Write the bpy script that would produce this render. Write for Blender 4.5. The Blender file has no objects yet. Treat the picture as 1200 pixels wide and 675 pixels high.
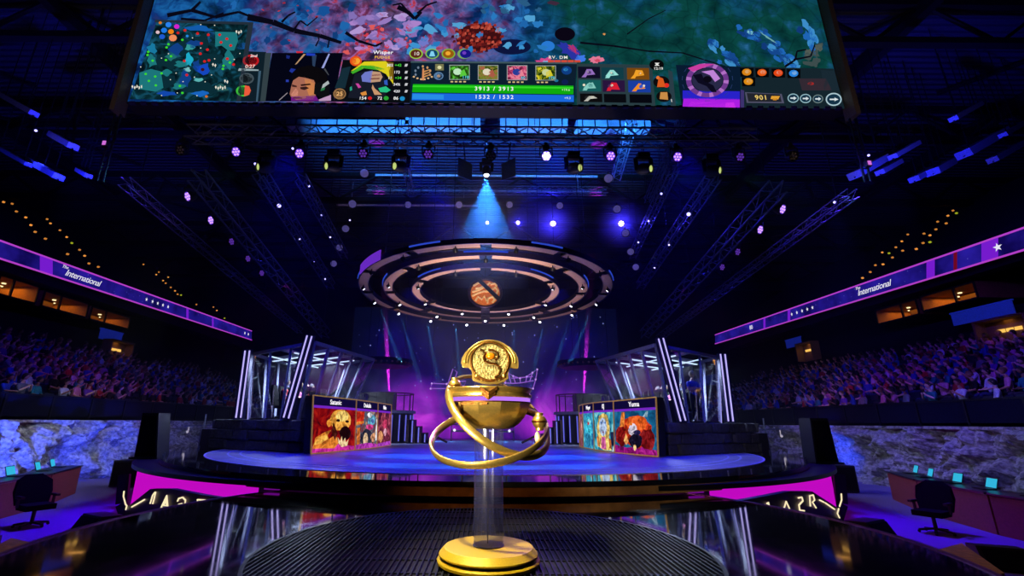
import bpy, math, random
from mathutils import Vector, Matrix, Quaternion, noise
R = random.Random(11)
SC = bpy.context.scene
COL = SC.collection
PI = math.pi
V = Vector
# ------------------------------------------------------------------ camera
E = 2.45                      # eye height above the arena floor
F = 540.0                     # focal length in pixels of the 1200 px frame
PX0, PY0 = 569.0, 337.5
TH = math.radians(16.3)
RO = math.radians(0.42)
fw = V((0, math.cos(TH), math.sin(TH)))
r0 = V((1, 0, 0)); u0 = V((0, -math.sin(TH), math.cos(TH)))
rv = r0*math.cos(RO) + u0*math.sin(RO)
uv = u0*math.cos(RO) - r0*math.sin(RO)
EYE = V((0, 0, E))
cam_d = bpy.data.cameras.new('camera'); cam = bpy.data.objects.new('camera', cam_d); COL.objects.link(cam)
cam_d.sensor_width = 36; cam_d.lens = F/1200*36; cam_d.shift_x = (600-PX0)/1200
cam_d.clip_start = 0.1; cam_d.clip_end = 300
cam.matrix_world = Matrix.Translation(EYE) @ Matrix((rv, uv, -fw)).transposed().to_4x4()
SC.camera = cam

def ray(px, py):
    return rv*((px-PX0)/F) + uv*((PY0-py)/F) + fw
def atY(px, py, Y):           # point of the ray at depth Y
    d = ray(px, py); return EYE + d*(Y/d.y)
def atZ(px, py, Z):           # at height Z (world)
    d = ray(px, py); return EYE + d*((Z-E)/d.z)
def atX(px, py, X):
    d = ray(px, py); return EYE + d*(X/d.x)
def atPlane(px, py, p, n):
    d = ray(px, py); return EYE + d*((p-EYE).dot(n)/d.dot(n))
def atCyl(px, py, cx, cy, rad, far=False):
    d = ray(px, py)
    a = d.x*d.x+d.y*d.y; b = -2*(d.x*cx+d.y*cy); c = cx*cx+cy*cy-rad*rad
    D = max(0.0, b*b-4*a*c)
    t = (-b+(math.sqrt(D) if far else -math.sqrt(D)))/(2*a)
    return EYE + d*t

# ------------------------------------------------------------------ materials
def lin(c):
    def f(x):
        x = x/255.0
        return x/12.92 if x <= .04045 else ((x+.055)/1.055)**2.4
    return (f(c[0]), f(c[1]), f(c[2]), 1.0)
MC = {}
def mat(name, col, rough=.6, metal=0.0, spec=.5, bump=0.0, scale=20, var=.25, emis=None, es=0.0, coat=0.0):
    if name in MC: return MC[name]
    m = bpy.data.materials.new(name); m.use_nodes = True
    nt = m.node_tree; b = nt.nodes['Principled BSDF']
    tc = nt.nodes.new('ShaderNodeTexCoord')
    nz = nt.nodes.new('ShaderNodeTexNoise'); nz.inputs['Scale'].default_value = scale; nz.inputs['Detail'].default_value = 3
    nt.links.new(tc.outputs['Object'], nz.inputs['Vector'])
    rp = nt.nodes.new('ShaderNodeValToRGB')
    l = lin(col)
    rp.color_ramp.elements[0].position = .3; rp.color_ramp.elements[1].position = .7
    rp.color_ramp.elements[0].color = [x*(1-var) for x in l[:3]]+[1]
    rp.color_ramp.elements[1].color = [min(1, x*(1+var)) for x in l[:3]]+[1]
    nt.links.new(nz.outputs['Fac'], rp.inputs['Fac']); nt.links.new(rp.outputs['Color'], b.inputs['Base Color'])
    b.inputs['Roughness'].default_value = rough; b.inputs['Metallic'].default_value = metal
    b.inputs['Specular IOR Level'].default_value = spec
    b.inputs['Coat Weight'].default_value = coat; b.inputs['Coat Roughness'].default_value = .05
    if bump:
        bp = nt.nodes.new('ShaderNodeBump'); bp.inputs['Strength'].default_value = bump; bp.inputs['Distance'].default_value = .05
        nt.links.new(nz.outputs['Fac'], bp.inputs['Height']); nt.links.new(bp.outputs['Normal'], b.inputs['Normal'])
    if emis:
        b.inputs['Emission Color'].default_value = lin(emis); b.inputs['Emission Strength'].default_value = es
    MC[name] = m; return m
def em(col, s=1.0):
    k = 'light_%02x%02x%02x_%g' % (*[int(x) for x in col], s)
    if k in MC: return MC[k]
    m = bpy.data.materials.new(k); m.use_nodes = True
    nt = m.node_tree; nt.nodes.clear()
    o = nt.nodes.new('ShaderNodeOutputMaterial'); e = nt.nodes.new('ShaderNodeEmission')
    e.inputs['Color'].default_value = lin(col); e.inputs['Strength'].default_value = s
    nt.links.new(e.outputs[0], o.inputs[0]); MC[k] = m
    return m
def glass(name, tint, rough=.02, alpha=.12, spec=.5, frost=0.0):
    """thin clear sheet: mostly see-through with a glossy skin"""
    if name in MC: return MC[name]
    m = bpy.data.materials.new(name); m.use_nodes = True
    nt = m.node_tree; nt.nodes.clear()
    o = nt.nodes.new('ShaderNodeOutputMaterial')
    t = nt.nodes.new('ShaderNodeBsdfTransparent'); t.inputs[0].default_value = lin(tint)
    g = nt.nodes.new('ShaderNodeBsdfGlossy'); g.inputs['Roughness'].default_value = rough; g.inputs[0].default_value = (1, 1, 1, 1)
    lw = nt.nodes.new('ShaderNodeLayerWeight'); f = nt.nodes.new('ShaderNodeMath'); f.operation = 'POWER'; f.inputs[1].default_value = 4.5; nt.links.new(lw.outputs['Facing'], f.inputs[0])
    a = nt.nodes.new('ShaderNodeMath'); a.operation = 'MULTIPLY_ADD'; a.inputs[1].default_value = 1-alpha; a.inputs[2].default_value = alpha*.3
    x = nt.nodes.new('ShaderNodeMixShader')
    nt.links.new(f.outputs[0], a.inputs[0]); nt.links.new(a.outputs[0], x.inputs[0])
    nt.links.new(t.outputs[0], x.inputs[1]); nt.links.new(g.outputs[0], x.inputs[2])
    if frost:
        df = nt.nodes.new('ShaderNodeBsdfDiffuse'); df.inputs[0].default_value = lin((120, 124, 200)); y = nt.nodes.new('ShaderNodeMixShader'); y.inputs[0].default_value = frost
        nt.links.new(x.outputs[0], y.inputs[1]); nt.links.new(df.outputs[0], y.inputs[2]); x = y
    nt.links.new(x.outputs[0], o.inputs[0])
    MC[name] = m; return m

black = mat('black_paint', (14, 14, 18), .55)
black_fab = mat('black_fabric', (10, 10, 12), .9, spec=.1)
dark_metal = mat('dark_metal', (30, 31, 38), .42, .6)
truss_m = mat('truss_aluminium', (120, 125, 140), .4, .7)
gold = mat('trophy_gold', (226, 192, 104), .3, .9, bump=.06, scale=60, var=.08)
gold_dark = mat('trophy_amber', (96, 60, 22), .38, .9, bump=.2, scale=50)
gold_pale = mat('trophy_pale_gold', (150, 138, 92), .45, .85, bump=.6, scale=45)
gold_base = mat('pedestal_gold', (186, 156, 14), .5, .2, bump=.1, scale=90, var=.12)
brass = mat('gilt_frame', (220, 170, 70), .4, .5, emis=(214, 160, 90), es=.22)  # faint glow put into the gilt colour
white_paint = mat('white_line_paint', (210, 210, 225), .5)

# ------------------------------------------------------------------ mesh builder
def wloc(o):
    p = V(o.location)
    while o.parent is not None: o = o.parent; p += o.location
    return p
class MB:
    def __init__(s): s.v = []; s.f = []; s.m = []
    def add(s, vs, fs, mi=0):
        b = len(s.v); s.v += [V(x) for x in vs]
        for f in fs: s.f.append([b+i for i in f]); s.m.append(mi)
        return s
    def box(s, c, d, rot=None, mi=0):
        c = V(c); hx, hy, hz = d[0]/2, d[1]/2, d[2]/2
        vs = [V((x*hx, y*hy, z*hz)) for x in (-1, 1) for y in (-1, 1) for z in (-1, 1)]
        if rot is not None:
            q = rot if isinstance(rot, Matrix) else Matrix.Rotation(rot, 3, 'Z')
            vs = [q @ p for p in vs]
        return s.add([c+p for p in vs], [(0, 1, 3, 2), (4, 6, 7, 5), (0, 4, 5, 1), (2, 3, 7, 6), (0, 2, 6, 4), (1, 5, 7, 3)], mi)
    def bar(s, a, b, w=.05, h=None, mi=0, up=(0, 0, 1)):
        a = V(a); b = V(b); h = h or w; d = (b-a)
        if d.length < 1e-6: return s
        d.normalize(); up = V(up)
        x = d.cross(up)
        if x.length < 1e-4: x = d.cross(V((0, 1, 0)))
        x.normalize(); z = x.cross(d)
        vs = []
        for p in (a, b):
            for sx, sz in ((-1, -1), (1, -1), (1, 1), (-1, 1)): vs.append(p+x*(sx*w/2)+z*(sz*h/2))
        return s.add(vs, [(0, 1, 2, 3), (7, 6, 5, 4), (0, 4, 5, 1), (1, 5, 6, 2), (2, 6, 7, 3), (3, 7, 4, 0)], mi)
    def tube(s, pts, r, n=10, closed=False, mi=0, rz=None, up=None):
        """round (or oval: r across, rz along the frame's second axis) tube along points"""
        pts = [V(p) for p in pts]; m = len(pts); rings = []
        prev = None
        for i, p in enumerate(pts):
            a = pts[i-1] if (i > 0 or closed) else p; b = pts[(i+1) % m] if (i < m-1 or closed) else p
            t = (b-a).normalized()
            if up is not None: x = V(up)-t*t.dot(V(up))
            elif prev is None: x = t.cross(V((0, 0, 1))); x = x if x.length > 1e-3 else V((1, 0, 0))
            else: x = prev - t*prev.dot(t)
            x.normalize(); prev = x; y = t.cross(x)
            rr = r[i] if isinstance(r, (list, tuple)) else r
            r2 = rz if rz else rr
            rings.append([p+x*(rr*math.cos(2*PI*k/n))+y*(r2*math.sin(2*PI*k/n)) for k in range(n)])
        vs = [q for g in rings for q in g]; fs = []
        for i in range(m if closed else m-1):
            j = (i+1) % m
            for k in range(n): fs.append((i*n+k, i*n+(k+1) % n, j*n+(k+1) % n, j*n+k))
        if not closed: fs += [tuple(range(n-1, -1, -1)), tuple((m-1)*n+k for k in range(n))]
        return s.add(vs, fs, mi)
    def lathe(s, prof, n=48, c=(0, 0, 0), a0=0, a1=2*PI, mi=0, cap=True):
        c = V(c); full = abs(a1-a0-2*PI) < 1e-6; cnt = n if full else n+1; m = len(prof)
        vs = []
        for k in range(cnt):
            a = a0+(a1-a0)*k/n
            for r, z in prof: vs.append(c+V((r*math.cos(a), r*math.sin(a), z)))
        fs = []
        for k in range(n):
            k2 = (k+1) % cnt
            for i in range(m-1): fs.append((k*m+i, k2*m+i, k2*m+i+1, k*m+i+1))
        if cap and full:
            if prof[0][0] > 1e-5: fs.append(tuple(k*m for k in range(cnt))[::-1])
            if prof[-1][0] > 1e-5: fs.append(tuple(k*m+m-1 for k in range(cnt)))
        return s.add(vs, fs, mi)
    def ball(s, c, r, n=12, sc=(1, 1, 1), mi=0, q=None):
        c = V(c); h = n//2+1; vs = []; fs = []
        for i in range(h+1):
            t = PI*i/h
            for k in range(n):
                p = V((r*sc[0]*math.sin(t)*math.cos(2*PI*k/n), r*sc[1]*math.sin(t)*math.sin(2*PI*k/n), r*sc[2]*math.cos(t)))
                vs.append(c+(q @ p if q else p))
        for i in range(h):
            for k in range(n): fs.append((i*n+k, (i+1)*n+k, (i+1)*n+(k+1) % n, i*n+(k+1) % n))
        return s.add(vs, fs, mi)
    def cyl(s, a, b, r, n=12, r2=None, mi=0):
        return s.tube([a, b], [r, r if r2 is None else r2], n, mi=mi)
    def poly(s, pts, mi=0):
        return s.add(pts, [tuple(range(len(pts)))], mi)
    def slab(s, pts, off, mi=0):
        """flat outline given thickness: off is the extrusion vector"""
        n = len(pts); pts = [V(p) for p in pts]; off = V(off)
        fs = [tuple(range(n)), tuple(range(2*n-1, n-1, -1))]
        fs += [(i, n+i, n+(i+1) % n, (i+1) % n)[::-1] for i in range(n)]
        return s.add(pts+[p+off for p in pts], fs, mi)
    def build(s, name, mats, parent=None, origin=None, smooth=None, label=None):
        me = bpy.data.meshes.new(name); o = V(origin) if origin is not None else (wloc(parent) if parent is not None else V((0, 0, 0)))
        me.from_pydata([p-o for p in s.v], [], s.f)
        for m in (mats if isinstance(mats, (list, tuple)) else [mats]): me.materials.append(m)
        if any(s.m): me.polygons.foreach_set('material_index', s.m)
        if smooth is not None:
            me.polygons.foreach_set('use_smooth', [True]*len(me.polygons))
            me.update()
            me.set_sharp_from_angle(angle=math.radians(smooth))
        me.validate()
        ob = bpy.data.objects.new(name, me); COL.objects.link(ob)
        if parent is not None: ob.parent = parent
        else: ob.location = o
        if label: ob['label'] = label
        return ob
def tag(o, label, cat, group=None, kind=None):
    o['label'] = label; o['category'] = cat
    if group: o['group'] = group
    if kind: o['kind'] = kind
    return o
def thing(name, label, cat, loc=(0, 0, 0), group=None, kind=None, rot=None):
    o = bpy.data.objects.new(name, None); COL.objects.link(o); o.location = loc; o.empty_display_size = .1
    if rot is not None: o.rotation_mode = 'QUATERNION'; o.rotation_quaternion = rot
    return tag(o, label, cat, group, kind)
def copy_tree(o, kids, parent=None):
    c = o.copy(); COL.objects.link(c)
    if parent is not None: c.parent = parent
    for ch in kids.get(o, []): copy_tree(ch, kids, c)
    return c
def struct(name, mb, m, label=None, cat=None, parent=None, smooth=None):
    o = mb.build(name, m, parent, smooth=smooth); o['kind'] = 'structure'
    if label: o['label'] = label; o['category'] = cat
    return o
ORD = 'first second third fourth fifth sixth seventh eighth ninth tenth eleventh twelfth thirteenth fourteenth fifteenth sixteenth seventeenth eighteenth nineteenth'.split()
TENS = ['', '', 'twenty', 'thirty', 'forty', 'fifty', 'sixty', 'seventy', 'eighty', 'ninety']
def nth(i):
    i += 1
    if i < 20: return ORD[i-1]
    t, u = divmod(i, 10)
    return (TENS[t][:-1]+'ieth') if u == 0 else TENS[t]+'-'+ORD[u-1]
def text(body, pos, xd, up, h, m, parent, name='lettering', align='CENTER', shear=0.0, fat=0.0, depth=.004, space=1.0):
    """raised letters of cap height h, centred on pos"""
    cu = bpy.data.curves.new(name, 'FONT'); cu.body = body; cu.size = h/.73; cu.align_x = align; cu.align_y = 'CENTER'
    cu.shear = shear; cu.offset = fat*h; cu.extrude = depth; cu.space_character = space; cu.resolution_u = 3
    cu.materials.append(m)
    tmp = bpy.data.objects.new('tmp', cu); COL.objects.link(tmp)
    me = bpy.data.meshes.new_from_object(tmp.evaluated_get(bpy.context.evaluated_depsgraph_get())); me.name = name
    bpy.data.objects.remove(tmp); bpy.data.curves.remove(cu)
    o = bpy.data.objects.new(name, me); COL.objects.link(o)
    xd = V(xd).normalized(); up = V(up); up = (up-xd*up.dot(xd)).normalized(); n = xd.cross(up)
    M = Matrix((xd, up, n)).transposed().to_4x4(); M.translation = V(pos)
    o.parent = parent
    if parent is not None: M = Matrix.Translation(-wloc(parent)) @ M
    o.matrix_local = M
    return o
def spot(name, pos, tgt, col, energy, ang, blend=.3, size=.05):
    d = bpy.data.lights.new(name, 'SPOT'); d.energy = energy; d.color = lin(col)[:3]; d.spot_size = math.radians(ang); d.spot_blend = blend; d.shadow_soft_size = size
    o = bpy.data.objects.new(name, d); COL.objects.link(o); o.location = pos
    o.rotation_mode = 'QUATERNION'; o.rotation_quaternion = (V(tgt)-V(pos)).to_track_quat('-Z', 'Y')
    return o
def area(name, pos, tgt, col, energy, sx, sy=None):
    d = bpy.data.lights.new(name, 'AREA'); d.energy = energy; d.color = lin(col)[:3]; d.shape = 'RECTANGLE'; d.size = sx; d.size_y = sy or sx
    o = bpy.data.objects.new(name, d); COL.objects.link(o); o.location = pos
    o.rotation_mode = 'QUATERNION'; o.rotation_quaternion = (V(tgt)-V(pos)).to_track_quat('-Z', 'Y')
    return o
def point(name, pos, col, energy, size=.1):
    d = bpy.data.lights.new(name, 'POINT'); d.energy = energy; d.color = lin(col)[:3]; d.shadow_soft_size = size
    o = bpy.data.objects.new(name, d); COL.objects.link(o); o.location = pos
    return o
def arc(c, r, a0, a1, n): return [V(c)+V((r*math.cos(a0+(a1-a0)*i/n), r*math.sin(a0+(a1-a0)*i/n), 0)) for i in range(n+1)]
def ring_prof(mb, c, r0, r1, z0, z1, n=96, a0=0, a1=2*PI, mi=0):
    """a ring of rectangular section"""
    full = abs(a1-a0-2*PI) < 1e-6; cnt = n if full else n+1; c = V(c); vs = []; fs = []
    for k in range(cnt):
        a = a0+(a1-a0)*k/n; d = V((math.cos(a), math.sin(a), 0))
        for r, z in ((r0, z0), (r1, z0), (r1, z1), (r0, z1)): vs.append(c+d*r+V((0, 0, z)))
    for k in range(n):
        k2 = (k+1) % cnt
        for i in range(4): fs.append((k*4+i, k2*4+i, k2*4+(i+1) % 4, k*4+(i+1) % 4)[::-1])
    if not full: fs += [(0, 1, 2, 3), ((cnt-1)*4+3, (cnt-1)*4+2, (cnt-1)*4+1, (cnt-1)*4)]
    return mb.add(vs, fs, mi)
# ================================================================== THE SETTING
DZ = E-1.305                  # trophy deck
SZ = E-1.0                    # stage top
SCX, SCY, SR = 0.0, 19.6, 10.8
floor_m = mat('floor_carpet', (120, 105, 150), .85, spec=.2, bump=.3, scale=60)
mb = MB(); mb.box((0, 26, -.1), (90, 72, .2)); struct('floor', mb, floor_m)

# roof deck: corrugated sheet between deep beams
def roof_mat():
    m = mat('roof_sheet', (60, 62, 86), .8, spec=.2)
    nt = m.node_tree; b = nt.nodes['Principled BSDF']
    tc = nt.nodes.new('ShaderNodeTexCoord'); w = nt.nodes.new('ShaderNodeTexWave'); w.bands_direction = 'Y'; w.inputs['Scale'].default_value = .8
    bp = nt.nodes.new('ShaderNodeBump'); bp.inputs['Strength'].default_value = 1; bp.inputs['Distance'].default_value = .15
    nt.links.new(tc.outputs['Object'], w.inputs['Vector']); nt.links.new(w.outputs['Fac'], bp.inputs['Height']); nt.links.new(bp.outputs['Normal'], b.inputs['Normal'])
    return m
roof_m = roof_mat()
CZ = E+18
mb = MB(); mb.box((0, 26, CZ+.1), (90, 72, .2)); struct('ceiling', mb, roof_m)
wall_m = mat('arena_wall', (26, 26, 34), .9, spec=.1)
mb = MB(); mb.box((0, 62, 10), (90, .4, 21)); struct('wall_back', mb, wall_m)
for s, nm in ((-1, 'wall_left'), (1, 'wall_right')):
    mb = MB(); mb.box((s*45, 26, 10), (.4, 72, 21)); struct(nm, mb, wall_m)

# steel roof beams
steel_m = mat('roof_steel', (24, 25, 32), .6, .3)
k = 0
for y in (9, 16, 23, 31, 40, 50):
    mb = MB(); z0, z1 = CZ-2.2, CZ-.15
    mb.bar((-44, y, z1), (44, y, z1), .35, .3); mb.bar((-44, y, z0), (44, y, z0), .35, .3)
    x = -44; up = True
    while x < 43.9:
        mb.bar((x, y, z0 if up else z1), (x+2.75, y, z1 if up else z0), .14); x += 2.75; up = not up
    o = mb.build('trim_%d' % (k+1), steel_m); o['kind'] = 'structure'; k += 1
for x in (-30, -19, 19, 30):
    mb = MB(); mb.bar((x, -5, CZ-.5), (x, 60, CZ-.5), .4, .7)
    for y in range(0, 56, 8):
        mb.bar((x, y, CZ-.3), (x+(5 if x < 0 else -5), y+5.5, CZ-.3), .15); mb.bar((x, y+5.5, CZ-.3), (x+(5 if x < 0 else -5), y, CZ-.3), .15)
    o = mb.build('trim_%d' % (k+1), steel_m); o['kind'] = 'structure'; k += 1

# ================================================================== TROPHY DECK
def gloss_deck():
    m = mat('gloss_black_deck', (3, 3, 5), .03, spec=.8, coat=1.0)
    nt = m.node_tree; b = nt.nodes['Principled BSDF']
    tc = nt.nodes.new('ShaderNodeTexCoord'); n = nt.nodes.new('ShaderNodeTexNoise'); n.inputs['Scale'].default_value = 2.2; n.inputs['Detail'].default_value = 6
    r = nt.nodes.new('ShaderNodeMapRange'); r.inputs['From Min'].default_value = .35; r.inputs['From Max'].default_value = .75; r.inputs['To Min'].default_value = .02; r.inputs['To Max'].default_value = .14
    nt.links.new(tc.outputs['Object'], n.inputs['Vector']); nt.links.new(n.outputs['Fac'], r.inputs['Value']); nt.links.new(r.outputs['Result'], b.inputs['Roughness'])
    return m
deck_m = gloss_deck()
DCX, DCY, DR = 0.0, 6.7, 5.05
t = thing('round_platform', 'low round glossy black platform carrying the golden trophy before the main stage', 'platform', (DCX, DCY, 0))
mb = MB(); mb.lathe([(0, DZ-.12), (DR, DZ-.12), (DR, DZ), (0, DZ)], 160, (DCX, DCY, 0)); mb.build('deck', deck_m, t, smooth=30)
mb = MB(); mb.lathe([(DR-.35, 0), (DR-.35, DZ-.121)], 96, (DCX, DCY, 0)); mb.build('skirt', black, t, smooth=30)
mb = MB(); ring_prof(mb, (DCX, DCY, 0), DR+.001, DR+.05, DZ-.13, DZ+.012, 128)
mb.build('edge_trim', mat('deck_edge', (170, 80, 170), .4, .4), t, smooth=30, label='thin metallic plum edge strip')
GX, GY, GR = 0.0, 5.5, 2.34
grille_m = mat('grille_steel', (50, 52, 60), .42, .8)
mb = MB(); mb.lathe([(0, DZ+.001), (GR-.03, DZ+.001), (GR-.03, DZ+.006), (0, DZ+.006)], 96, (GX, GY, 0)); mb.build('grille_bed', mat('grille_bed', (4, 4, 5), .6), t, smooth=30)
mb = MB(); n = 84
for i in range(n):
    x = -GR+.03+(2*GR-.06)*i/(n-1); h = math.sqrt(max(0, (GR-.03)**2-x*x))
    if h > .05: mb.box((GX+x, GY, DZ+.02), (.014, 2*h, .022))
for i in range(-5, 6):
    y = i*.42; h = math.sqrt(max(0, (GR-.03)**2-y*y)); mb.box((GX, GY+y, DZ+.012), (2*h, .03, .012))
mb.build('grille', grille_m, t, label='round steel walk-on grille')
mb = MB(); ring_prof(mb, (GX, GY, 0), GR-.035, GR, DZ+.001, DZ+.034, 128); mb.build('grille_rim', dark_metal, t, smooth=30)

# ================================================================== DISPLAY PEDESTAL AND TROPHY
TX, TY = .045, 4.92
PZ = DZ+.034
t = thing('display_pedestal', 'gold round pedestal with a clear acrylic column under the big trophy', 'pedestal', (TX, TY, PZ))
c = (TX, TY, PZ); K = .93
def P(l): return [(r*K, z*K) for r, z in l]
mb = MB(); mb.lathe(P([(.0, 0), (.50, 0), (.52, .012), (.525, .035), (.515, .05), (.0, .05)]), 72, c); mb.build('foot_ring', gold_base, t, smooth=35)
mb = MB(); mb.lathe(P([(.47, .05), (.47, .075)]), 72, c, cap=False); mb.build('shadow_gap', black, t, smooth=30)
mb = MB(); mb.lathe(P([(.0, .075), (.49, .075), (.505, .083), (.505, .095), (.455, .15), (.44, .156), (.0, .156)]), 72, c); mb.build('base_disc', gold_base, t, smooth=25)
BZ = PZ+.156*K
mb = MB(); mb.lathe([(.0, BZ-PZ), (.146, BZ-PZ), (.15, BZ-PZ+.01), (.14, BZ-PZ+.014), (0, BZ-PZ+.014)], 40, c); mb.build('column_socket', mat('socket_dark', (40, 30, 14), .4, .5), t, smooth=35)
acr = glass('clear_acrylic', (226, 228, 244), .15, .3, frost=.07)
COLTOP = E-.06
mb = MB(); mb.lathe([(.142, BZ-PZ+.014), (.146, COLTOP-PZ)], 48, c, cap=False); mb.build('column_shell', acr, t, smooth=40, label='clear acrylic tube')
mb = MB(); mb.box((TX-.006, TY+.02, (BZ+COLTOP)/2), (.012, .012, COLTOP-BZ-.03)); mb.build('tension_rod', mat('rod_dark', (20, 20, 26), .4, .5), t)
mb = MB(); mb.lathe([(0, COLTOP-.012-PZ), (.147, COLTOP-.012-PZ), (.147, COLTOP-PZ), (0, COLTOP-PZ)], 40, c); mb.build('column_cap', acr, t, smooth=35)

TZ = COLTOP+.001
t = thing('trophy', 'large golden cup trophy with two orbit hoops and a round crest on top', 'trophy', (TX, TY, TZ))
c = (TX, TY, TZ)
rimz = E+.345-TZ
bowl = [(.0, 0), (.20, .0), (.25, .012), (.31, .05), (.365, .11), (.405, .175), (.425, .235), (.428, .25)]
mb = MB(); mb.lathe(bowl+[(.40, .25), (.0, .25)], 12, c, a0=PI/12, a1=2*PI+PI/12); mb.build('bowl', gold, t, smooth=24)
# raised facet ridges over the bowl
mb = MB()
mb.lathe([(.0, .255), (.425, .255), (.425, .30), (.0, .30)], 64, c); mb.build('light_band', em((190, 120, 255), 1.05), t, smooth=30, label='glowing violet band')
mb = MB(); mb.lathe([(.0, .25), (.434, .25), (.434, .262), (.0, .262)], 64, c); mb.build('lower_lip', gold_dark, t, smooth=30)
mb = MB(); mb.lathe([(.38, .30), (.43, .30), (.442, .312), (.442, .335), (.425, .345), (.436, .372), (.446, .385), (.446, .398), (.40, .402), (.395, .34), (0, .33)], 64, c); mb.build('rim', gold, t, smooth=30)
# chevron clasp at the front of the rim
mb = MB()
fy = TY-.452
for z, s in ((.395, 1.0), (.345, .8)):
    w = .085*s
    mb.slab([(TX-w-.01, fy, TZ+z), (TX-.01, fy-.012, TZ+z-.055*s), (TX+w-.01, fy, TZ+z), (TX+w-.01, fy, TZ+z-.03), (TX-.01, fy-.012, TZ+z-.1*s), (TX-w-.01, fy, TZ+z-.03)][::-1], (0, .03, 0))
mb.build('chevron_clasp', gold_dark, t)
# corner plates on the bowl
mb = MB()
mb.bar((TX-.27, TY-.335, TZ+.245), (TX-.27, TY-.30, TZ+.16), .02, .02); mb.bar((TX-.27, TY-.34, TZ+.235), (TX-.02, TY-.425, TZ+.235), .018, .018)
mb.build('bowl_seam', gold_dark, t)
# clear stand for the crest
mb = MB()
for x in (-.125, .125): mb.box((TX+x, TY, TZ+.40), (.05, .02, .17))
mb.box((TX, TY, TZ+.345), (.34, .08, .012)); mb.build('crest_stand', acr, t)

# the crest: outline taken as a flat shield, built 7 cm thick
def crest_pt(cx, cy, off=0.0):
    p = atY(500+cx/7.5, 390+cy/7.5, TY-.05); return V((p.x, p.y-off, p.z))
outline = [(312, 262), (320, 225), (345, 180), (395, 130), (455, 97), (520, 78), (560, 75), (610, 80), (670, 98), (730, 135), (775, 185), (793, 225), (798, 262), (796, 298), (765, 298), (738, 288), (718, 310), (708, 345), (706, 395), (680, 418), (625, 434), (555, 441), (490, 434), (435, 418), (410, 402), (408, 350), (398, 315), (375, 290), (340, 292), (322, 288)]
cr = None
mb = MB(); mb.slab([crest_pt(*q) for q in outline][::-1], (0, .075, 0)); 
crest = mb.build('crest', gold, t, label='round shield crest with an s-shaped channel')
bv = crest.modifiers.new('soft_edge', 'BEVEL'); bv.width = .012; bv.segments = 2
def px_disc(cx, cy, rad, n=40): return [(cx+rad*math.cos(2*PI*i/n), cy-rad*math.sin(2*PI*i/n)) for i in range(n)]
mb = MB(); mb.slab([crest_pt(x, y, .012) for x, y in px_disc(557, 253, 155)], (0, .03, 0)); o = mb.build('crest_face', gold_pale, crest)
def px_arc(cx, cy, rx, ry, a0, a1, n=24): return [(cx+rx*math.cos(a0+(a1-a0)*i/n), cy-ry*math.sin(a0+(a1-a0)*i/n)) for i in range(n+1)]
mb = MB(); mb.tube([crest_pt(x, y, .014) for x, y in px_arc(557, 253, 166, 166, 0, 2*PI, 48)[:-1]], .012, 8, closed=True); mb.build('crest_ring', gold_dark, crest, smooth=60)
for rr in (192, 214):
    mb = MB(); mb.tube([crest_pt(x, y, .008) for x, y in px_arc(557, 262, rr+8, rr-20, math.radians(-2), math.radians(182), 40)], .008, 8); mb.build('crest_moulding', gold, crest, smooth=60)
S = [(470, 150), (500, 160), (520, 185), (500, 215), (510, 250), (548, 268), (600, 275), (640, 300), (650, 335), (630, 370), (600, 395)]
S2 = [(540, 150), (590, 158), (625, 180), (628, 215), (600, 245)]
mb = MB(); mb.tube([crest_pt(x, y, .02) for x, y in S], .022, 8, rz=.012, up=(0, 1, 0)); mb.tube([crest_pt(x, y, .02) for x, y in S2], .018, 8, rz=.012, up=(0, 1, 0)); mb.build('crest_channel', gold_dark, crest, smooth=60)
mb = MB(); p = crest_pt(560, 208, .03); mb.ball(p, .045, 14, (1.1, .7, .8)); mb.build('crest_gem', mat('amber_gem', (214, 130, 20), .15, .4, emis=(190, 100, 10), es=.15), crest, smooth=60)
mb = MB(); mb.slab([crest_pt(*q, .006) for q in [(425, 335), (470, 380), (520, 395), (600, 395), (650, 375), (690, 335), (700, 395), (640, 428), (555, 436), (480, 428), (418, 398)]][::-1], (0, .03, 0)); mb.build('crest_skirt', gold_dark, crest)
mb = MB()
for x in (438, 676): mb.ball(crest_pt(x, 380, .012), .022, 10)
for x in (335, 775): mb.ball(crest_pt(x, 262, .008), .014, 10)
mb.build('crest_rivet', gold, crest, smooth=60)
mb = MB()
for i in range(6):
    x = 480+i*31; mb.slab([crest_pt(x-12, 425, .012), crest_pt(x, 396, .012), crest_pt(x+12, 425, .012)][::-1], (0, .012, 0))
mb.build('crest_tooth_pattern', gold, crest)

# orbit hoops: two tilted circles round the bowl, joined by ball clasps
def hoop(cpx, Rr, M, N, rr, name):
    C0 = atY(*cpx, TY); M = V(M).normalized(); N = V(N).normalized()
    pts = [C0+M*(Rr*math.cos(a))+N*(Rr*math.sin(a)) for a in [2*PI*i/96 for i in range(96)]]
    axis = M.cross(N)
    mb = MB(); mb.tube(pts, rr*.55, 10, closed=True, rz=rr, up=axis if False else None)
    return mb.build(name, gold, t, smooth=50)
hoop((585, 484), .575, (.85, 0, -.53), (-.276, -.85, -.442), .04, 'orbit_hoop')
hoop((573, 508), .59, (.985, 0, .17), (.0714, -.907, -.4137), .04, 'orbit_hoop')
for px, py, dy in ((533, 452, -.05), (632, 494, -.28)):
    p = atY(px, py, TY+dy)
    mb = MB(); mb.ball(p, .07, 18); mb.lathe([(.03, -.085), (.04, -.08), (.04, .08), (.03, .085)], 16, p); b = mb.build('ball_clasp', gold, t, smooth=50)
    mb = MB(); mb.tube([p+V((.066*math.cos(a), .066*math.sin(a), 0)) for a in [2*PI*i/20 for i in range(20)]], .012, 6, closed=True); mb.build('clasp_band', gold_dark, b, smooth=50)
p = atY(630, 513, TY-.22)
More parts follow.
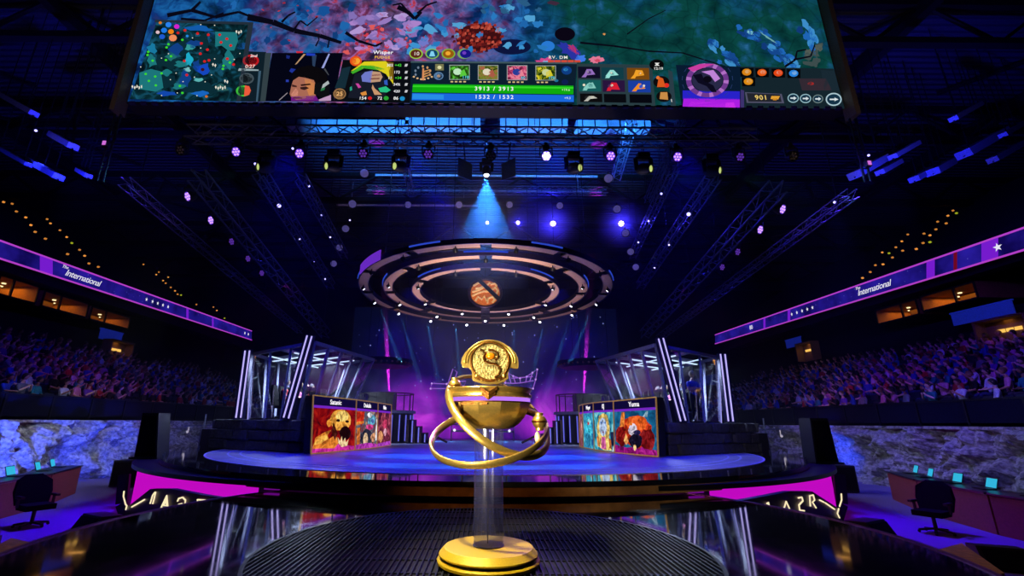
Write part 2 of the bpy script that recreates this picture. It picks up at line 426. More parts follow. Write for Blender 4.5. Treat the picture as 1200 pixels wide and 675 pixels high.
mb = MB(); mb.ball(p, .04, 14, (.7, .7, 1.5)); mb.build('clasp_drop', mat('pearl_glass', (230, 226, 190), .15, .2), t, smooth=60)

# ================================================================== MAIN STAGE
stage_m = mat('stage_lino', (150, 150, 165), .4, spec=.3, bump=.0, scale=1.2, var=.3)
t = thing('main_stage', 'wide round blue-lit stage with pale ring lines behind the trophy', 'stage', (SCX, SCY, 0))
cs = (SCX, SCY, 0)
mb = MB(); mb.lathe([(0, SZ-.1), (9.75, SZ-.1), (9.75, SZ), (0, SZ)], 200, cs); mb.build('stage_floor', stage_m, t, smooth=30)
mb = MB(); ring_prof(mb, cs, 9.751, SR, SZ-.1, SZ-.004, 200); mb.build('outer_walkway', mat('stage_gloss_edge', (16, 16, 26), .06, spec=.7, coat=1), t, smooth=30)
for r in (9.72, 9.1, 8.75):
    mb = MB(); ring_prof(mb, cs, r-.03, r+.03, SZ, SZ+.006, 200); mb.build('ring_line', mat('ring_line_white', (190, 190, 225), .5), t, smooth=30)
R.seed(5)
mb = MB()
for i in range(60):
    a = R.uniform(PI*1.05, PI*1.95); r = R.uniform(5.0, 9.4); p = V((SCX+r*math.cos(a), SCY+r*math.sin(a), SZ+.002)); w = R.uniform(.05, .35)
    mb.poly([p+V((-w, -.03, 0)), p+V((w, -.02, 0)), p+V((w*.8, .03, 0)), p+V((-w*.9, .025, 0))])
o = mb.build('floor_scuff_marks', mat('scuff', (190, 190, 200), .5), t)
mb = MB(); ring_prof(mb, cs, SR-.5, SR+.02, SZ-.245, SZ-.101, 200); mb.build('stage_rim', mat('stage_rim_bronze', (150, 110, 70), .4, .4, bump=.2, scale=6), t, smooth=30, label='bronze painted rim')
def r_out(a): return SR+.03+.77*max(0.0, (abs(math.cos(a))-.3)/.7)
def band(mb, r0, r1, z0, z1, angs):
    c_ = V(cs); vs = []; n = len(angs)
    for a in angs:
        d = V((math.cos(a), math.sin(a), 0))
        for r, z in ((r0(a), z0), (r1(a), z0), (r1(a), z1), (r0(a), z1)): vs.append(c_+d*r+V((0, 0, z)))
    fs = [(k*4+i, k*4+4+i, k*4+4+(i+1) % 4, k*4+(i+1) % 4) for k in range(n-1) for i in range(4)]
    mb.add(vs, fs+[(0, 1, 2, 3), (n*4-1, n*4-2, n*4-3, n*4-4)])
a3 = math.acos(.3)
mb = MB()
for A0, A1 in ((PI-a3*.6, PI+a3), (2*PI-a3, 2*PI+a3*.6)): band(mb, lambda a: SR+.021, r_out, SZ-.2, SZ-.11, [A0+(A1-A0)*i/80 for i in range(81)])
mb.build('lower_ledge', mat('ledge_black', (12, 12, 18), .35), t, smooth=30)
for i in range(40):
    a = PI*1.04+PI*.92*i/39
    p = V((SCX+(SR-.05)*math.cos(a), SCY+(SR-.05)*math.sin(a), SZ-.004))
    mb = MB(); mb.box(p+V((0, 0, .05)), (.02, .02, .1)); mb.build('edge_post', truss_m, t)
mag = mat('magenta_lightbox', (90, 20, 90), .5, emis=(235, 20, 225), es=1.0)
glow = em((196, 10, 196), .95)
OUT = [PI+PI*i/200 for i in range(201)]
def clear_of_deck(a, r): return (V((SCX+r*math.cos(a), SCY+r*math.sin(a)))-V((DCX, DCY))).length > DR+.12
for part_ in ([a for a in OUT if clear_of_deck(a, SR+.62) and math.cos(a) < 0], [a for a in OUT if clear_of_deck(a, SR+.62) and math.cos(a) > 0]):
    mb = MB(); band(mb, lambda a: r_out(a)-.2, lambda a: r_out(a)-.16, .02, SZ-.2, part_); mb.build('glow_wall', glow, t, smooth=30, label='magenta light wall under the stage edge')
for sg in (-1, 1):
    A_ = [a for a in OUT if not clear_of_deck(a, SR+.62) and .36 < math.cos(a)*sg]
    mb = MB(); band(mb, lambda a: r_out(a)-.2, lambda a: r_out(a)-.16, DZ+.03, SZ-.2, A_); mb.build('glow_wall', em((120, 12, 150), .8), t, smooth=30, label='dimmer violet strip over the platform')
mb = MB(); mb.lathe([(SR-.3, DZ+.02), (SR-.3, SZ-.246)], 120, cs, a0=PI*1.0, a1=PI*2.0, cap=False); mb.build('kick_board', black, t, smooth=30)
for i in range(14):
    a = PI*1.03+PI*.94*i/13; d = V((math.cos(a), math.sin(a), 0)); c0 = V(cs)
    if not clear_of_deck(a, SR-.45): continue
    mb = MB(); mb.bar(c0+d*(SR-.05)+V((0, 0, .02)), c0+d*(SR-.05)+V((0, 0, SZ-.25)), .12, .12); mb.build('stage_leg', dark_metal, t)

# lettered boards leaning along the stage foot, one each side
BR = 11.62
def on_board(px, py, out=0.0):
    p = atCyl(px, py, SCX, SCY, BR)
    d = V((p.x-SCX, p.y-SCY, 0)).normalized(); return p+d*out
board_m = mat('board_plum', (70, 20, 76), .45, .2)
stroke_m = em((255, 236, 190), 1.0)
def glyph_board(side, top, strokes, bottom_z, label):
    pts = [on_board(*q) for q in top]
    t = thing('glyph_board', label, 'sign', (pts[0].x, pts[0].y, 0))
    mb = MB(); n = len(pts)
    dens = []
    for i in range(n-1):
        for k in range(6):
            a = k/6; q = (top[i][0]*(1-a)+top[i+1][0]*a, top[i][1]*(1-a)+top[i+1][1]*a); dens.append(on_board(*q))
    dens.append(pts[-1])
    vs = []; fs = []
    for p in dens:
        d = V((p.x-SCX, p.y-SCY, 0)).normalized()
        vs += [p, V((p.x, p.y, bottom_z)), V((p.x, p.y, bottom_z))-d*.12, p-d*.12]
    for i in range(len(dens)-1):
        for k in range(4): fs.append((i*4+k, i*4+(k+1) % 4, i*4+4+(k+1) % 4, i*4+4+k))
    fs += [(0, 1, 2, 3), tuple(len(vs)-1-k for k in range(4))]
    mb.add(vs, fs); mb.build('panel', board_m, t)
    for st in strokes:
        mb = MB(); mb.tube([on_board(x, y, .02) for x, y in st], .015, 6); mb.build('glyph_stroke', stroke_m, t)
    return t
L3 = lambda l: [(x/3, 510+y/3) for x, y in l]
gl = [L3(q) for q in ([(467, 252), (512, 226)], [(532, 240), (541, 210), (549, 200), (551, 199), (546, 222), (541, 241)], [(570, 255), (590, 212), (594, 257), (570, 255)], [(580, 246), (588, 224), (590, 248), (580, 246)],
      [(628, 232), (632, 222), (646, 218), (656, 228), (654, 240), (640, 254), (630, 252), (632, 243), (643, 240)], [(700, 250), (698, 226), (724, 228), (718, 238)], [(440, 196), (438, 215), (446, 244)], [(446, 262), (450, 248), (444, 240)])]
glyph_board(-1, [(148, 596), (152, 592), (176, 573), (200, 573), (235, 580), (300, 590)], gl, .25, 'dark plum board with pale runes, at the stage foot beneath the creature and name posters')
R24 = lambda l: [(700+x/2.4, 510+y/2.4) for x, y in l]
gr = [R24(q) for q in ([(474, 192), (478, 189), (481, 200)], [(520, 212), (528, 186), (541, 214)], [(562, 176), (572, 174), (575, 184), (564, 196), (566, 210), (579, 212)], [(596, 200), (594, 170), (604, 168), (608, 182), (602, 188), (612, 204)],
      [(622, 182), (634, 188)], [(638, 190), (664, 208)], [(683, 164), (684, 182), (678, 200)], [(676, 206), (672, 220), (678, 232)])]
glyph_board(1, [(840, 592), (895, 582), (925, 576), (952, 576), (980, 594), (984, 597)], gr, .25, 'dark plum board with pale runes, at the stage foot beneath the blue and red posters')
# raised black end frames of the light wall
for s, q, lab in ((-1, [(146, 556), (143, 590), (150, 612)], 'thin black angled end frame closing the light wall near the bright blue rock wall'), (1, [(983, 556), (986, 590), (980, 610)], 'thin black angled end frame closing the light wall near the grey rock wall')):
    pts = [atCyl(x, y, SCX, SCY, SR+.3) if False else atY(x, y, 13.3) for x, y in q]
    mb = MB(); mb.bar(pts[0], pts[1], .07, .3); mb.bar(pts[1], pts[2], .07, .3)
    tag(mb.build('end_frame', black, None, origin=(pts[0].x, pts[0].y, 0)), lab, 'frame')
# ================================================================== PLAYER BOOTHS, PLINTHS, POSTERS
stone_m = mat('dark_stone', (58, 56, 62), .85, bump=.8, scale=9, var=.35)
pz = E+.06                    # plinth top
RZ = E+2.68                   # booth roof
booth_frame = mat('booth_frame', (120, 124, 150), .6, .1)
booth_glass = glass('booth_glass', (228, 234, 250), .02, .25)
led_white = em((196, 190, 255), 1.1)
def fx(p, s): return V((p[0]*s, p[1], p[2]))
def make_booth(s, side):
    near = 'the creature posters' if s < 0 else 'the red beast posters'
    # plinth of rough stone blocks
    fl = [(-6.0, 16.0), (-10.3, 18.4), (-12.2, 24.0), (-8.8, 26.5), (-6.15, 22.3)]
    t = thing('stone_plinth', 'dark rough stone block plinth beside '+near, 'plinth', (fl[0][0]*s, fl[0][1], SZ))
    mb = MB()
    pts = [V((x*s, y, SZ)) for x, y in fl]
    core = [p.lerp(V((-8.2*s, 21.8, SZ)), .025) for p in pts]
    mb.slab(core if s > 0 else core[::-1], (0, 0, pz-SZ-.02)); mb.build('core', stone_m, t)
    R.seed(31 if s < 0 else 32)
    mb = MB()
    for a, b in ((0, 1), (1, 2)):
        A, B = pts[a], pts[b]; L = (B-A).length; d = (B-A)/L; ang = math.atan2(d.y, d.x)
        for row in range(3):
            h = (pz-SZ)/3; x = 0.0
            while x < L-.15:
                w = min(R.uniform(.5, 1.3), L-x)
                p = A+d*(x+w/2)+V((0, 0, h*(row+.5)))
                dep = R.uniform(.16, .34); k = len(mb.v)
                mb.box(p, (w-.04, dep, h-.035), ang)
                for q in range(k, len(mb.v)):
                    mb.v[q] = mb.v[q]+V((R.uniform(-.04, .04), R.uniform(-.05, .05), R.uniform(-.02, .02)))
                x += w
    o = mb.build('stone_block_cladding', stone_m, t)
    bv = o.modifiers.new('worn_edge', 'BEVEL'); bv.width = .03; bv.segments = 2
    # glass booth
    A0, B0, C0, D0 = V((-8.9, 18.1, pz)), V((-6.5, 16.75, pz)), V((-6.35, 22.0, pz)), V((-9.6, 24.2, pz))
    A1, B1, C1, D1 = V((-9.75, 19.3, RZ)), V((-6.15, 16.5, RZ+.05)), V((-5.2, 21.6, RZ+.1)), V((-9.6, 24.2, RZ))
    low = [fx(p, s) for p in (A0, B0, C0, D0)]; hi = [fx(p, s) for p in (A1, B1, C1, D1)]
    t = thing('player_booth', 'glass walled player booth with white ceiling lights, behind '+near, 'booth', low[1])
    mb = MB(); mb.slab([p+V((0, 0, .002)) for p in (low if s < 0 else low[::-1])][::-1], (0, 0, .05)); mb.build('booth_floor', black, t)
    nposts = {0: 3, 1: 5, 2: 3, 3: 4}
    for e in range(4):
        a, b, a1, b1 = low[e], low[(e+1) % 4], hi[e], hi[(e+1) % 4]
        mb = MB(); mb.bar(a1, b1, .12, .12); mb.build('roof_beam', booth_frame, t)
        if e != 2:
            mb = MB(); mb.poly([a+V((0, 0, .06)), b+V((0, 0, .06)), b1-V((0, 0, .07)), a1-V((0, 0, .07))]); mb.build('glass_pane', booth_glass, t)
        n = nposts[e]
        for i in range(n):
            f = i/n
            p, q = a.lerp(b, f), a1.lerp(b1, f)
            mb = MB(); mb.bar(p, q, .09, .09)
            o = mb.build('post', booth_frame, t)
    # led edge on the outer front post
    d = V((-.0, -.08, 0))
    mb = MB(); mb.bar(low[0]+d, hi[0]+d, .035, .035); mb.build('led_edge', em((170, 165, 245), .8), t)
    # ceiling grid with bright bars
    for f in (.33, .66):
        mb = MB(); mb.bar(hi[0].lerp(hi[3], f), hi[1].lerp(hi[2], f), .09, .14); mb.build('roof_beam', booth_frame, t)
    mb = MB(); mb.bar(hi[1].lerp(hi[0], .5), hi[2].lerp(hi[3], .5), .09, .14); mb.build('roof_beam', booth_frame, t)
    bars = [((.30, .08), (.28, .92)), ((.52, .12), (.52, .88)), ((.76, .1), (.76, .9)), ((.06, .25), (.94, .30)), ((.1, .62), (.92, .66))]
    for (u0_, v0_), (u1_, v1_) in bars:
        def uvp(u, v): return (hi[0].lerp(hi[1], v)).lerp(hi[3].lerp(hi[2], v), u)-V((0, 0, .14))
        mb = MB(); mb.bar(uvp(u0_, v0_), uvp(u1_, v1_), .07, .04); mb.build('ceiling_light', em((205, 225, 245), 1.5), t)
    # sloped smoked glass fin at the inner corner
    mb = MB(); mb.slab([low[2]+V((-.15*s, -.05, .06)), low[2]+V((-.2*s, -.55, .06)), hi[2]+V((-.45*s, -.6, -.1)), hi[2]+V((-.45*s, .1, -.1))], (.03*s, 0, 0)); mb.build('tinted_fin', glass('tinted_fin', (150, 110, 190), .08, .5), t)
    # long player desk
    p0 = V((7.0*s, 18.2, pz+.052)); p1 = V((6.95*s, 21.4, pz+.052))
    dk = thing('player_desk', 'black player desk with a red lit edge inside the booth behind '+near, 'desk', p0)
    mb = MB(); mb.bar(p0+V((0, 0, .72)), p1+V((0, 0, .72)), .75, .05); mb.build('desk_top', black, dk)
    mb = MB(); mb.bar(p0+V((-.39*s, 0, .72)), p1+V((-.39*s, 0, .72)), .03, .05); mb.build('lit_edge', em((220, 60, 110), .6), dk)
    for f in (.02, .5, .98):
        q = p0.lerp(p1, f); mb = MB(); mb.box(q+V((0, 0, .35)), (.6, .06, .69)); mb.build('leg', black, dk)
    for i in range(5):
        q = p0.lerp(p1, .1+.2*i)+V((0, 0, .746))
        m = thing('computer_monitor', 'black computer monitor, %s from the stage front, on the desk behind %s' % (nth(i), near), 'monitor', q, 'monitors in the player booth behind '+near)
        mb = MB(); mb.box(q+V((0, 0, .012)), (.22, .26, .022)); mb.build('foot', black, m)
        mb = MB(); mb.box(q+V((.05*s, 0, .14)), (.03, .06, .25)); mb.build('stand', black, m)
        mb = MB(); mb.box(q+V((.03*s, 0, .32)), (.035, .56, .34)); mb.build('housing', black, m)
        mb = MB(); mb.box(q+V((.052*s, 0, .32)), (.006, .52, .30)); mb.build('display', em((70, 110, 190), .9), m)
    # light pillars: leaning inner one, upright outer one
    for nm, base, top in (('leaning', V((-6.72*s, 16.25, pz)), V((-6.27*s, 16.35, E+2.98))), ('upright', V((-8.93*s, 17.45, pz)), V((-9.0*s, 17.5, E+2.6)))):
        pl = thing('light_pillar', '%s dark blue pillar with twin white light strips by %s' % (nm, near), 'pillar', base)
        mb = MB(); mb.bar(base, top, .32, .2, up=(0, 1, 0)); mb.build('body', mat('pillar_blue', (20, 22, 70), .35, .3), pl)
        ax = (top-base).normalized(); sd = ax.cross(V((0, 1, 0))).normalized()
        for k in (-1, 1):
            o_ = sd*(.085*k-.03*s)+V((0, -.13, 0)); mb = MB(); mb.bar(base+o_+ax*.05, top+o_-ax*.05, .042, .03, up=(0, 1, 0)); mb.build('led_strip', em((190, 178, 255), 1.05), pl)
    return low, hi
booth_l = make_booth(-1, 'left')
booth_r = make_booth(1, 'right')

# poster light boxes: three gilt framed panels along a gentle curve, names in a dark header
def poster_box(s, pxs, names, cells, label):
    """pxs: (x, ytop, ybottom, depth) at every upright of the frame"""
    T = [atY(x, yt, d) for x, yt, yb, d in pxs]; B = [atY(x, yb, d) for x, yt, yb, d in pxs]
    for b in B: b.z = SZ+.015
    for a, b in zip(T, B): a.x = b.x+(a.x-b.x)*.6
    t = thing('poster_light_box', label, 'light box', (B[0].x, B[0].y, SZ))
    mb = MB()
    n = len(T)
    back = [b+V((-.3*s*-1 if s < 0 else .3, .12, 0)) for b in B]
    for i in range(n-1):
        w = V((-.28 if s < 0 else .28, .14, 0))
        mb.slab([B[i], B[i+1], T[i+1], T[i]] if s < 0 else [B[i+1], B[i], T[i], T[i+1]], w)
    mb.build('housing', black, t)
    nrm = (B[-1]-B[0]).cross(V((0, 0, 1))).normalized()
    if nrm.y > 0: nrm = -nrm
    mb = MB()
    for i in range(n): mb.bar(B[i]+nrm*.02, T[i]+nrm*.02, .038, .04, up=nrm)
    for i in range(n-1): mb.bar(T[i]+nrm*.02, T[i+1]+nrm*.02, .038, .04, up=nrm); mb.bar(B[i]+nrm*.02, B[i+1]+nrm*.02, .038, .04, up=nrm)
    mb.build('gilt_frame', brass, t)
    for i in range(n-1):
        def Q(u, v, o=.0, i=i):
            return (B[i].lerp(B[i+1], u)).lerp(T[i].lerp(T[i+1], u), v)+nrm*(.012+o)
        # header with its violet glow line
        mb = MB(); mb.poly([Q(0, .80), Q(1, .80), Q(1, 1), Q(0, 1)]); hd = mb.build('header', em((14, 8, 52), 1), t)
        mb = MB(); mb.poly([Q(0, .785, .003), Q(1, .785, .003), Q(1, .83, .003), Q(0, .83, .003)]); mb.build('glow_line', em((120, 40, 200), .9), hd)
        if names[i]:
            hgt = (T[i]-B[i]).length*.095*(1 if len(names[i]) < 6 else .95)
            o = text(names[i], Q(.5, .905, .006), B[i+1]-B[i], T[i]-B[i], hgt, em((255, 250, 255), 1), hd, fat=.015)
        bgc = cells[i][0]
        mb = MB(); mb.poly([Q(0, 0), Q(1, 0), Q(1, .785), Q(0, .785)]); pc = mb.build('picture', bgc, t)
        for j, (col, pts) in enumerate(cells[i][1]):
            mb = MB(); mb.poly([Q(u, v*.785, .003+.0012*j) for u, v in pts]); mb.build('colour_patch', grad_mat('ink_%d_%d_%d' % col, tuple(int(q*.62) for q in col), col, tuple(min(255, int(q*1.1+22)) for q in col), 4.5), pc)
    return t
def grad_mat(name, c0, c1, c2, scale=3.0, dim=1.0):
    """painterly printed backdrop: three inks stirred by noise"""
    if name in MC: return MC[name]
    m = bpy.data.materials.new(name); m.use_nodes = True; nt = m.node_tree; nt.nodes.clear()
    o = nt.nodes.new('ShaderNodeOutputMaterial'); e = nt.nodes.new('ShaderNodeEmission'); tc = nt.nodes.new('ShaderNodeTexCoord')
    n = nt.nodes.new('ShaderNodeTexNoise'); n.inputs['Scale'].default_value = scale; n.inputs['Detail'].default_value = 5; n.inputs['Distortion'].default_value = 1.2
    r = nt.nodes.new('ShaderNodeValToRGB'); el = r.color_ramp.elements
    el[0].position = .36; el[0].color = lin(c0); el[1].position = .66; el[1].color = lin(c2); x = el.new(.52); x.color = lin(c1)
    nt.links.new(tc.outputs['Object'], n.inputs['Vector']); nt.links.new(n.outputs['Fac'], r.inputs['Fac']); nt.links.new(r.outputs['Color'], e.inputs['Color'])
    e.inputs['Strength'].default_value = dim; nt.links.new(e.outputs[0], o.inputs[0]); MC[name] = m; return m
def blob(cx, cy, rx, ry, n=14, seed=0, j=.18):
    q = random.Random(seed); return [(min(.99, max(.01, cx+rx*math.cos(2*PI*i/n)*(1+q.uniform(-j, j)))), min(.995, max(.01, cy+ry*math.sin(2*PI*i/n)*(1+q.uniform(-j, j))))) for i in range(n)]
# generic painted figures in the posters' colours (no known character)
cellL1 = (grad_mat('ink_crimson', (60, 2, 12), (130, 8, 14), (176, 30, 20), 2.5), [
    ((196, 40, 150), [(.01, .01), (.99, .01), (.99, .10), (.6, .17), (.3, .12), (.01, .16)]),
    ((214, 120, 40), [(.02, .10), (.08, .34), (.28, .46), (.46, .52), (.6, .2), (.5, .08), (.2, .1)]),
    ((240, 170, 70), [(.04, .18), (.14, .34), (.32, .42), (.36, .3), (.18, .2)]),
    ((226, 150, 56), blob(.63, .74, .25, .26, 16, 3, .05)), ((248, 204, 110), blob(.66, .84, .16, .13, 14, 4, .08)),
    ((214, 130, 40), blob(.36, .66, .05, .09, 10, 5)),
    ((60, 14, 8), [(.45, .7), (.56, .42), (.5, .26), (.42, .46)]),
    ((30, 6, 6), blob(.74, .42, .14, .17, 14, 6, .1)), ((22, 6, 4), blob(.56, .73, .05, .035, 10, 7)), ((22, 6, 4), blob(.78, .71, .05, .035, 10, 8)),
    ((238, 200, 150), [(.58, .2), (.56, .34), (.62, .24), (.66, .36), (.68, .22), (.74, .32), (.76, .2), (.83, .28), (.8, .12), (.66, .1)])])
cellL2 = (grad_mat('ink_mixed', (120, 26, 20), (60, 90, 110), (200, 150, 110), 4), [
    ((196, 40, 18), [(.02, .62), (.34, .66), (.38, .98), (.02, .98)]), ((220, 120, 40), [(.02, .62), (.36, .68), (.36, .74), (.02, .7)]), ((226, 120, 50), [(.05, .1), (.08, .56), (.2, .56), (.2, .1)]),
    ((90, 160, 190), blob(.72, .76, .2, .16, 12, 11)), ((220, 220, 230), blob(.62, .9, .12, .07, 10, 12)), ((206, 60, 130), blob(.62, .58, .18, .08, 12, 13)), ((60, 90, 150), blob(.76, .74, .08, .06, 10, 14)),
    ((40, 40, 60), blob(.5, .3, .3, .2, 14, 15)), ((226, 190, 150), blob(.44, .26, .12, .16, 10, 16)), ((214, 150, 110), blob(.8, .3, .12, .12, 10, 17)), ((240, 240, 250), [(.9, .2), (.97, .2), (.97, .8), (.93, .8)]), ((176, 50, 170), [(.01, .01), (.99, .01), (.99, .1), (.5, .16), (.01, .12)])])
cellL3 = (grad_mat('ink_plum', (50, 14, 40), (120, 40, 60), (190, 90, 110), 4), [
    ((190, 50, 90), blob(.55, .66, .2, .14, 12, 21)), ((210, 140, 90), blob(.25, .3, .16, .18, 12, 22)), ((226, 160, 180), blob(.55, .42, .12, .12, 10, 23)), ((170, 60, 190), [(.01, .01), (.99, .01), (.99, .14), (.01, .1)])])
poster_box(-1, [(363.5, 463, 534, 15.5), (415, 468.5, 530, 17.7), (441, 472, 525.5, 19.6), (457, 474.5, 522.5, 21.6)], ['Satanic', 'Dukalis', 'Niko'], [cellL1, cellL2, cellL3],
           'gilt framed poster light box showing a pale orange roaring creature')
cellR3 = (grad_mat('ink_teal_red', (14, 60, 96), (20, 96, 140), (40, 110, 150), 2.5), [
    ((150, 20, 120), [(.01, .01), (.99, .01), (.99, .12), (.6, .2), (.3, .14), (.01, .2)]),
    ((196, 50, 20), blob(.52, .52, .40, .36, 18, 31, .12)), ((226, 90, 30), blob(.56, .7, .26, .18, 14, 32)), ((120, 16, 20), blob(.78, .34, .16, .24, 12, 33)), ((130, 16, 14), blob(.16, .42, .13, .26, 12, 34)),
    ((236, 130, 50), [(.14, .62), (.2, .98), (.28, .98), (.26, .64)]), ((150, 190, 210), [(.7, .86), (.78, .98), (.82, .98), (.8, .84)]),
    ((210, 200, 220), blob(.46, .55, .10, .15, 12, 35)), ((20, 16, 40), blob(.52, .3, .15, .16, 14, 36)), ((30, 26, 70), blob(.56, .5, .08, .06, 10, 37)), ((240, 190, 120), blob(.5, .16, .035, .07, 8, 38)),
    ((240, 120, 40), blob(.42, .7, .05, .04, 10, 39)), ((236, 160, 90), [(.24, .3), (.3, .48), (.36, .3), (.3, .2)])])
cellR2 = (grad_mat('ink_cyan', (10, 70, 110), (60, 170, 190), (150, 210, 214), 2.2), [
    ((240, 200, 110), [(.2, .1), (.16, .6), (.28, .9), (.5, .98), (.7, .92), (.8, .6), (.74, .3), (.86, .04), (.5, .02)]),
    ((200, 120, 50), [(.18, .1), (.14, .34), (.24, .4), (.3, .1)]), ((170, 90, 40), [(.76, .1), (.72, .36), (.84, .3), (.88, .06)]),
    ((170, 190, 226), blob(.47, .62, .19, .24, 14, 41, .04)), ((96, 130, 190), [(.36, .7), (.46, .7), (.46, .75), (.34, .76)]), ((96, 130, 190), [(.52, .7), (.62, .7), (.64, .76), (.52, .75)]), ((160, 90, 130), blob(.48, .48, .06, .02, 8, 43)),
    ((200, 90, 150), [(.36, .05), (.4, .36), (.58, .36), (.62, .05)]), ((16, 26, 60), [(.86, .2), (.98, .02), (.98, .5), (.84, .5)]), ((220, 230, 240), [(.88, .02), (.98, .02), (.98, .2)])])
cellR1 = (grad_mat('ink_aqua', (30, 60, 130), (40, 140, 180), (90, 190, 210), 3), [
    ((60, 190, 220), blob(.5, .6, .3, .3, 14, 51)), ((150, 220, 230), blob(.55, .74, .14, .1, 10, 52)), ((190, 70, 80), blob(.5, .7, .1, .05, 10, 53)), ((40, 130, 170), blob(.45, .25, .3, .18, 12, 54))])
cellR0 = (grad_mat('ink_rust', (90, 40, 60), (130, 70, 80), (170, 110, 120), 3), [((190, 130, 120), blob(.5, .5, .25, .3, 10, 61))])
poster_box(1, [(680, 475.5, 522.5, 21.8), (684.5, 474, 524, 20.8), (697, 472, 526, 19.2), (721, 470, 529.5, 17.3), (772, 465.5, 534.5, 15.4)], ['', 'Wisper', 'KJ', 'Yuma'], [cellR0, cellR1, cellR2, cellR3],
           'gilt framed poster light box showing a red horned beast')

# wing decks behind the posters: drum shaped platform with lit slats, rail, canopy disc
def wing(s, near):
    c = V((5.15*s, 25.0, SZ)); WR = 1.4
    t = thing('wing_platform', 'dark drum platform with lit uprights and a rail past '+near, 'platform', c)
    top = E+.55
    mb = MB(); mb.lathe([(0, 0), (WR, 0), (WR, top-SZ), (0, top-SZ)], 40, c); mb.build('drum', mat('drum_dark', (22, 20, 34), .5, .3), t, smooth=30)
    for i in range(12):
        a = -PI*.98+PI*.96*i/11; p = c+V((WR*1.03*math.cos(a), WR*1.03*math.sin(a), .1))
        mb = MB(); mb.bar(p, p+V((0, 0, top-SZ-.3)), .05, .05); mb.build('led_upright', em((120, 120, 255), .7), t)
    mb = MB(); ring_prof(mb, c, WR-.02, WR+.12, top-SZ-.12, top-SZ+.02, 40); mb.build('deck_edge', booth_frame, t, smooth=30)
    mb = MB(); ring_prof(mb, c, WR-.04, WR, top-SZ+.85, top-SZ+.9, 40)
    for i in range(18):
        a = 2*PI*i/18; p = c+V((WR*.985*math.cos(a), WR*.985*math.sin(a), top-SZ)); mb.bar(p, p+V((0, 0, .87)), .035)
    mb.build('guard_rail', dark_metal, t, smooth=30)
    for i in range(4):
        x = c.x-s*(WR+.05+.32*i); zt = top-.32*(i+1)-.1
        mb = MB(); mb.box((x, c.y-.5, (SZ+zt)/2), (.31, 1.2, zt-SZ)); mb.build('stair_step', mat('drum_dark', (22, 20, 34)), t)
        if i < 3:
            mb = MB(); mb.bar((x-.12*s, c.y-1.13, SZ+.05), (x-.12*s, c.y-1.13, zt-.05), .05); mb.build('led_upright', em((130, 130, 255), .8), t)
            mb = MB(); mb.bar((x+.1*s, c.y-1.13, SZ+.02), (x+.1*s, c.y-1.13, zt+.02), .09); mb.build('stair_baluster', mat('timber_dark', (70, 50, 40), .6), t)
    x = c.x-s*(WR+1.15)
    mb = MB(); mb.bar((x, c.y-.9, SZ+.42), (x-.75*s, c.y-.9, SZ+.05), .07, .1); mb.build('stair_rail', mat('timber_dark', (70, 50, 40), .6), t)
    # canopy disc hung over it
    q = atY(447 if s < 0 else 694, 431, 24.0); q.z = E+2.75; q.x = 5.3*s
    cn = thing('canopy_disc', 'round dark canopy with a studded rim above '+near, 'canopy', q)
    mb = MB(); mb.lathe([(0, .0), (1.3, 0), (1.55, .18), (1.55, .32), (0, .32)], 40, q); mb.build('disc', mat('canopy_dark', (18, 16, 22), .5, .4), cn, smooth=30)
    mb = MB()
    for i in range(36):
        a = 2*PI*i/36; mb.ball(q+V((1.52*math.cos(a), 1.52*math.sin(a), .12)), .05, 6)
    mb.build('rim_stud_dot', mat('canopy_stud', (150, 110, 70), .35, .6), cn, smooth=60)
    for a in (0, 2.1, 4.2):
        p = q+V((1.1*math.cos(a), 1.1*math.sin(a), .32)); mb = MB(); mb.bar(p, p+V((0, 0, 5.5)), .02); mb.build('hanging_wire', dark_metal, cn)
    # dark cabinet standing on the platform
    p = c+V((.25*s, -.1, top-SZ+.021)); mb = MB(); mb.box(p+V((0, 0, .42)), (1.3, .8, .82)); k = len(mb.v); mb.box(p+V((0, 0, .85)), (1.4, .9, .05)); mb.box(p+V((0, -.41, .3)), (1.1, .03, .4))
    tag(mb.build('equipment_case', mat('case_dark', (20, 19, 26), .5), None, origin=p), 'dark equipment case standing on the drum platform past '+near, 'case')
wing(-1, 'the creature posters'); wing(1, 'the red beast posters')

# tall black side speakers at the stage ends
for s, q, lab in ((-1, [(156, 541), (183, 541), (186, 484), (167, 484)], 'tall slanted black speaker tower at the stage end by the bright blue rock wall'), (1, [(956, 541), (983, 541), (970, 490), (949, 490)], 'tall slanted black speaker tower at the stage end by the grey rock wall')):
    yy = 14.6
    pts = [atY(x, y, yy) for x, y in q]; base = V((sum(p.x for p in pts[:2])/2, yy, SZ-.11))
    for p in pts[:2]: p.z = SZ-.105
    t = thing('speaker_tower', lab, 'speaker', base)
    mb = MB(); mb.slab(pts, (0, .55, 0)); mb.build('cabinet', black, t)
    mb = MB(); mb.slab([p.lerp(sum(pts, V())/4, .12)+V((0, -.02, 0)) for p in pts], (0, .02, 0)); mb.build('grille', black_fab, t)
    mb = MB(); mb.box(base+V((.12*s, .3, .03)), (.7, .7, .05)); mb.build('foot_plate', black, t)
